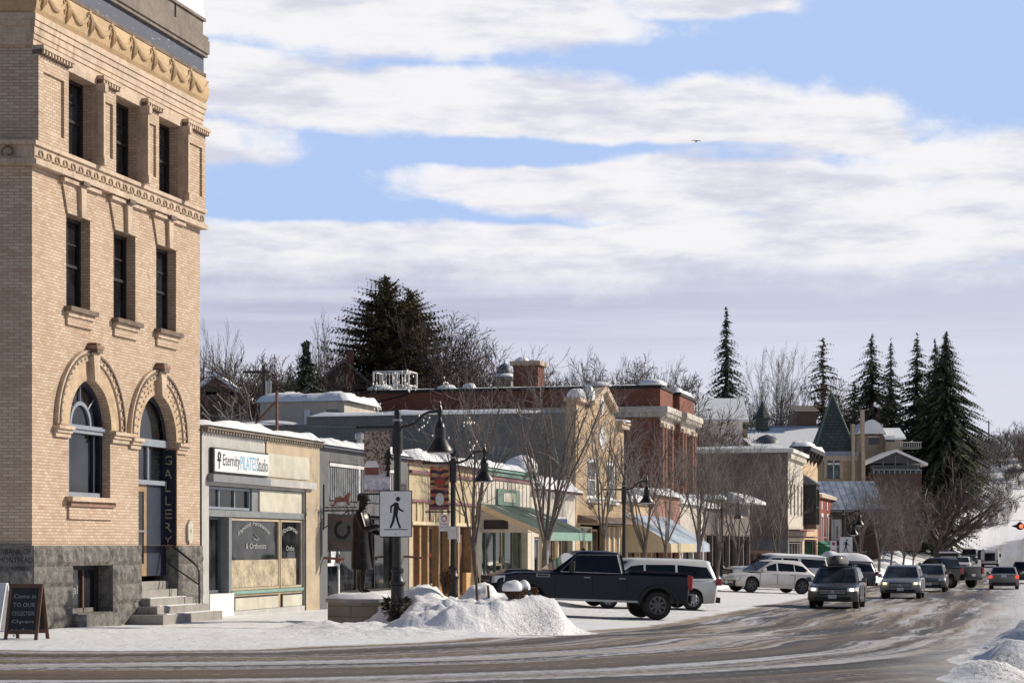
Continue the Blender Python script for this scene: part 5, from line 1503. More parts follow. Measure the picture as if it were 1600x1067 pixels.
# houses right of the spire
Y = 250
o = far('house', 'beige hillside house with curved snowy dormer roof and balcony', 'house', 1375, Y, 740)
m = MB(); wbox(m, 1338, 1410, Y, 9, 680, 800, 'house_beige'); wbox(m, 1352, 1380, Y+1, 6, 662, 682, 'house_grey'); wbox(m, 1384, 1406, Y-1.5, 3, 684, 745, 'house_beige'); fbuild(m, 'wall', o)
m = MB(); xa, xb = at(1338, Y), at(1384, Y)
pts = [(lerp(xa, xb, i/10), zz(678, Y)+1.75*math.sin(math.pi*i/10)) for i in range(11)]
m.prism(pts, Y-.6, Y+8, 'snow', axis='y'); gable(m, at(1384, Y), at(1406, Y), Y-1.5, Y+6, zz(686, Y), zz(670, Y), 'snow', 'x', .4, .25, 'house_beige'); fbuild(m, 'roof', o)
for px0, px1, py0, py1 in ((1358, 1374, 683, 694), (1384.5, 1398, 682, 690), (1355, 1363, 662, 674), (1366, 1374, 662, 674)):
    m = MB(); dd = 1.6 if px0 > 1380 else .1
    wbox(m, px0, px1, Y-dd, .08, py0, py1, 'glass_dark'); wbox(m, px0-.8, px1+.8, Y-dd-.02, .05, py0-1.2, py0, 'white_paint'); fbuild(m, 'window', o)
m = MB(); wbox(m, 1400, 1440, Y-1, .1, 690, 691, 'white_paint'); wbox(m, 1400, 1440, Y-1, 3, 698, 700, 'grey_paint')
for i in range(12): wbox(m, 1400+i*3.5, 1400.6+i*3.5, Y-1, .06, 690, 699, 'white_paint')
fbuild(m, 'balcony', o)
Y = 236
o = far('house', 'glass fronted gable pavilion above a brick wall and terrace rail', 'house', 1400, Y, 760)
m = MB(); wbox(m, 1360, 1438, Y, 8, 726, 742, 'glass_dark'); wbox(m, 1364, 1440, Y-1.2, 10, 740, 860, 'brown_brick'); fbuild(m, 'wall', o)
m = MB(); gable(m, at(1358, Y), at(1440, Y), Y, Y+8, zz(724, Y), zz(706, Y), 'snow', 'y', .6, .3, 'glass_dark')
for px in (1364, 1380, 1399, 1418, 1434): wbox(m, px-.7, px+.7, Y-.12, .1, 712+abs(px-1399)*.4, 742, 'grey_paint')
fbuild(m, 'roof', o)
m = MB(); wbox(m, 1364, 1440, Y-1.3, .08, 733, 734.2, 'steel')
for i in range(10): wbox(m, 1365+i*8.2, 1366+i*8.2, Y-1.3, .07, 733, 740, 'steel')
fbuild(m, 'railing', o)
# left hill houses
Y = 135
o = far('house', 'dark house with bright snow roof at the brick building edge', 'house', 360, Y, 620)
m = MB(); m.box(at(305, Y), at(372, Y), Y, Y+9, zz(680, Y), zz(612, Y), 'brown_brick'); fbuild(m, 'wall', o)
m = MB(); gable(m, at(300, Y), at(376, Y), Y, Y+9, zz(616, Y), zz(590, Y), 'snow', 'y', .7, .3, 'brown_wall'); fbuild(m, 'roof', o)
Y = 168
o = far('house', 'brown brick house with chimney behind the small spruce', 'house', 540, Y, 620)
m = MB(); m.box(at(490, Y), at(580, Y), Y, Y+10, zz(680, Y), zz(608, Y), 'brown_brick'); fbuild(m, 'wall', o)
m = MB(); gable(m, at(485, Y), at(590, Y), Y, Y+10, zz(612, Y), zz(566, Y), 'brown_wall', 'y', .5, .3, 'brown_brick'); fbuild(m, 'roof', o)
m = MB(); wbox(m, 541, 552, Y-.3, 1.2, 548, 600, 'red_brick'); fbuild(m, 'chimney', o)
Y = 142
o = far('shed', 'low dark shed with thin snow, left of the roof cabin', 'shed', 450, Y, 620)
m = MB(); m.box(at(420, Y), at(470, Y), Y, Y+7, zz(670, Y), zz(600, Y), 'brown_wall'); m.add([(at(415, Y), Y-.5, zz(602, Y)), (at(475, Y), Y-.5, zz(602, Y)), (at(475, Y), Y+7, zz(590, Y)), (at(415, Y), Y+7, zz(590, Y))], [(0, 1, 2, 3)], 'roof_snowy'); fbuild(m, 'wall', o)
Y = 160
o = far('cupola_house', 'grey house cupola with a dark dome peeking over the hall roof', 'house', 787, Y, 620)
m = MB(); m.lathe([(.72, zz(640, Y)), (.72, zz(596, Y)), (.9, zz(594, Y)), (.88, zz(589, Y))], (at(788, Y), Y, 0), 8, 'house_grey'); m.lathe([(1.3, 1.0), (1.3, zz(640, Y))], (at(788, Y), Y, 0), 8, 'house_grey'); fbuild(m, 'wall', o)
m = MB(); m.lathe([(.88, zz(589, Y)), (.85, zz(587, Y)), (.6, zz(584, Y))], (at(788, Y), Y, 0), 12, 'snow'); m.lathe([(.6, zz(584, Y)), (.6, zz(579, Y)), (.47, zz(573, Y)), (.22, zz(569, Y)), (.04, zz(567, Y)), (.03, zz(562, Y))], (at(788, Y), Y, 0), 14, 'slate_paint'); fbuild(m, 'dome', o)
Y = 240
o = far('house', 'dark roofed house among trees left of the green pyramid', 'house', 1262, Y, 650)
m = MB(); m.box(at(1246, Y), at(1276, Y), Y, Y+8, zz(680, Y), zz(642, Y), 'brown_brick'); m.add([(at(1242, Y), Y-.5, zz(643, Y)), (at(1280, Y), Y-.5, zz(643, Y)), (at(1280, Y), Y+5, zz(629, Y)), (at(1242, Y), Y+5, zz(629, Y))], [(0, 1, 2, 3)], 'brown_wall'); fbuild(m, 'wall', o)
# ------------------------------------------------------------------ trees
def rdir(d, ang, rnd):
    """d tilted by ang about a random axis"""
    d = d.normalized(); o = d.orthogonal().normalized(); b = d.cross(o)
    a = rnd.uniform(0, 2*math.pi)
    return (d*math.cos(ang)+(o*math.cos(a)+b*math.sin(a))*math.sin(ang)).normalized()
def limb(mb, rnd, p, d, L, r, lvl, maxl, P, m):
    segs = 4 if lvl < maxl else 2
    pts = [p.copy()]; rad = [r]; dd = d.copy(); q = p.copy()
    for i in range(segs):
        dd = (dd+Vector((rnd.gauss(0, P['wig']), rnd.gauss(0, P['wig']), rnd.gauss(0, P['wig'])+P['up'][min(lvl, len(P['up'])-1)]))).normalized()
        q = q+dd*(L/segs); pts.append(q.copy())
        f = (i+1)/segs
        rad.append(max(P['rmin'], lerp(r, r*(.45 if lvl < maxl else .6), f)))
    mb.tube(pts, rad, 6 if lvl == 0 else (5 if lvl == 1 else 3), m[min(lvl, len(m)-1)], cap=False, smooth=lvl < 2)
    if lvl >= maxl: return
    n = P['n'][min(lvl, len(P['n'])-1)]
    for k in range(n):
        f = lerp(P['f0'][min(lvl, len(P['f0'])-1)], 1.0, (k+rnd.random()*.8)/n)
        x = f*segs; i = min(segs-1, int(x)); pp = pts[i].lerp(pts[i+1], x-i)
        base = (pts[i+1]-pts[i]).normalized()
        ang = R(rnd.uniform(*P['ang'][min(lvl, len(P['ang'])-1)]))
        cd = rdir(base, ang, rnd)
        if cd.z < P.get('minz', -.2): cd.z = abs(cd.z)*.4; cd.normalize()
        cl = L*rnd.uniform(*P['len'][min(lvl, len(P['len'])-1)])*(1.15-.5*f if lvl else 1)
        limb(mb, rnd, pp, cd, cl, max(P['rmin'], lerp(r, r*.45, f)*P['rk']), lvl+1, maxl, P, m)
TREES = {}
rnd2 = random.Random(404)
def bare_tree(key, seed, H, P, m, maxl=4, trunk=.25, tr=.09, lean=.02, limbs=6, spread=(18, 40), limb_len=.55, f0=.8):
    rnd = random.Random(seed)
    tb, cb = MB(), MB()
    top = Vector((rnd.gauss(0, lean)*H, rnd.gauss(0, lean)*H, H*trunk))
    path = [Vector((0, 0, -.5)), Vector((0, 0, .05)), top*.35+Vector((rnd.gauss(0, .02), rnd.gauss(0, .02), 0)), top*.7, top]
    tb.tube(path, [tr*1.35, tr*1.3, tr*1.05, tr, tr*.9], 9, m[0], cap=False)
    for k in range(limbs):
        a = 2*math.pi*(k+rnd.random()*.6)/limbs; ang = R(rnd.uniform(*spread)); 
        if k == 0: ang *= .25
        d = Vector((math.cos(a)*math.sin(ang), math.sin(a)*math.sin(ang), math.cos(ang)))
        p = path[3].lerp(top, rnd.uniform(0, 1)) if k else top
        limb(cb, rnd, p, d, H*limb_len*rnd.uniform(.75, 1.05), tr*rnd.uniform(.42, .62), 1, maxl, P, m)
    k = H/max(v[2] for v in cb.V)
    for q in (tb, cb): q.V = [(v[0]*k, v[1]*k, v[2]*k) for v in q.V]
    mt = tb.build('trunk'); mc = cb.build('crown')
    TREES[key] = (mt.data, mc.data)
    for o in (mt, mc): bpy.data.objects.remove(o)
def put_tree(key, name, label, loc, sc_=1.0, rz=0, group=None, cat='tree', sz=None):
    o = new_obj(name); o.location = loc; o.rotation_euler = (0, 0, rz); o.scale = (sc_, sc_, sz or sc_); o.empty_display_size = .3
    for nm, me in zip(('trunk', 'crown'), TREES[key]):
        if me: new_obj(nm, me, o)
    return tag(o, label, cat, group)
def conifer(key, seed, H, Rb, m, bare=.06, dens=1.0, droop=.35, top_pow=.85, irregular=.15, snow=0.0):
    rnd = random.Random(seed)
    tb, cb = MB(), MB()
    tb.tube([(0, 0, -1.5), (0, 0, H*.3), (0, 0, H*.7), (0, 0, H*.99)], [H*.016, H*.013, H*.007, .015], 7, 'bark', cap=False)
    z = H*bare
    V = []; F = []; VS = []; FS = []
    step = H/(34+16*dens)
    def tri(a, b_, c):
        tgt, tf = (VS, FS) if (snow and rnd.random() < snow and c.z > a.z-.1) else (V, F)
        k = len(tgt); tgt += [tuple(a), tuple(b_), tuple(c)]; tf.append((k, k+1, k+2))
    G = lambda s_: rnd.gauss(0, s_)
    while z < H*.998:
        f = z/H
        rr = min(Rb*.52, Rb*(1-f)**top_pow)*(1+.30*nz(z*.55, seed))
        n = max(4, int((6.5+4.5*(1-f))*dens))
        a0 = rnd.random()*6.28
        for k in range(n):
            a = a0+2*math.pi*k/n+G(.3)
            L = max(.10, rr*rnd.uniform(1-irregular*2.2, 1+irregular))
            if rnd.random() < .14: L *= rnd.uniform(.4, .8)
            u = Vector((math.cos(a), math.sin(a), 0)); sd = Vector((-u.y, u.x, 0))
            zj = z+G(step*.8); sl_ = .30*(1-f)+.05-.35*(f > .9)
            sp = u*(L*.55)+Vector((0, 0, zj-droop*L*.27-sl_*L*.14)); tri(Vector((0, 0, zj+.06)), sp+sd*(.05+.05*L), sp-sd*(.05+.05*L)); tri(sp+sd*(.05+.05*L), sp-sd*(.05+.05*L), u*L+Vector((0, 0, zj-droop*L*.9-sl_*L*.25)))
            ns = max(3, int(L/.30)); W_ = .16+.34*min(1.6, L*.45)
            for i in range(ns+1):
                g = (i+.35)/(ns+.35)
                p = u*(L*g)+Vector((0, 0, zj-droop*L*g*g*.9-sl_*L*g*.25))
                w = W_*(1.05-g)**.6*rnd.uniform(.75, 1.2)+.05
                for q in range(4):
                    s_ = -1 if q % 2 else 1
                    tip = p+sd*s_*w*rnd.uniform(.35, 1.05)+u*rnd.uniform(.05, .5)*w+Vector((0, 0, -w*rnd.uniform(.1, .75)*(1 if q < 2 else .5)))
                    b1 = p-u*rnd.uniform(.05, .3)*w+Vector((0, 0, G(.05))); b2 = p+u*rnd.uniform(.08, .28)*w+Vector((0, 0, G(.05)))+sd*G(.03)
                    tri(b1, b2, tip)
            e = u*L; tip = Vector((e.x*1.08, e.y*1.08, zj-droop*L*.9-sl_*L*.25)); tri(tip-u*min(.5, L*.4)+sd*.05, tip-u*min(.5, L*.4)-sd*.05, tip)
        z += step*(1.1-.5*f)
    cb.add(V, F, m)
    if VS: cb.add(VS, FS, 'snow')
    mt = tb.build('trunk'); mc = cb.build('crown'); TREES[key] = (mt.data, mc.data)
    for o in (mt, mc): bpy.data.objects.remove(o)

VASE = dict(wig=.075, up=[0, .05, .07, .05, .04], rmin=.0045, n=[0, 5, 5, 4], f0=[.3, .2, .18, .15], ang=[(15, 30), (18, 42), (22, 48), (24, 52)], len=[(.5, .7), (.42, .66), (.42, .66), (.45, .7)], rk=.6)
for k in range(4):
    bare_tree('vase%d' % k, 11+k, 7.4, dict(VASE, wig=.06+.02*k), ['bark_grey', 'bark_grey', 'twig', 'twig'], 4, (.30, .24, .33, .27)[k], .085, limbs=(6, 7, 5, 6)[k], spread=((8, 30), (5, 23), (6, 28), (8, 30))[k], limb_len=(.68, .62, .7, .64)[k])
ROUND = dict(wig=.11, up=[0, .03, .03, .02, .02], rmin=.011, n=[0, 7, 7, 6], f0=[.3, .2, .2, .2], ang=[(20, 40), (25, 50), (25, 55), (25, 60)], len=[(.5, .7), (.42, .62), (.42, .62), (.42, .62)], rk=.62)
for k in range(3):
    bare_tree('round%d' % k, 31+k, 11, ROUND, ['bark', 'bark', 'twig_brush', 'twig_brush' if k else 'twig_red'], 4, .2, .17, limbs=8, spread=(18, 58), limb_len=.48)
DENSE = dict(ROUND, n=[0, 8, 8, 7], rmin=.012)
bare_tree('dense0', 51, 14, DENSE, ['bark', 'bark', 'twig_red', 'twig_red'], 4, .15, .2, limbs=10, spread=(10, 55), limb_len=.5)
POP = dict(wig=.05, up=[0, .10, .12, .12], rmin=.012, n=[0, 13, 7, 0], f0=[.1, .08, .15], ang=[(8, 14), (14, 30), (16, 32)], len=[(.3, .4), (.22, .34), (.4, .6)], rk=.5)
for k in range(2):
    bare_tree('poplar%d' % k, 61+k, 18, POP, ['bark_pale', 'bark_pale', 'twig_pale', 'twig_pale'], 3, .08, .2, limbs=9, spread=(3, 12), limb_len=.88)
PALE = dict(ROUND, up=[0, .07, .06, .05], rmin=.010, n=[0, 7, 6, 5], ang=[(15, 30), (18, 38), (20, 42), (20, 45)])
for k in range(2):
    bare_tree('pale%d' % k, 71+k, 15, PALE, ['bark_pale', 'bark_pale', 'twig_pale', 'twig_pale'], 4, .2, .16, limbs=7, spread=(8, 32), limb_len=.55)
BIG = dict(wig=.10, up=[0, .02, .015, .01, 0], rmin=.011, n=[0, 7, 7, 6], f0=[.3, .22, .18, .2], ang=[(25, 45), (24, 50), (25, 55), (25, 60)], len=[(.5, .7), (.45, .68), (.42, .65), (.4, .62)], rk=.62)
bare_tree('big0', 82, 9.5, BIG, ['bark', 'bark', 'twig', 'twig_brush'], 4, .2, .34, limbs=9, spread=(20, 68), limb_len=.52)
def brush(key, seed, H, n, m='twig_brush'):
    rnd = random.Random(seed); tb, cb = MB(), MB()
    P = dict(wig=.09, up=[.03, .03, .03], rmin=.016, n=[5, 5, 4], f0=[.25, .2, .2], ang=[(15, 38), (18, 45), (20, 50)], len=[(.4, .65), (.4, .6), (.4, .6)], rk=.6)
    for k in range(n):
        a = rnd.uniform(0, 6.28); ang = R(rnd.uniform(3, 42))
        d = Vector((math.cos(a)*math.sin(ang), math.sin(a)*math.sin(ang), math.cos(ang)))
        limb(cb, rnd, Vector((math.cos(a)*rnd.random()*.8, math.sin(a)*rnd.random()*.8, -.3)), d, H*rnd.uniform(.5, .8), .03, 1, 3, P, [m]*3)
    mc = cb.build('crown'); TREES[key] = (None, mc.data); bpy.data.objects.remove(mc)
brush('brush0', 91, 4.5, 15); brush('brush1', 92, 4.0, 14, 'twig_red'); brush('brush2', 93, 5.5, 12, 'twig')
conifer('spruceA', 1, 22, 6.0, 'needle_blue', .03, 1.3, .40, .88, .2, .012)
conifer('spruceB', 2, 20, 9.5, 'needle', .05, 1.15, .30, .88, .2, .02)
conifer('spruceC', 3, 22, 8.6, 'needle', .06, 1.1, .28, .86, .22, .02)
conifer('firD', 4, 26, 11.0, 'needle', .30, 2.3, .34, .86, .27, .006)
conifer('firE', 5, 20, 8.6, 'needle_olive', .03, 1.9, -.12, .52, .26, .0)
conifer('small', 6, 9, 4.4, 'needle_blue', .05, 1.15, .22, .95, .18, .03)
conifer('gappy', 7, 18, 6.0, 'needle_olive', .12, .75, .2, .7, .35, .01)

def gz(x, y): return hz(*ST(x, y))
def tree_px(key, name, label, px, Y, top, H, base=None, group=None, rz=0, widen=1.0, cat='tree'):
    """a tree at azimuth px and depth Y whose top reaches a known height"""
    x = at(px, Y); zt = zz(top, Y)
    zb = gz(x, Y)-.3
    s = (zt-zb)/H
    return put_tree(key, name, label, (x, Y, zb), s*widen, rz, group, cat, s)
# conifers along the hill
tree_px('spruceA', 'spruce_tree', 'tall dark lone spruce standing clear against the sky beyond the red brick hall', 1135, 215, 487, 22, None)
tree_px('gappy', 'conifer_tree', 'open branched conifer left of the green pyramid spires', 1286, 258, 530, 18, None)
tree_px('spruceB', 'spruce_tree', 'spruce with snow dusted branches standing left of its close narrow twin', 1362, 275, 526, 20, None, rz=1)
tree_px('spruceC', 'spruce_tree', 'narrow spruce in the gap of the conifer group, lowest of the four', 1392, 282, 534, 22, None, rz=2, widen=.75)
tree_px('spruceC', 'spruce_tree', 'spruce leaning into the left side of the broadest conifer', 1433, 270, 527, 22, None, rz=4, widen=1.1)
tree_px('firD', 'fir_tree', 'broadest and tallest dark conifer behind the hillside houses', 1478, 262, 521, 26, None)
tree_px('spruceB', 'spruce_tree', 'slim conifer top showing between the broadest conifer and its left neighbour', 1461, 275, 534, 20, None, rz=3, widen=.8)
tree_px('small', 'spruce_tree', 'small spruce with drooping boughs above the roof cabin', 478, 120, 538, 9, None)
tree_px('firE', 'fir_tree', 'large bushy olive conifer with twin tops behind the slate wall', 603, 172, 437, 20, None)
tree_px('firE', 'fir_tree', 'right hand top of the bushy olive twin conifer', 640, 178, 456, 20, None, rz=2.2, widen=.8)
tree_px('gappy', 'conifer_tree', 'low ragged conifer just left of the paired spruces', 1335, 285, 596, 18, None, rz=2, widen=1.7)
# bare trees along the hill
for i, (key, px, Y, top, H, base, lab, wd) in enumerate([
    ('poplar0', 507, 190, 480, 18, 13, 'pale bare poplar, left of a pair behind the small spruce', .9),
    ('poplar1', 531, 192, 483, 18, 13, 'pale bare poplar, right of a pair behind the small spruce', .8),
    ('poplar0', 343, 170, 492, 18, 9, 'pale bare poplar by the edge of the brick bank', .9),
    ('poplar1', 321, 172, 502, 18, 9, 'bare poplar touching the brick bank edge', .9),
    ('round0', 400, 128, 540, 11, 6, 'bare rounded tree over the snow roofed dark house', 1.0),
    ('round1', 430, 140, 538, 11, 6, 'bare loose tree left of the small spruce', 1.0),
    ('round2', 350, 126, 548, 11, 5, 'dense bare tree in front of the dark snow roofed house', 1.0),
    ('dense0', 690, 168, 480, 14, 6, 'dense dark bare tree right of the bushy olive conifer', .85),
    ('dense0', 742, 165, 515, 14, 6, 'reddish bare tree left of the domed cupola', .8),
    ('dense0', 655, 182, 498, 14, 6, 'dark bare tree tucked behind the bushy olive conifer', .9),
    ('round2', 375, 150, 560, 11, 5, 'dark bare tree left of the utility pole with cross arm', 1.3),
    ('round0', 452, 165, 572, 11, 5, 'low bare tree between utility pole and small spruce', 1.4),
    ('dense0', 560, 185, 520, 14, 6, 'dark bare tree left of the bushy olive conifer', .8),
    ('dense0', 715, 190, 492, 14, 6, 'dark bare tree between the two dense ones left of the cupola', .8),
    ('dense0', 672, 172, 505, 14, 6, 'dark bare tree filling the gap beside the twin conifer', 1.0),
    ('dense0', 728, 176, 520, 14, 6, 'dark bare tree behind the white roof railing', 1.0),
    ('dense0', 765, 184, 548, 14, 6, 'low dark bare tree just left of the cupola', 1.1),
    ('round1', 845, 200, 568, 11, 8, 'bare tree right behind the brick hall chimney', 1.4),
    ('dense0', 985, 200, 560, 14, 8, 'low dark bare tree between the round and the pale loose tree', .9),
    ('pale0', 905, 190, 532, 15, 9, 'pale bare tree just right of the brick hall chimney', .8),
    ('round1', 957, 185, 545, 11, 10, 'dark round bare tree above the brick hall coping', 1.25),
    ('pale1', 1005, 188, 546, 15, 9, 'pale loose bare tree right of the dark round one', .9),
    ('round2', 1058, 222, 563, 11, 10, 'spreading bare tree left of the tall lone spruce', 1.3),
    ('round0', 1035, 195, 572, 11, 10, 'low bare tree between the pale loose and the spreading tree', 1.1),
    ('pale0', 1187, 256, 535, 15, 10, 'pale bare tree right of the tall lone spruce', .95),
    ('pale1', 1225, 258, 533, 15, 10, 'pale bare tree left of the open branched conifer', .95),
    ('round1', 1180, 256, 612, 11, 9, 'low reddish bare tree above the courthouse roof', 1.0),
    ('round2', 1318, 262, 575, 11, 12, 'bare tree behind the open branched conifer', 1.0),
    ('round0', 1572, 385, 668, 11, 18, 'bare round tree on the skyline at the right picture edge', 1.3),
    ('round2', 1600, 390, 672, 11, 18, 'bare tree cut by the right picture edge on the skyline', 1.3),
    ('pale0', 1530, 365, 660, 15, 14, 'thin pale bare tree right of the broadest conifer', .8),
    ('round1', 1548, 370, 684, 11, 16, 'low bare tree by the skyline utility pole', 1.3)]):
    tree_px(key, 'bare_tree', lab, px, Y, top, H, base, group='bare trees on the hill', rz=i*1.3, widen=wd*(.58 if px > 800 else .85))
for i in range(34):
    px = rnd2.uniform(318, 560) if i < 14 else (rnd2.uniform(560, 790) if i < 20 else rnd2.uniform(800, 1035))
    Y = rnd2.uniform(150, 185) if px < 800 else rnd2.uniform(178, 205)
    tree_px(('round0', 'round1', 'round2', 'dense0')[i % 4], 'bare_tree', 'bare brown tree of the unbroken woodland band behind the shop roofs', px, Y, rnd2.uniform(560, 596) if px < 800 else rnd2.uniform(574, 597), 14 if i % 4 == 3 else 11, group='woodland band behind the roofs', rz=i*.9, widen=.75)
# street trees along the kerb
def s_of(px, t):
    k = (px-800)/3200
    return (-OX-t*CS+k*(OY-t*SN))/(SN-k*CS)
ST_TREES = [(748, 3.0, 480, 'nearest bare street tree, beside the second lamp post behind the snow bank'),
            (848, 3.0, 520, 'bare street tree in front of the green shingle canopy'),
            (938, 3.0, 530, 'bare street tree in front of the tan gabled building'),
            (1000, 3.0, 575, 'bare street tree beside the third lamp post'),
            (1044, 3.0, 590, 'bare street tree in front of the pink brick shop'),
            (1086, 3.0, 590, 'bare street tree in front of the cream fronted shop'),
            (1120, 3.0, 640, 'bare street tree just left of the fourth lamp post'),
            (1148, 3.2, 650, 'bare street tree behind the person in the red jacket'),
            (1180, 3.2, 655, 'bare street tree in front of the brown side wall, left one'),
            (1210, 3.5, 668, 'bare street tree in front of the brown side wall, right one')]
for i, (px, t, top, lab) in enumerate(ST_TREES):
    s = s_of(px, t); p = W(s, t); Y = p.y; zb = hz(s, t)
    H = zz(top, Y)-zb; k = 'vase%d' % (i % 4)
    H = min(max(H, 5.5), 8.6)
    put_tree(k, 'street_tree', lab, (p.x, p.y, zb), H/7.4, i*1.7+.4, 'bare street trees along the left kerb')
for i, (px, Y, top, lab) in enumerate([(1348, 150, 720, 'bare young tree right of the distant crossing sign'), (1372, 160, 735, 'bare tree in front of the blue metal roof, left one'), (1390, 165, 740, 'bare tree in front of the blue metal roof, right one'), (1410, 175, 755, 'bare tree left of the big spreading street tree'), (1426, 182, 765, 'slim bare tree touching the big spreading street tree')]):
    x = at(px, Y); zb = gz(x, Y); H = zz(top, Y)-zb
    put_tree('vase%d' % (i % 4), 'street_tree', lab, (x, Y, zb), H/7.4*1.1, i*2.1, 'bare street trees along the left kerb', sz=H/7.4)
Y = 205; x = at(1468, Y); put_tree('big0', 'big_street_tree', 'big dark spreading bare tree left of the snowy road hill', (x, Y, gz(x, Y)-.2), 1.45, .6, None, 'tree', 1.35)
# brush on the slopes
rnd = random.Random(77)
nb = 0
for i in range(110):
    px = rnd.uniform(1318, 1515); Y = rnd.uniform(204, 275); x = at(px, Y); s, t = ST(x, Y)
    if t > 2: continue
    zb = gz(x, Y)
    if px > 1520 and zz(700, Y) < zb+2: continue
    put_tree('brush%d' % rnd.randint(0, 2), 'bare_shrub', 'bare brown shrub in the thicket below the hillside conifers', (x, Y, zb), rnd.uniform(.9, 1.8), rnd.uniform(0, 6.28), 'thicket shrubs on the slope', 'shrub')
for i in range(26):
    px = rnd.uniform(1520, 1620); Y = rnd.uniform(352, 400); x = at(px, Y)
    put_tree('brush%d' % rnd.randint(0, 2), 'bare_shrub', 'bare shrub along the skyline above the sunlit snow slope', (x, Y, gz(x, Y)), rnd.uniform(.8, 1.5), rnd.uniform(0, 6.28), 'skyline shrubs at the right edge', 'shrub')
for i in range(90):
    px = rnd.uniform(300, 780); Y = rnd.uniform(115, 190); x = at(px, Y); s, t = ST(x, Y)
    if (90 < s < 111 and -29 < t) or (s < 64 and t > -28): continue
    put_tree('brush%d' % rnd.randint(0, 2), 'bare_shrub', 'bare shrub on the dark wooded hill behind the shop roofs', (x, Y, gz(x, Y)), rnd.uniform(1.6, 2.6), rnd.uniform(0, 6.28), 'hill shrubs behind the shops', 'shrub')
for i in range(75):
    px = rnd.uniform(1500, 1602); Y = rnd.uniform(290, 375); x = at(px, Y); s, t = ST(x, Y)
    if t > road_edge(s)-4 or rnd.random() < (px-1540)/110: continue
    put_tree('brush%d' % rnd.randint(0, 2), 'bare_shrub', 'bare shrub scattered on the sunlit snow slope beside the climbing road', (x, Y, gz(x, Y)), rnd.uniform(.35, .85), rnd.uniform(0, 6.28), 'shrubs on the snow slope', 'shrub')
for i in range(36):
    px = rnd.uniform(1170, 1345); Y = rnd.uniform(254, 300); x = at(px, Y)
    put_tree('brush%d' % rnd.randint(0, 2), 'bare_shrub', 'bare shrub showing above the courthouse roof', (x, Y, gz(x, Y)), rnd.uniform(2.2, 3.2), rnd.uniform(0, 6.28), 'shrubs behind the courthouse', 'shrub')
# ------------------------------------------------------------------ lamps, signs, statue, people
def lamp_post(label, s, t, H=4.55, hook=True, lower=True, second=False, scale=1.0, z=None):
    p = W(s, t, hz(s, t) if z is None else z)
    o = thing_at('street_lamp', label, 'street lamp', p, -TH, 'black street lamps along the kerb')
    m = MB()
    m.lathe([(.24, -.3), (.24, .06), (.20, .10), (.17, .22), (.145, .30), (.14, .78), (.17, .80), (.17, .86), (.125, .92), (.115, 1.05), (.14, 1.08), (.14, 1.13), (.085, 1.18)], (0, 0, 0), 16, 'black_iron'); m.build('base', o)
    m = MB(); m.lathe([(.085, 1.16), (.078, 2.0), (.075, H-.95), (.11, H-.93), (.11, H-.30), (.075, H-.28), (.075, H-.06), (.06, H-.01), (.01, H+.02)], (0, 0, 0), 14, 'black_iron'); m.box(-.08, .08, -.08, .08, H-.24, H-.20, 'steel'); m.build('pole', o)
    def arm(zr, L, name='arm'):
        m = MB()
        m.tube([(.05, 0, zr), (.22, 0, zr+.01), (.40, 0, zr+.08), (.56, 0, zr+.24), (.70, 0, zr+.31), (L, 0, zr+.33)], .034, 8, 'black_iron'); m.lathe([(.05, zr+.22), (.06, zr+.30), (.05, zr+.40), (.02, zr+.46), (.03, zr+.49), (.008, zr+.55)], (L, 0, 0), 8, 'black_iron')
        m.build(name, o)
        h = MB()
        h.lathe([(.03, zr+.24), (.03, zr+.17), (.05, zr+.14), (.05, zr+.10), (.09, zr+.07), (.105, zr+.0), (.12, zr-.02), (.12, zr-.26), (.15, zr-.29), (.20, zr-.38), (.27, zr-.48), (.285, zr-.53), (.285, zr-.56), (.26, zr-.555)], (L, 0, 0), 20, 'black_iron')
        lm = h.build('lamp_shade', o)
        g = MB(); g.lathe([(.24, zr-.545), (.22, zr-.575), (.1, zr-.59), (.01, zr-.592)], (L, 0, 0), 16, 'lamp_glass'); g.build('lamp_lens', lm)
    arm(H-.37, .95)
    if second: arm(H-.95, .62)
    m = MB(); m.tube([(-.05, 0, H-.37), (-.88, 0, H-.37)], .034, 8, 'black_iron'); m.lathe([(.045, -.92), (.045, -.86)], (0, 0, H-.37), 10, 'black_iron', axis='x'); m.build('banner_arm', o)
    if lower:
        m = MB(); m.tube([(-.05, 0, H-1.80), (-.85, 0, H-1.80)], .022, 8, 'black_iron'); m.build('banner_arm', o)
    o.scale = (scale,)*3
    return o, p
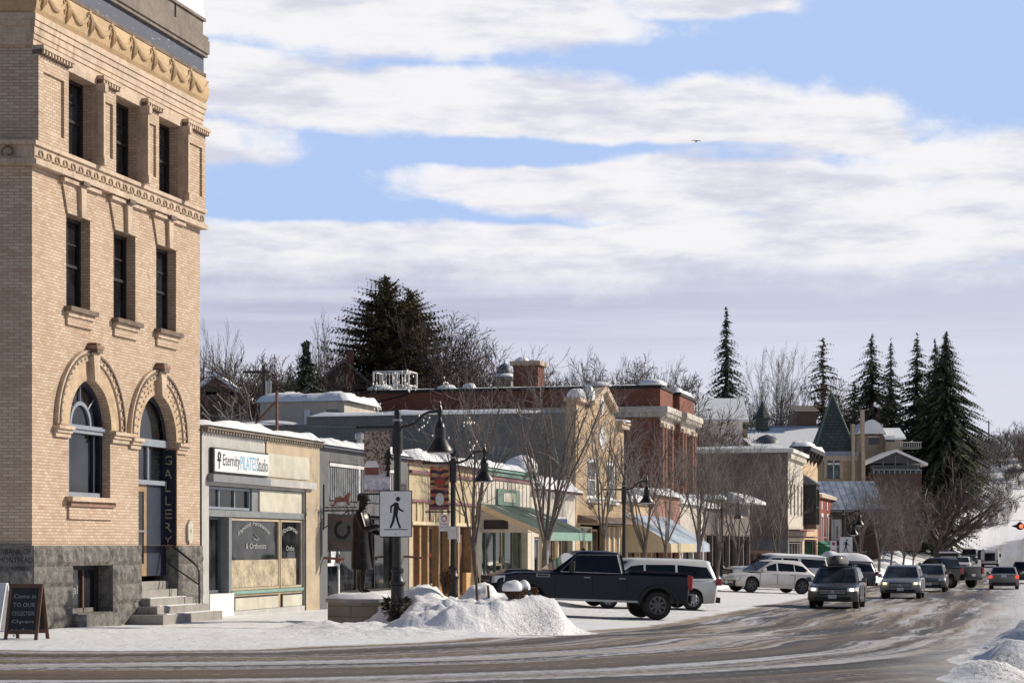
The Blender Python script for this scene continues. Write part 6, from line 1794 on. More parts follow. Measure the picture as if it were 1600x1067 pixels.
def ped_sign(label, p, x0=-.37, z0=1.82, w=.73, h=1.0, y=-.12, group='pedestrian crossing signs'):
    o = thing_at('crossing_sign', label, 'road sign', (p.x, p.y, p.z), -TH+R(2), group)
    m = MB(); m.box(x0, x0+w, y-.012, y, z0, z0+h, 'ink_black', .004); m.box(x0+.018, x0+w-.018, y-.018, y-.0122, z0+.018, z0+h-.018, 'sign_white'); m.box(-.06, .06, y, y+.05, z0+.2, z0+.3, 'steel'); m.box(-.06, .06, y, y+.05, z0+.7, z0+.8, 'steel')
    m.build('sign_plate', o)
    g = MB(); yy = y-.0182; cx = x0+w*.5; H = h
    def pt(u, v): return (cx+u*H, z0+v*H)
    def poly(pts): g.prism([pt(*q) for q in pts], yy-.003, yy, 'ink_black')
    poly([(.055+.05*math.cos(i*.524), .815+.052*math.sin(i*.524)) for i in range(12)])
    poly([(-.02, .74), (.05, .745), (.075, .70), (.06, .60), (.045, .46), (-.055, .46), (-.045, .58)])
    poly([(.06, .70), (.10, .61), (.185, .565), (.175, .535), (.075, .575), (.045, .63)])
    poly([(-.02, .74), (-.115, .665), (-.12, .52), (-.085, .52), (-.08, .64), (-.01, .69)])
    poly([(-.055, .465), (.0, .465), (-.03, .32), (-.095, .19), (-.135, .205), (-.085, .335)])
    poly([(-.005, .465), (.045, .465), (.075, .33), (.125, .20), (.085, .185), (.03, .32)])
    poly([(-.255, .155), (.265, .155), (.265, .172), (-.255, .172)])
    for v in (.905, .07): poly([(.0+.012*math.cos(i*1.05), v+.012*math.sin(i*1.05)) for i in range(6)])
    g.build('walking_symbol', o)
    return o
def s_t_of(px, Y): return ST(at(px, Y), Y)
# lamp 1, on the corner
s, t = s_t_of(621, 44)
L1, p1 = lamp_post('nearest black street lamp, in the snow bank carrying the large crossing sign', s, t, z=.02)
ped_sign('large white pedestrian crossing sign on the nearest lamp post', p1)
o = thing_at('pole_banner', 'winter banner with a red cabin and snowy tree on the nearest lamp post', 'banner', p1, -TH)
m = MB(); m.box(-.75, -.16, -.012, .012, 2.80, 4.10, 'banner_winter'); 
m.prism([(-.73, 3.16), (-.42, 3.16), (-.42, 3.34), (-.575, 3.45), (-.73, 3.34)], -.018, -.0125, 'ink_rust'); m.prism([(-.77+.02, 3.32), (-.40, 3.32), (-.46, 3.46), (-.69, 3.46)], -.022, -.0182, 'sign_white')
for k in range(4): m.prism([(-.30+.10-.02*k-.06, 3.12+.13*k), (-.12-.08+.02*k+.06-.03, 3.12+.13*k), (-.20, 3.34+.13*k)], -.018, -.0125, 'ink_black')
rb = random.Random(5)
for k in range(9):
    x, z = rb.uniform(-.7, -.2), rb.uniform(3.6, 4.08); m.tube([(x, -.014, z), (x+rb.uniform(-.15, .15), -.014, z-.12), (x+rb.uniform(-.2, .2), -.014, z-.22)], [.012, .008, .005], 4, 'bark')
m.build('banner_cloth', o)
o = thing_at('pole_wreath', 'dark evergreen wreath around the base of the nearest lamp post', 'wreath', p1, 0)
m = MB(); rb = random.Random(9)
for k in range(520):
    a = rb.uniform(0, 6.28); z = rb.uniform(.18, .52); r = rb.uniform(.16, .30)*(1.15-abs(z-.34)*1.3)
    c = Vector((r*math.cos(a), r*math.sin(a), z)); e = Vector((math.cos(a)+rb.gauss(0, .5), math.sin(a)+rb.gauss(0, .5), rb.gauss(0, .6))).normalized()*rb.uniform(.06, .13); w = e.orthogonal().normalized()*.018
    m.add([tuple(c-w), tuple(c+w), tuple(c+e)], [(0, 1, 2)], 'wreath_green' if k % 5 else 'dead_leaf')
m.build('foliage', o)
# lamp 2
s, t = s_t_of(708, 60)
L2, p2 = lamp_post('second street lamp, before the yellow shop with a swirling coloured banner', s, t, z=-.10)
o = thing_at('pole_banner', 'dark banner of red and purple swirls on the second lamp post', 'banner', p2, -TH)
m = MB(); m.box(-.70, -.13, -.012, .012, 2.80, 4.08, 'banner_swirl')
m.lathe([(.17, -.03), (.16, -.0125)], (-.40, 0, 3.62), 14, 'ink_rust', axis='y'); m.lathe([(.08, -.04), (.075, -.031)], (-.40, 0, 3.62), 12, 'ink_red', axis='y'); m.lathe([(.19, -.03), (.18, -.0125)], (-.40, 0, 3.12), 14, 'plate_white', axis='y', sx=.7); m.box(-.70, -.13, -.02, -.0125, 2.80, 2.90, 'plum_paint')
m.build('banner_cloth', o)
o = thing_at('parking_sign', 'small white parking sign hanging from the second lamp post arm', 'sign', p2, -TH)
m = MB(); m.box(-.42, -.12, -.01, .01, 2.18, 2.68, 'sign_white'); m.lathe([(.09, -.014), (.09, -.011)], (-.27, 0, 2.55), 14, 'ink_red', axis='y'); m.lathe([(.06, -.018), (.06, -.015)], (-.27, 0, 2.55), 14, 'sign_white', axis='y'); m.text('NO PARKING', -.39, -.15, 2.36, 2.41, -.013, 'ink_red'); m.text('2 AM - 6 AM', -.39, -.15, 2.27, 2.32, -.013, 'ink_red')
m.build('sign_plate', o)
o = thing_at('parking_sign', 'small white sign plate on the pole of the second lamp post', 'sign', p2, -TH)
m = MB(); m.box(-.13, .12, -.12, -.10, 1.95, 2.32, 'plate_white'); m.box(.125, .20, -.02, .02, 1.85, 2.30, 'sign_white'); m.build('sign_plate', o)
# lamps 3-5
s, t = s_t_of(975, 84)
lamp_post('third street lamp, beside the blue and cream awning', s, t, z=-.22)
s, t = s_t_of(1128, 117)
lamp_post('fourth street lamp, left of the white parked vehicles', s, t, z=-.45, lower=False)
s, t = s_t_of(1318, 124)
L5, p5 = lamp_post('farthest street lamp, with two lamps and a small crossing sign', s, t, z=-.75, second=True)
ped_sign('small distant pedestrian crossing sign above the roof box car', p5, z0=1.80, x0=-.26, w=.82, h=1.15)
o = thing_at('pole_banner', 'pale striped banner on the farthest street lamp', 'banner', p5, -TH)
m = MB(); m.box(-.72, -.12, -.012, .012, 2.7, 4.0, 'plaster_grey'); m.box(-.62, -.52, -.016, -.0125, 2.75, 3.95, 'bluegrey_paint'); m.box(-.42, -.34, -.016, -.0125, 2.8, 3.6, 'ink_rust'); m.box(-.28, -.2, -.016, -.0125, 2.9, 3.9, 'panel_cream'); m.build('banner_cloth', o)
o = thing_at('parking_sign', 'small white sign left of the small distant crossing sign', 'sign', p5, -TH)
m = MB(); m.box(-.78, -.42, -.01, .01, 1.95, 2.72, 'sign_white'); m.lathe([(.1, -.014), (.1, -.011)], (-.6, 0, 2.52), 12, 'ink_red', axis='y'); m.box(-.72, -.48, -.013, -.0102, 2.1, 2.15, 'ink_red'); m.build('sign_plate', o)

# planter and bronze statue
Y = 46.6; px_ = at(563, Y)
pl = thing_at('stone_planter', 'round block stone planter under the bronze statue, topped with snow', 'planter', (px_+.12, Y, hz(*ST(px_, Y))), 0)
m = MB()
oct_ = lambda r: [(r*math.cos(math.pi/8+i*math.pi/4), r*math.sin(math.pi/8+i*math.pi/4)) for i in range(8)]
m.prism(oct_(.90), -.2, .56, 'planter_block', axis='z'); m.prism(oct_(.95), .561, .64, 'concrete', axis='z'); m.build('block_wall', pl)
m = MB(); vs = []; fs = []; nr, na = 8, 24
for i in range(nr+1):
    for k in range(na):
        r = .92*i/nr; a = 2*math.pi*k/na
        vs.append((r*math.cos(a), r*math.sin(a), .642+(.12+.06*nz(r*math.cos(a)*2.5, r*math.sin(a)*2.5, 3))*(1-(i/nr)**6)))
for i in range(nr):
    for k in range(na): fs.append((i*na+k, i*na+(k+1) % na, (i+1)*na+(k+1) % na, (i+1)*na+k))
m.add(vs, fs, 'snow', True); m.build('snow_cap', pl, sharp=0)

def skin_body(name, parent, J, edges, root, m, sub=2):
    """one continuous skinned surface grown over a joint skeleton. J: name -> (x, y, z, rx, ry)"""
    names = list(J); idx = {n: i for i, n in enumerate(names)}
    me = bpy.data.meshes.new(name)
    me.from_pydata([J[n][:3] for n in names], [(idx[a], idx[b]) for a, b in edges], [])
    o = new_obj(name, me, parent); OFF[o.name] = Vector((0, 0, 0))
    md = o.modifiers.new('skin', 'SKIN'); md.use_smooth_shade = True
    sl_ = me.skin_vertices[0].data
    for n in names:
        v = sl_[idx[n]]; v.radius = (J[n][3], J[n][4]); v.use_root = (n == root)
    if sub:
        sd = o.modifiers.new('sub', 'SUBSURF'); sd.levels = sub; sd.render_levels = sub
    me.materials.append(MATS[m])
    return o
def figure(parent, name, k, m, r_arm, l_arm, stride=.0, heads=(0, 0)):
    """standing figure facing +x, height about 1.78 k. arms: list of (elbow, wrist, tip) for the right (-y) and left (+y)"""
    J = {}
    def j(n, x, y, z, rx, ry=None): J[n] = (x*k, y*k, z*k, rx*k, (ry or rx)*k)
    j('pelvis', 0, 0, .95, .13, .15); j('waist', .0, 0, 1.10, .12, .145); j('chest', .01, 0, 1.30, .125, .17); j('upper', 0, 0, 1.42, .09, .13)
    j('neck', .01, 0, 1.52, .055); j('skull', .03+heads[0], 0, 1.62, .085, .075); j('crown', .025+heads[0], 0, 1.73, .07, .065)
    j('nose', .125+heads[0], 0, 1.62, .016); j('chin', .09+heads[0], 0, 1.56, .035)
    E_ = [('pelvis', 'waist'), ('waist', 'chest'), ('chest', 'upper'), ('upper', 'neck'), ('neck', 'skull'), ('skull', 'crown'), ('skull', 'nose'), ('neck', 'chin')]
    for sd, A, st_ in (('r', r_arm, stride), ('l', l_arm, -stride)):
        sg = -1 if sd == 'r' else 1
        j('sh'+sd, 0, sg*.19, 1.42, .068); j('el'+sd, *A[0], .05); j('wr'+sd, *A[1], .034)
        E_ += [('upper', 'sh'+sd), ('sh'+sd, 'el'+sd), ('el'+sd, 'wr'+sd)]
        wx, wy, wz = A[1]; d = Vector(A[1])-Vector(A[0]); d.normalize(); side = d.cross(Vector((0, 1, 0))).normalized() if abs(d.y) < .9 else Vector((0, 0, 1))
        pal = Vector(A[1])+d*.075; j('pa'+sd, *pal, .036, .022); E_.append(('wr'+sd, 'pa'+sd))
        for f in range(4):
            o_ = (f-1.5)*.021; L = (.07, .085, .08, .06)[f]
            b = pal+side*o_+d*.03; c = b+d*L*.55+Vector((0, 0, -.012)); e = c+d*L*.35+Vector((0, 0, -.028))
            j('f%d%s' % (f, sd), *b, .0105); j('g%d%s' % (f, sd), *c, .0095); j('h%d%s' % (f, sd), *e, .008)
            E_ += [('pa'+sd, 'f%d%s' % (f, sd)), ('f%d%s' % (f, sd), 'g%d%s' % (f, sd)), ('g%d%s' % (f, sd), 'h%d%s' % (f, sd))]
        b = pal+side*-.045-d*.02; c = b+side*-.02+d*.035
        j('t0'+sd, *b, .012); j('t1'+sd, *c, .010); E_ += [('wr'+sd, 't0'+sd), ('t0'+sd, 't1'+sd)]
        j('hp'+sd, .0, sg*.095, .88, .098); j('kn'+sd, .03+st_*.5, sg*.10, .50, .065); j('an'+sd, -.01+st_, sg*.105, .10, .045); j('to'+sd, .15+st_, sg*.115, .045, .04, .045)
        E_ += [('pelvis', 'hp'+sd), ('hp'+sd, 'kn'+sd), ('kn'+sd, 'an'+sd), ('an'+sd, 'to'+sd)]
    return skin_body(name, parent, J, E_, 'pelvis', m)
def rings(mb, R_, m, n=20, cap=True, ripple=0.0):
    """elliptical loft: rows of (cx, cy, z, rx, ry)"""
    vs = []; fs = []
    for i, (cx, cy, z, rx, ry) in enumerate(R_):
        for k in range(n):
            a = 2*math.pi*k/n; w = 1+ripple*math.sin(a*5+i*.4)*i/len(R_)
            vs.append((cx+rx*math.cos(a)*w, cy+ry*math.sin(a)*w, z))
    for i in range(len(R_)-1):
        for k in range(n): fs.append((i*n+k, i*n+(k+1) % n, (i+1)*n+(k+1) % n, (i+1)*n+k))
    mb.add(vs, fs, m, True)
    if cap: mb.add(vs[:n], [tuple(range(n))], m); mb.add(vs[-n:], [tuple(range(n))], m)
st = thing_at('bronze_statue', 'bronze statue of a standing figure in a long coat and cap holding out one hand', 'statue', (px_+.02, Y, pl.location.z+.70), R(-6))
k = 1.29
figure(st, 'body', k, 'bronze', [(.10, -.27, 1.16), (.36, -.22, 1.22), ()], [(.06, .27, 1.15), (.30, .20, 1.10), ()], .05)
m = MB(); rings(m, [(.02*k, 0, .46*k, .20*k, .25*k), (.01*k, 0, .62*k, .19*k, .235*k), (0, 0, .9*k, .165*k, .20*k), (0, 0, 1.08*k, .155*k, .185*k), (.01*k, 0, 1.28*k, .17*k, .215*k), (0, 0, 1.42*k, .13*k, .20*k), (.0, 0, 1.50*k, .075*k, .09*k)], 'bronze', 24, ripple=.09)
for y in (-1, 1): m.tube([(.13*k, y*.03*k, 1.44*k), (.185*k, y*.05*k, 1.25*k), (.175*k, y*.03*k, .95*k), (.215*k, y*.04*k, .48*k)], .018*k, 6, 'bronze')
for sg, A in ((-1, [(0, -.19, 1.42), (.10, -.27, 1.16), (.33, -.225, 1.215)]), (1, [(0, .19, 1.42), (.06, .27, 1.15), (.27, .205, 1.105)])):
    m.tube([Vector(q)*k for q in A], [.085*k, .07*k, .052*k], 10, 'bronze')
m.build('coat', st)
m = MB(); m.lathe([(.098*k, 1.66*k), (.108*k, 1.70*k), (.105*k, 1.76*k), (.07*k, 1.80*k), (.01*k, 1.81*k)], (.03*k, 0, 0), 16, 'bronze'); m.prism([(.10*k, -.07*k), (.18*k, -.05*k), (.19*k, 0), (.18*k, .05*k), (.10*k, .07*k)], 1.665*k, 1.685*k, 'bronze', axis='z'); m.build('cap', st)

# red jacket person
Y = 136; x = at(1133, Y); s, t = ST(x, Y)
pr = thing_at('person', 'person in a dark red jacket and black cap walking past the shops', 'person', (x, Y, hz(s, t)), R(-150), 'people')
figure(pr, 'body', 1.0, 'skin', [(.05, -.26, 1.14), (.16, -.26, .90), ()], [(-.08, .26, 1.13), (.02, .27, .88), ()], .15)
m = MB(); rings(m, [(0, 0, .80, .17, .21), (0, 0, 1.0, .175, .22), (.01, 0, 1.25, .18, .23), (0, 0, 1.43, .13, .21), (0, 0, 1.53, .07, .08)], 'red_jacket', 18)
for A in ([(0, -.19, 1.43), (.05, -.26, 1.14), (.15, -.26, .93)], [(0, .19, 1.43), (-.08, .26, 1.13), (.01, .27, .91)]): m.tube(A, [.095, .08, .06], 9, 'red_jacket')
m.build('jacket', pr)
m = MB()
for sg, s_ in ((-1, .15), (1, -.15)): m.tube([(0, sg*.095, .92), (.03+s_*.5, sg*.10, .50), (-.01+s_, sg*.105, .08)], [.12, .09, .07], 9, 'dark_cloth')
m.build('trousers', pr)
m = MB(); m.lathe([(.095, 1.62), (.105, 1.68), (.095, 1.77), (.01, 1.81)], (.02, 0, 0), 12, 'dark_cloth'); m.build('cap', pr)

# stakes and dead shrubs in the snow bank
for i, (px, Y, top, bot, lean, lab) in enumerate([(746.5, 43.5, 866, 935, .06, 'tall dark wooden stake poking out of the snow bank'), (766, 43.6, 914, 935, .05, 'short dark stake beside the taller one in the snow bank')]):
    x = at(px, Y); z0 = zz(bot, Y); z1 = zz(top, Y)
    o = thing_at('stake', lab, 'stake', (x, Y, z0-.15), 0)
    m = MB(); m.tube([(0, 0, -.2), (-lean, 0, z1-z0+.15)], [.035, .025], 5, 'wood_dark'); m.build('post', o)
def dead_shrub(px, Y, zb, h, r, label, caps=()):
    o = thing_at('dead_shrub', label, 'shrub', (at(px, Y), Y, zb), 0, 'dead shrubs in the snow bank')
    m = MB(); rb = random.Random(int(px))
    for k in range(150):
        a = rb.uniform(0, 6.28); q = r*rb.random()**.6
        p = Vector((math.cos(a)*q*.5, math.sin(a)*q*.5, 0)); e = Vector((math.cos(a)*q, math.sin(a)*q, h*rb.uniform(.6, 1.0)))
        m.tube([p, (p+e)/2+Vector((rb.gauss(0, .02), rb.gauss(0, .02), .02)), e], [.008, .007, .004], 3, 'dead_leaf' if k % 2 else 'twig_red', cap=False)
        for q_ in range(3):
            c = p.lerp(e, rb.uniform(.4, 1)); w = Vector((rb.gauss(0, 1), rb.gauss(0, 1), rb.gauss(0, 1))).normalized()*.035; v = w.orthogonal().normalized()*.02
            m.add([tuple(c-w), tuple(c+v), tuple(c+w)], [(0, 1, 2)], 'dead_leaf')
    m.build('stems', o)
    if caps:
        m = MB()
        for x, y, z, rr, hh in caps:
            n = 14; prof = [(rr*.75, -hh*.2), (rr, hh*.15), (rr*.95, hh*.5), (rr*.7, hh*.82), (rr*.3, hh*.97), (.005, hh)]
            snow_lump(m, x, y, z-.04, rr, hh)
        m.build('snow_cap', o)
Y = 43.4
dead_shrub(698.5, 45, zz(927, 45), .55, .17, 'upright brown dried shrub behind the snow bank by the second lamp post')
dead_shrub(806, Y, zz(936, Y), .30, .30, 'low brown shrub under two round snow caps in front of the pickup hood', [(-.07, -.1, .22, .20, .22), (.16, .12, .24, .15, .19)])
dead_shrub(835, Y, zz(930, Y), .18, .06, 'tiny dry twig clump on the snow bank right of the snow capped shrub')

# flashing beacon, wires, poles, bird
Y = 150
o = thing_at('traffic_beacon', 'hanging overhead traffic beacon with a lit red lens near the right picture edge', 'traffic light', (at(1594, Y), Y, zz(822, Y)), 0)
m = MB(); m.lathe([(.12, .30), (.26, .16), (.30, .0), (.26, -.16), (.10, -.26)], (0, 0, 0), 12, 'black_trim'); m.prism([(-.65, .02), (-.2, .16), (.2, .16), (.65, .02), (.2, -.12), (-.2, -.12)], -.12, .12, 'black_trim'); m.tube([(0, 0, .3), (0, 0, .45)], .03, 5, 'black_iron'); m.build('housing', o)
m = MB(); m.lathe([(.12, -.36), (.14, -.30), (.14, -.2)], (0, 0, 0), 14, 'signal_red', axis='y'); m.build('red_lens', o)
def wire(label, a, b, sag=.4, r=.015):
    a, b = Vector(a), Vector(b); pts = [a.lerp(b, i/12)-Vector((0, 0, sag*4*(i/12)*(1-i/12))) for i in range(13)]
    m = MB(); m.tube(pts, r, 4, 'black_iron'); return tag(m.build('overhead_wire'), label, 'cable')
wire('thin overhead cable that holds the traffic beacon', (at(1560, 150)+0, 150, zz(815, 150)+.0) if False else (at(1575, 150), 150, zz(813, 150)), (at(1700, 150), 150, zz(808, 150)), .05)
wire('upper overhead cable across the dark conifers at the right', (at(1440, 300), 300, zz(735, 300)), (at(1640, 300), 300, zz(730, 300)), .5, .03)
wire('lower overhead cable across the thicket at the right', (at(1440, 300), 300, zz(756, 300)), (at(1640, 300), 300, zz(745, 300)), .6, .03)
wire('overhead cable dipping over the roof cabin', (at(430, 118), 118, zz(600, 118)), (at(640, 118), 118, zz(614, 118)), .8, .02)
wire('overhead cable just above the roof cabin snow', (at(330, 118), 118, zz(590, 118)), (at(640, 118), 118, zz(616, 118)), 1.1, .02)
def upole(label, px, Y, top, bot, arm=1.2, tr=False):
    o = thing_at('utility_pole', label, 'utility pole', (at(px, Y), Y, zz(bot, Y)), 0)
    H = zz(top, Y)-zz(bot, Y); m = MB(); m.tube([(0, 0, -2), (0, 0, H)], [.16, .11], 8, 'bark'); m.build('pole', o)
    if arm:
        m = MB(); m.box(-arm, arm*.3, -.08, .08, H-.5, H-.35, 'bark')
        for x in (-arm*.9, -arm*.5, arm*.2): m.lathe([(.05, H-.35), (.06, H-.2), (.02, H-.15)], (x, 0, 0), 6, 'steel')
        m.build('cross_arm', o)
    if tr: m = MB(); m.lathe([(.18, H-1.9), (.2, H-1.0), (.05, H-.9)], (.3, -.2, 0), 10, 'steel'); m.build('transformer', o)
upole('wooden utility pole with cross arm above the slate wall roofline', 412, 122, 570, 650, 1.2, True)
for q_ in ((1.5, -2.2, 27.0, 'small grey vent pipe on the yellow shop roof'), (1.2, -3.5, 38.0, 'short grey vent pipe on the white shop roof'), (1.6, -3.0, 73.0, 'grey vent pipe on the pink brick shop roof')):
    o = thing('roof_vent', q_[3], 'vent', q_[2], q_[1], 4.2); m = MB(); m.lathe([(.09, 4.2), (.09, 4.2+q_[0]*.6), (.15, 4.2+q_[0]*.62), (.15, 4.3+q_[0]*.66), (.02, 4.34+q_[0]*.68)], (q_[2], -q_[1], 0), 10, 'steel'); m.build('pipe', o)
wire('overhead cable running along behind the yellow and white shops', tuple(W(16, -9, 6.6)), tuple(W(49.9, -9, 6.9)), .5, .015)
upole('bare utility pole on the skyline right of the conifers', 1545, 360, 657, 760, 0)
o = thing_at('bird', 'small dark bird gliding high in the cloudy sky', 'bird', (at(1088, 110), 110, zz(221, 110)), R(20))
m = MB(); rings(m, [(0, 0, -.16, .01, .01), (0, 0, -.10, .035, .03), (0, 0, 0, .045, .04), (0, 0, .09, .03, .028), (0, 0, .15, .008, .008)], 'ink_black', 10)
m.V = [(v[1], v[2], v[0]) for v in m.V]
for sg in (-1, 1): m.add([(sg*.02, .05, .01), (sg*.02, -.06, .01), (sg*.15, -.05, .05), (sg*.32, -.02, .0), (sg*.15, .06, .05)], [(0, 1, 2, 3, 4)], 'ink_black')
m.add([(-.02, -.14, 0), (.02, -.14, 0), (.05, -.24, 0), (-.05, -.24, 0)], [(0, 1, 2, 3)], 'ink_black'); m.build('body', o)
# lit strings in the nearest tree crown
rb = random.Random(21)
for (px, py) in ((600, 600), (618, 585), (640, 590), (590, 640), (655, 650), (675, 680), (725, 660), (745, 690), (700, 600), (650, 610)):
    o = thing_at('light_string', 'loose curl of white bulbs in the twigs of the nearest bare street tree', 'string lights', (at(700, 57), 57, zz(700, 57)), 0, 'light strings in the nearest street tree')
    m = MB(); q = Vector((at(px, 57)-o.location.x, rb.uniform(-.4, .4), zz(py, 57)-o.location.z)); pts = [q.copy()]
    for i in range(7):
        q = q+Vector((rb.uniform(-.13, .16), rb.uniform(-.1, .1), rb.uniform(-.17, .13))); pts.append(q.copy())
    m.tube(pts, .006, 3, 'twig', cap=False)
    for p in pts: m.lathe([(.006, -.03), (.02, -.01), (.018, .02), (.004, .035)], tuple(p), 5, 'bulb')
    m.build('bulbs', o)
# ------------------------------------------------------------------ vehicles: x forward, y left, z up
def car_body(S, pm):
    """body shell lofted over slices across the width, with real wheel arches"""
    L, Wd = S['L'], S['W']/2; z0 = S['z0']; xw = S['wheels']; ra = S['ra']
    bot = []            # front to rear along the sill: (x, z_outer, z_inner, is_arch)
    xf, xr = S['front'][-1][0], S['tail'][0][0]
    bot.append((xf-.02, z0+.03, z0+.03, 0))
    for c in xw:
        n = 10
        bot.append((c+ra+.02, z0, z0, 0))
        for i in range(n+1):
            a = math.pi*i/n; bot.append((c+ra*math.cos(a), max(z0, S['wr']+ra*math.sin(a)*1.0), z0+.12, 1))
        bot.append((c-ra-.02, z0, z0, 0))
    bot.append((xr+.02, z0+.03, z0+.03, 0))
    top = list(S['tail'])+list(S['top'])+list(S['front'])
    n = len(bot)+len(top)
    yn = [-1, -.975, -.93, -.82, -.6, -.25, 0, .25, .6, .82, .93, .975, 1]
    m = MB(); vs = []
    tp = S.get('taper', .22)
    for y in yn:
        a = abs(y)
        for x, zo, zi, ar in bot:
            z = zo if a > .7 else zi
            e = smooth(L*.32, L*.5, abs(x)); xx = x-math.copysign(tp*e*a**3, x)
            if a == 1: z = z+.02
            vs.append((xx, y*Wd*(1-.02*(a == 1)), z))
        for x, z in top:
            e = smooth(L*.32, L*.5, abs(x)); xx = x-math.copysign(tp*e*a**3+.02*(a == 1)*e, x)
            f = (z-z0)/(S['belt']-z0)
            zz_ = z-(.035*a**2+.03*(a > .95)+.03*(a == 1))*max(0, f)**2
            yy = y*Wd*(1-.045*max(0, f-.45)*a)
            vs.append((xx, yy, zz_))
    fs = []; fa = []
    nb = len(bot)
    for j in range(len(yn)-1):
        for i in range(n):
            k = (i+1) % n; q = (j*n+i, j*n+k, (j+1)*n+k, (j+1)*n+i)
            (fa if i < nb-1 else fs).append(q)
    m.add(vs, fs, pm, True); m.add(vs, fa, 'black_trim', False)
    lo = list(range(n)); hi = list(range((len(yn)-1)*n, len(yn)*n))
    m.add(vs, [tuple(lo), tuple(reversed(hi))], pm)
    return m
def greenhouse(m, S, pm):
    xfb, xrb, xfr, xrr = S['gh']; zb, zr = S['belt']-.05, S['H']-.05; wb, wr = S['W']/2*.945, S['W']/2*S.get('tumble', .76)
    def ring(xf, xr, w, z, c=.10):
        return [(xf, -w+c*1.5, z), (xf-c, -w+c*.3, z), (xf-c*2.2, -w, z), (xr+c*2.2, -w, z), (xr+c, -w+c*.3, z), (xr, -w+c*1.5, z), (xr, w-c*1.5, z), (xr+c, w-c*.3, z), (xr+c*2.2, w, z), (xf-c*2.2, w, z), (xf-c, w-c*.3, z), (xf, w-c*1.5, z)]
    R_ = [ring(xfb, xrb, wb, zb), ring(lerp(xfb, xfr, .96), lerp(xrb, xrr, .96), lerp(wb, wr, .96), lerp(zb, zr, .96)), ring(xfr-.06, xrr+.05, wr-.05, zr+.015), ring(xfr-.30, xrr+.25, wr-.28, zr+.05)]
    vs = [p for r in R_ for p in r]; n = 12; fs = []
    for i in range(3):
        for k in range(n): fs.append((i*n+k, i*n+(k+1) % n, (i+1)*n+(k+1) % n, (i+1)*n+k))
    fs.append(tuple(range(3*n, 4*n)))
    m.add(vs, fs, pm, True)
    def side(x, z, sg, off): return (x, sg*(lerp(wb, wr, (z-zb)/(zr-zb))+off), z)
    return side, (zb, zr, wb, wr)
def side_pane(S, side, sg, pts, mname, off=.008, th=.012):
    m = MB(); n = len(pts)
    a = [side(x, z, sg, off) for x, z in pts]; b = [side(x, z, sg, off-th) for x, z in pts]
    m.add(a+b, [tuple(range(n)), tuple(range(2*n-1, n-1, -1))]+[(i, (i+1) % n, n+(i+1) % n, n+i) for i in range(n)], mname); return m
def wheel(o, x, y, r, w, rimm, sg, spokes=7, rr=.64):
    t = MB(); c = (x, y, r)
    t.lathe([(r*rr, -w/2), (r*.9, -w/2), (r*.985, -w*.38), (r, -w*.2), (r, w*.2), (r*.985, w*.38), (r*.9, w/2), (r*rr, w/2)], c, 28, 'rubber', axis='y', cap=False)
    wh = t.build('wheel', o)
    m = MB(); yo = sg*w*.36
    m.lathe([(r*rr*.99, -.01), (r*rr*.99, .01)], (x, y+yo*.45, r), 24, 'black_trim', axis='y')
    for k in range(24):
        a0, a1 = 2*math.pi*k/24, 2*math.pi*(k+1)/24
        P = lambda q, a, d: (x+q*math.cos(a), y+yo+d, r+q*math.sin(a))
        m.add([P(r*rr*.86, a0, 0), P(r*rr, a0, sg*.01), P(r*rr, a1, sg*.01), P(r*rr*.86, a1, 0)], [(0, 1, 2, 3)], rimm)
    for k in range(spokes):
        a = 2*math.pi*k/spokes+.3; d = .26 if spokes < 8 else .16
        P = lambda q, aa: (x+q*math.cos(aa), y+yo*.96, r+q*math.sin(aa))
        m.add([P(r*.12, a-.6), P(r*rr*.9, a-d), P(r*rr*.9, a+d), P(r*.12, a+.6)], [(0, 1, 2, 3)], rimm)
    m.lathe([(r*.15, -.012), (r*.13, .012)], (x, y+yo, r), 10, rimm, axis='y')
    m.build('rim', wh)
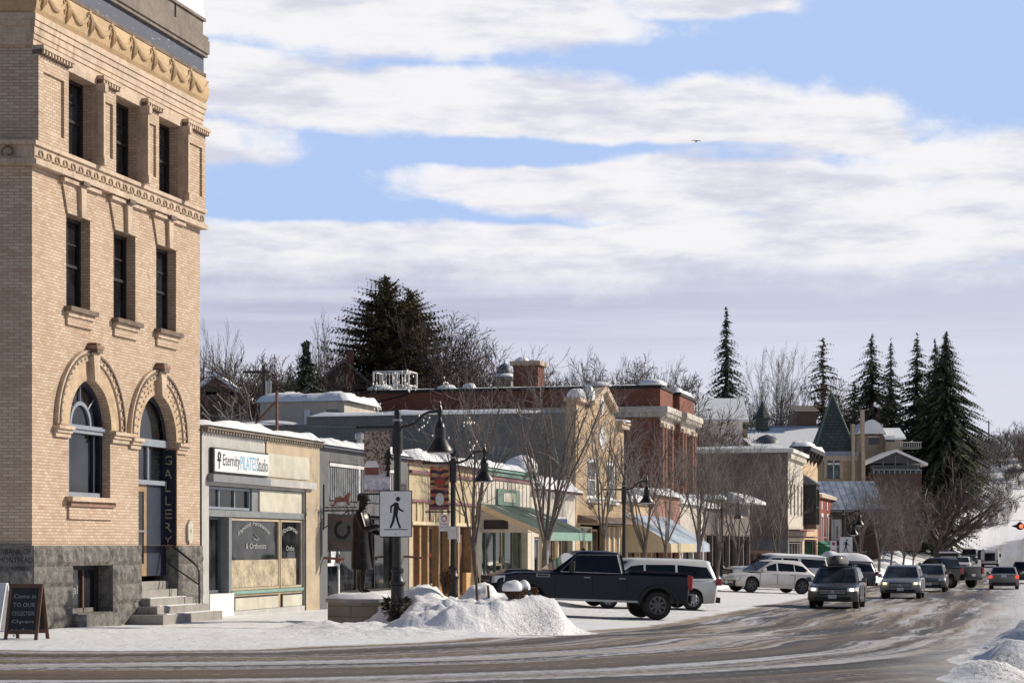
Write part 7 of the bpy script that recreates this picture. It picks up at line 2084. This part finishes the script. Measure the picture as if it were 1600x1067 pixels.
def vehicle(name, label, cat, S, pm, px, Y, heading, z=None, rimm='rim_black', group='vehicles on the street', lights=None, snow=0):
    x = at(px, Y); s, t = ST(x, Y)
    hx, hy = math.cos(heading), math.sin(heading); tr_ = S['W']/2-.15
    g4 = [[gz(x+hx*xw-hy*yw, Y+hy*xw+hx*yw) for yw in (-tr_, tr_)] for xw in S['wheels']]
    z = sum(map(sum, g4))/4+.008
    pitch = -math.atan2((sum(g4[0])-sum(g4[1]))/2, S['wheels'][0]-S['wheels'][1]); roll = math.atan2((g4[0][1]+g4[1][1]-g4[0][0]-g4[1][0])/2, 2*tr_)
    o = thing_at(name, label, cat, (x, Y, z), heading, group)
    o.rotation_euler = (Matrix.Rotation(heading, 3, 'Z') @ Matrix.Rotation(pitch, 3, 'Y') @ Matrix.Rotation(roll, 3, 'X')).to_euler()
    m = car_body(S, pm); side, (zb, zr, wb, wr) = greenhouse(m, S, pm)
    xfb, xrb, xfr, xrr = S['gh']; Wd = S['W']/2; L = S['L']; belt = S['belt']
    # seams and trim
    for sg in (-1, 1):
        for xs in S['seams']:
            m.box(xs-.006, xs+.006, sg*(Wd*.985), sg*(Wd*1.0015), S['z0']+.2, belt-.12, 'black_trim')
        xa, xb = S['wheels'][1]+S['ra']+.06, S['wheels'][0]-S['ra']-.06
        m.box(xa, xb, sg*Wd*.96, sg*(Wd+.004), S['z0']-.01, S['z0']+S.get('sill', .10), S.get('sillm', 'black_trim'))
    m.build('body', o, sharp=.7)
    for sg in (-1, 1):
        for pts in S['panes']: side_pane(S, side, sg, pts, S.get('glass', 'glass_car')).build('window', o)
    # windscreen and rear glass, set on the slope
    for nm, xb_, xr_, sg, gm in (('windscreen', xfb, xfr, 1, 'glass_wind'), ('rear_window', xrb, xrr, -1, 'glass_car')):
        g = MB(); f0, f1 = .10, .90
        if nm == 'rear_window' and S.get('rear_f'): f0, f1 = S['rear_f']
        P = lambda f, w, d: (lerp(xb_, xr_, f)+sg*d, w*(lerp(wb, wr, f)-.10), lerp(zb, zr, f)+.01)
        q = [P(f0, -1, .01), P(f0, 1, .01), P(f1, 1, .01), P(f1, -1, .01)]; q2 = [(a-sg*.03, b, c) for a, b, c in q]
        g.add(q+q2, [(0, 1, 2, 3), (0, 1, 5, 4), (1, 2, 6, 5), (2, 3, 7, 6), (3, 0, 4, 7)], gm); g.build(nm, o)
    for i, xw in enumerate(S['wheels']):
        for sg in (-1, 1): wheel(o, xw, sg*(Wd-S['tw']/2-.015), S['wr'], S['tw'], rimm, sg, S.get('spokes', 6))
    for sg in (-1, 1):
        q = MB(); xm = xfb-.42 if 'mir' not in S else S['mir']; q.box(xm-.08, xm+.08, sg*(Wd+.02), sg*(Wd+.20), belt+.0, belt+.17*S.get('mk', 1), S.get('mirm', pm), .03); q.box(xm-.03, xm+.03, sg*(Wd*.92), sg*(Wd+.04), belt-.01, belt+.05, 'black_trim'); q.build('mirror', o)
    xn = S['nose']; fz = S['lz']
    for sg in (-1, 1):
        q = MB(); lw = S.get('lw', .34); yy0 = Wd*.93-lw
        q.add([(xn-S['lx'], sg*(yy0), fz[0]), (xn-S['lx']-.07, sg*Wd*.90, fz[0]+.02), (xn-S['lx']-.34, sg*(Wd*.995), fz[0]+.06), (xn-S['lx']-.36, sg*(Wd*.99), fz[1]+.02), (xn-S['lx']-.09, sg*Wd*.89, fz[1]), (xn-S['lx']-.02, sg*(yy0), fz[1]-.02)], [(0, 1, 4, 5), (1, 2, 3, 4)], 'lens_clear')
        q.V = [(v[0]+.03, v[1]*1.004, v[2]) for v in q.V]
        if lights: q.box(xn-S['lx']+.02, xn-S['lx']+.045, sg*(yy0+lw*.3), sg*(yy0+lw*.75), (fz[0]+fz[1])/2-.045, (fz[0]+fz[1])/2+.045, lights)
        q.build('headlight', o)
        q = MB(); tz = S['tz']; xt = -L/2+S.get('tx', .02)
        q.box(xt-.02, xt+.16, sg*(Wd*.985-.20), sg*(Wd*.985+.0), tz[0], tz[1], 'lens_red' if not S.get('brake') else 'brake_on', .02); q.build('tail_light', o)
    q = MB(); gw, g0, g1 = S['grille']; q.box(xn-.10, xn+.012, -gw, gw, g0, g1, 'black_trim')
    for i in range(3): zc = lerp(g0, g1, (i+1)/4); q.box(xn+.0125, xn+.022, -gw*.95, gw*.95, zc-.012, zc+.012, 'steel')
    q.lathe([(.06, xn+.02), (.055, xn+.035)], (0, 0, (g0+g1)/2), 10, 'steel', axis='x') if S.get('badge', True) else None
    q.build('grille', o)
    q = MB(); q.box(xn-.22, xn-.005, -Wd*.72, Wd*.72, S['z0']+.03, S['z0']+.18, 'black_trim'); q.build('bumper', o); q = MB(); q.box(-L/2+.0, -L/2+.22, -Wd*.80, Wd*.80, S['z0']+.03, S['z0']+.22, 'black_trim'); q.build('bumper', o)
    q = MB(); zc = S.get('pz', .5); q.box(xn+.013, xn+.03, -.16, .16, zc-.075, zc+.075, 'plate_white'); q.box(-L/2-.02, -L/2+.01, -.16, .16, S.get('rpz', .85)-.075, S.get('rpz', .85)+.075, 'plate_white'); q.build('number_plate', o)
    for sg in (-1, 1):
        for xh in S['handles']:
            q = MB(); q.box(xh-.10, xh+.10, sg*(Wd*.97), sg*(Wd*.97+.045), belt-.16, belt-.125, S.get('handm', pm), .008); q.build('door_handle', o)
    if S.get('rails'):
        for sg in (-1, 1): q = MB(); q.tube([(xfr-.25, sg*(wr-.12), zr+.05), (xfr-.35, sg*(wr-.12), zr+.10), (xrr+.35, sg*(wr-.12), zr+.10), (xrr+.25, sg*(wr-.12), zr+.05)], .02, 6, 'black_trim'); q.build('roof_rail', o)
    if snow:
        q = MB(); nx, ny = 16, 10; vs = []; fs = []
        for i in range(nx+1):
            for j in range(ny+1):
                u, v = i/nx, j/ny; e = (min(u, 1-u)*8, min(v, 1-v)*6); kx = min(1, e[0])**.5*min(1, e[1])**.5
                vs.append((lerp(xfr-.02, xrr-.05, u), lerp(-wr, wr, v), zr+.0+.06*kx+snow*kx*(.8+.5*nz(u*3, v*2, snow*9))))
        for i in range(nx):
            for j in range(ny): a = i*(ny+1)+j; fs.append((a, a+ny+1, a+ny+2, a+1))
        q.add(vs, fs, 'snow', True); q.build('roof_snow', o, sharp=1.2)
    return o
PICK = dict(L=6.15, W=2.06, H=1.98, z0=.50, wheels=(1.95, -1.98), wr=.43, ra=.53, tw=.29, belt=1.33, nose=3.06,
    tail=[(-3.05, .72), (-3.07, 1.0), (-3.06, 1.37)], top=[(-3.0, 1.40), (-1.3, 1.40), (-1.05, 1.40), (.85, 1.33), (1.3, 1.33), (2.3, 1.29), (2.85, 1.20)], front=[(3.02, 1.05), (3.06, .8), (3.03, .55)],
    gh=(1.28, -.98, .42, -.86), tumble=.80, taper=.16, seams=(1.15, .03, -1.03), sill=.05, sillm='steel', handles=(.22, -.85), handm='steel', mir=.72, mk=1.9, mirm='black_trim',
    panes=[[(.98, 1.36), (.50, 1.80), (.02, 1.84), (.02, 1.36)], [(-.06, 1.36), (-.06, 1.84), (-.70, 1.84), (-.80, 1.36)]], lz=(.92, 1.14), lx=.05, tz=(.92, 1.34), tx=.06, grille=(.70, .62, 1.12), pz=.6, badge=False, rails=False, spokes=8)
SUV = dict(L=4.75, W=1.92, H=1.62, z0=.27, wheels=(1.42, -1.38), wr=.36, ra=.43, tw=.24, belt=1.02, nose=2.36,
    tail=[(-2.32, .45), (-2.37, .7), (-2.30, 1.0)], top=[(-2.2, 1.05), (.9, 1.02), (1.25, .98), (1.9, .90), (2.15, .84)], front=[(2.32, .70), (2.37, .52), (2.32, .32)],
    gh=(1.18, -2.20, .30, -1.72), tumble=.77, seams=(1.0, .02, -.95), handles=(.18, -.78), handm='steel',
    panes=[[(.92, 1.04), (.32, 1.44), (.02, 1.47), (.02, 1.04)], [(-.06, 1.04), (-.06, 1.47), (-.92, 1.45), (-1.0, 1.04)], [(-1.08, 1.04), (-1.0, 1.44), (-1.62, 1.38), (-1.85, 1.08)]], lz=(.66, .82), lx=.06, tz=(.78, 1.02), tx=.04, grille=(.52, .55, .76), pz=.47, rails=True)
CAY = dict(SUV, L=4.80, W=1.93, H=1.68, wr=.385, ra=.44, wheels=(1.45, -1.42), top=[(-2.2, 1.08), (-1.2, 1.12), (.95, 1.06), (1.3, 1.0), (1.9, .90), (2.2, .78)], belt=1.09, gh=(1.25, -2.12, .25, -1.45), rails=False, rpz=.9,
    panes=[[(.95, 1.12), (.45, 1.40), (.05, 1.52), (.05, 1.12)], [(-.04, 1.12), (-.04, 1.53), (-.92, 1.50), (-.95, 1.12)], [(-1.0, 1.12), (-.96, 1.49), (-1.45, 1.40), (-1.68, 1.22), (-1.60, 1.12)]], lz=(.68, .84), lx=.10, grille=(.75, .42, .58), badge=False, sillm='paint_cream', sill=.16, handm='steel', spokes=5)
VAN = dict(SUV, L=5.1, W=1.98, H=1.75, z0=.24, wheels=(1.55, -1.5), wr=.345, ra=.41, belt=1.05, nose=2.53, tail=[(-2.5, .4), (-2.55, .7), (-2.50, 1.03)], top=[(-2.4, 1.10), (1.1, 1.05), (1.5, 1.0), (2.1, .90), (2.35, .82)], front=[(2.5, .68), (2.54, .5), (2.5, .3)],
    gh=(1.75, -2.46, .75, -2.18), seams=(1.1, .05, -1.0), handles=(.3, -.6), panes=[[(1.3, 1.08), (.75, 1.48), (.3, 1.54), (.3, 1.08)], [(.22, 1.08), (.22, 1.54), (-.85, 1.56), (-.85, 1.08)], [(-.93, 1.08), (-.93, 1.56), (-2.0, 1.50), (-2.22, 1.12)]], tz=(.88, 1.12), rails=False, spokes=9)
BIGS = dict(SUV, L=5.75, W=2.02, H=1.93, z0=.34, wheels=(1.75, -1.65), wr=.40, ra=.47, belt=1.25, nose=2.86, tail=[(-2.82, .5), (-2.87, .8), (-2.85, 1.2)], top=[(-2.75, 1.28), (1.0, 1.25), (1.4, 1.22), (2.3, 1.17), (2.65, 1.08)], front=[(2.82, .92), (2.87, .65), (2.82, .4)],
    gh=(1.35, -2.80, .62, -2.62), tumble=.82, seams=(1.1, .05, -1.05), handles=(.2, -.85), panes=[[(.98, 1.28), (.58, 1.72), (.05, 1.75), (.05, 1.28)], [(-.05, 1.28), (-.05, 1.75), (-.9, 1.75), (-1.0, 1.28)], [(-1.1, 1.28), (-1.1, 1.75), (-2.5, 1.72), (-2.6, 1.28)]], lz=(.85, 1.03), grille=(.7, .6, 1.0), tz=(.95, 1.4), pz=.6, rails=False)
SED = dict(SUV, L=4.85, W=1.84, H=1.44, z0=.22, wheels=(1.45, -1.35), wr=.325, ra=.38, belt=.92, nose=2.41, tail=[(-2.38, .4), (-2.43, .65), (-2.38, .95)], top=[(-2.2, 1.0), (-1.65, 1.0), (.9, .92), (1.3, .90), (2.0, .80), (2.25, .72)], front=[(2.38, .6), (2.42, .45), (2.38, .28)],
    gh=(1.25, -1.75, .35, -1.05), seams=(1.0, .05, -.9), handles=(.2, -.8), panes=[[(.85, .95), (.35, 1.28), (.02, 1.31), (.02, .95)], [(-.06, .95), (-.06, 1.31), (-.85, 1.29), (-1.25, .95)]], tz=(.72, .88), lz=(.58, .72), grille=(.4, .5, .66), rails=False, brake=True, rear_f=(.08, .92))

HL = math.atan2(-.275, -.961)          # nose in to the kerb: left and slightly towards the camera
vehicle('pickup_truck', 'dark navy crew cab pickup parked nose in behind the snow bank', 'pickup truck', PICK, 'paint_navy', 913, 61.3, math.pi+R(12), group='parked vehicles')
pk = [o for o in bpy.data.objects if o.name == 'pickup_truck'][0]
m = MB()
m.box(-3.0, -1.12, -.82, .82, 1.37, 1.412, 'black_trim'); m.box(-3.02, -1.1, .88, .98, 1.395, 1.43, 'black_trim'); m.box(-3.02, -1.1, -.98, -.88, 1.395, 1.43, 'black_trim'); m.build('bed_rail', pk)
for sg in (-1, 1):
    m = MB()
    for c in PICK['wheels']:
        pts = [(c+.60*math.cos(a), sg*1.035, .43+.60*math.sin(a)) for a in [math.pi*i/12 for i in range(13)]]
        m.tube(pts, .035, 6, 'black_trim')
    m.build('wheel_arch_trim', pk)
    m = MB(); pts = [(1.02, 1.335), (.50, 1.84), (-.72, 1.88), (-.84, 1.335)]
    def sp(x, z): return (x, sg*(lerp(.9734, .824, (z-1.28)/(1.93-1.28))+.012), z)
    m.tube([sp(*q) for q in pts]+[sp(*pts[0])], .013, 5, 'steel'); m.build('chrome_trim', pk)
m = MB(); m.box(1.35, 1.75, 1.0, 1.03, 1.16, 1.25, 'steel'); m.box(1.38, 1.72, 1.031, 1.036, 1.175, 1.235, 'black_trim'); m.text('4500', 1.70, 1.40, 1.185, 1.225, 1.04, 'steel') if False else None
m.box(2.3, 2.55, 1.0, 1.035, .93, .96, 'lens_amber'); m.build('fender_badge', pk)
m = MB(); m.prism([(1.4, 1.31), (2.6, 1.25), (2.5, 1.325), (1.9, 1.36)], -.42, .42, 'paint_navy', axis='y'); m.build('hood_scoop', pk)
m = MB(); m.box(-3.2, -3.02, -.95, .95, .55, .78, 'steel', .03); m.build('rear_bumper', pk)
m = MB(); m.lathe([(.05, 0), (.06, .03), (.02, .07)], (.1, 0, 1.98), 8, 'black_trim'); m.build('roof_antenna', pk)

vehicle('minivan', 'white minivan with dark side glass parked right behind the navy pickup', 'minivan', VAN, 'paint_white', 1005, 71.5, math.pi+R(14), rimm='steel_rim', group='parked vehicles')
vehicle('crossover_car', 'cream white crossover with black wheels, front nearest the street trees', 'car', CAY, 'paint_cream', 1201, 104, math.pi+R(20), z=-1.12, group='parked vehicles')
vehicle('large_suv', 'long white truck with side windows parked behind the cream crossover', 'car', BIGS, 'paint_white', 1211, 113, math.pi+R(14), z=-.95, group='parked vehicles', snow=.05)
vehicle('snowy_car', 'parked car under a thick rounded layer of roof snow behind the roof box car', 'car', VAN, 'paint_grey', 1300, 121, math.pi+R(14), group='parked vehicles', snow=.42)
RH = math.atan2(-.970, -.2426)
v = vehicle('roof_box_car', 'dark grey car with black roof box driving towards the viewer', 'car', SUV, 'paint_grey', 1309, 80.5, RH, z=zz(957, 78.4), lights='lamp_white', rimm='steel_rim')
b = thing_at('roof_box', 'black luggage box lying on the dark grey car roof', 'roof box', (v.location.x, v.location.y, v.location.z+1.65), RH)
b.rotation_euler = v.rotation_euler
m = MB(); rings(m, [(0, 0, 0, .95, .36), (0, 0, .08, 1.05, .42), (0, 0, .22, 1.03, .41), (0, 0, .34, .90, .36), (0, 0, .40, .6, .24)], 'paint_black', 24); m.build('box_shell', b)
m = MB(); m.box(-.7, -.64, -.62, .62, -.08, -.03, 'black_trim'); m.box(.64, .7, -.62, .62, -.08, -.03, 'black_trim'); m.build('roof_bar', b)
vehicle('silver_suv', 'silver car with lit headlights following the roof box car', 'car', SUV, 'paint_silver', 1411, 100, RH, lights='lamp_on', z=zz(932, 98), rimm='steel_rim')
vehicle('silver_suv', 'pewter car partly behind the silver car with lit headlights', 'car', dict(SUV, grille=(.6, .40, .62)), 'paint_pewter', 1454, 120, RH, z=zz(920, 118), rimm='steel_rim')
vehicle('pickup_truck', 'black pickup whose bed shows just right of the pewter car', 'pickup truck', PICK, 'paint_black', 1469, 136, R(122), z=zz(913, 131))
vehicle('sedan_car', 'grey sedan with lit brake lights driving away up the street', 'car', SED, 'paint_pewter', 1569, 130, RH+math.pi, z=zz(920, 128), rimm='steel_rim')
vehicle('dark_suv', 'dark car cut by the right picture edge ahead of the grey sedan', 'car', SUV, 'paint_black', 1601, 150, RH+math.pi, z=zz(908, 148))
vehicle('parked_car', 'dark car parked on the snowy bank below the car with an open door', 'car', SED, 'paint_grey', 1507, 236, RH, z=zz(868, 236), group='parked vehicles')
vehicle('parked_car', 'white car parked lowest in the row on the snowy bank', 'car', SUV, 'paint_white', 1503, 218, RH, z=zz(885, 218), group='parked vehicles')
v = vehicle('parked_car', 'dark car with its door standing open on the snowy bank', 'car', BIGS, 'paint_grey', 1515, 262, RH, z=zz(861, 262), group='parked vehicles', snow=.1)
m = MB(); m.box(.05, .12, 1.0, 1.95, .5, 1.3, 'paint_black'); m.box(.06, .11, 1.05, 1.9, 1.3, 1.75, 'glass_car'); m.build('open_door', v)
# utility truck
Y = 250; x = at(1547, Y)
o = thing_at('utility_truck', 'pale utility truck with a dark rear opening driving up the hill road', 'truck', (x, Y, zz(888, Y)), RH+math.pi, 'vehicles on the street')
m = MB(); m.box(-2.6, 1.2, -1.05, 1.05, .6, 2.15, 'paint_cream', .06); m.box(-2.64, -2.601, -.62, .62, .95, 1.9, 'glass_car'); m.box(-2.7, -2.45, -1.0, 1.0, .45, .62, 'black_trim'); m.build('service_body', o)
m = MB(); m.box(1.22, 2.9, -.98, .98, .6, 1.45, 'paint_cream', .08); m.box(1.22, 2.2, -.92, .92, 1.45, 2.05, 'paint_cream', .1); m.box(1.4, 2.1, -.93, .93, 1.5, 1.95, 'glass_car'); m.build('cab', o)
for sg in (-1, 1):
    for xw in (-1.5, 2.0): wheel(o, xw, sg*.88, .42, .28, 'steel_rim', sg)
    m = MB(); m.box(-2.66, -2.60, sg*.8, sg*.98, .8, 1.1, 'lens_red'); m.build('tail_light', o)
    m = MB(); m.box(1.9, 2.0, sg*1.0, sg*1.28, 1.4, 1.8, 'black_trim'); m.build('mirror', o)
m = MB()
for yy in (-.8, .8): m.tube([(-2.4, yy, 2.15), (-2.4, yy, 2.45), (1.1, yy, 2.45), (1.1, yy, 2.15)], .035, 6, 'steel')
m.build('ladder_rack', o)
# trailer / sign board by the big tree
Y = 195; x = at(1482, Y)
o = thing_at('snowy_sign_board', 'dark roadside sign board with a pale text panel and snow on top', 'sign', (x, Y, zz(886, Y)), R(-8))
m = MB(); m.box(-.85, .85, -.12, .12, .2, 1.35, 'black_trim'); m.box(-.75, .70, -.14, -.121, .55, 1.05, 'plate_white'); m.text('INN & SUITES', -.62, .55, .68, .92, -.145, 'ink_black') if False else None
for k in range(2):
    for j in range(5): m.box(-.6+j*.25, -.45+j*.25, -.145, -.141, .66+k*.2, .76+k*.2, 'sign_grey')
for xx in (-.7, .7): m.box(xx-.05, xx+.05, -.05, .05, -.6, .2, 'black_trim')
m.build('board', o); m = MB(); m.box(-.9, .9, -.16, .16, 1.352, 1.5, 'snow', .05); m.build('snow_cap', o)
# banks of snow along the far kerb
bank_s('snow bank behind the roof box car along the left kerb', 84, 104, 6.2, 1.1, .95, 1, .3)
bank_s('low snow bank at the foot of the distant street trees', 106, 150, 7.0, 1.2, .8, 2, .5)
bank_s('snow heap on the kerb left of the fourth lamp post', 62, 80, 2.6, .6, .45, 3, .25)
bank_s('snow bank below the big spreading street tree', 158, 200, 5.5, 2.0, 1.1, 4, .6)
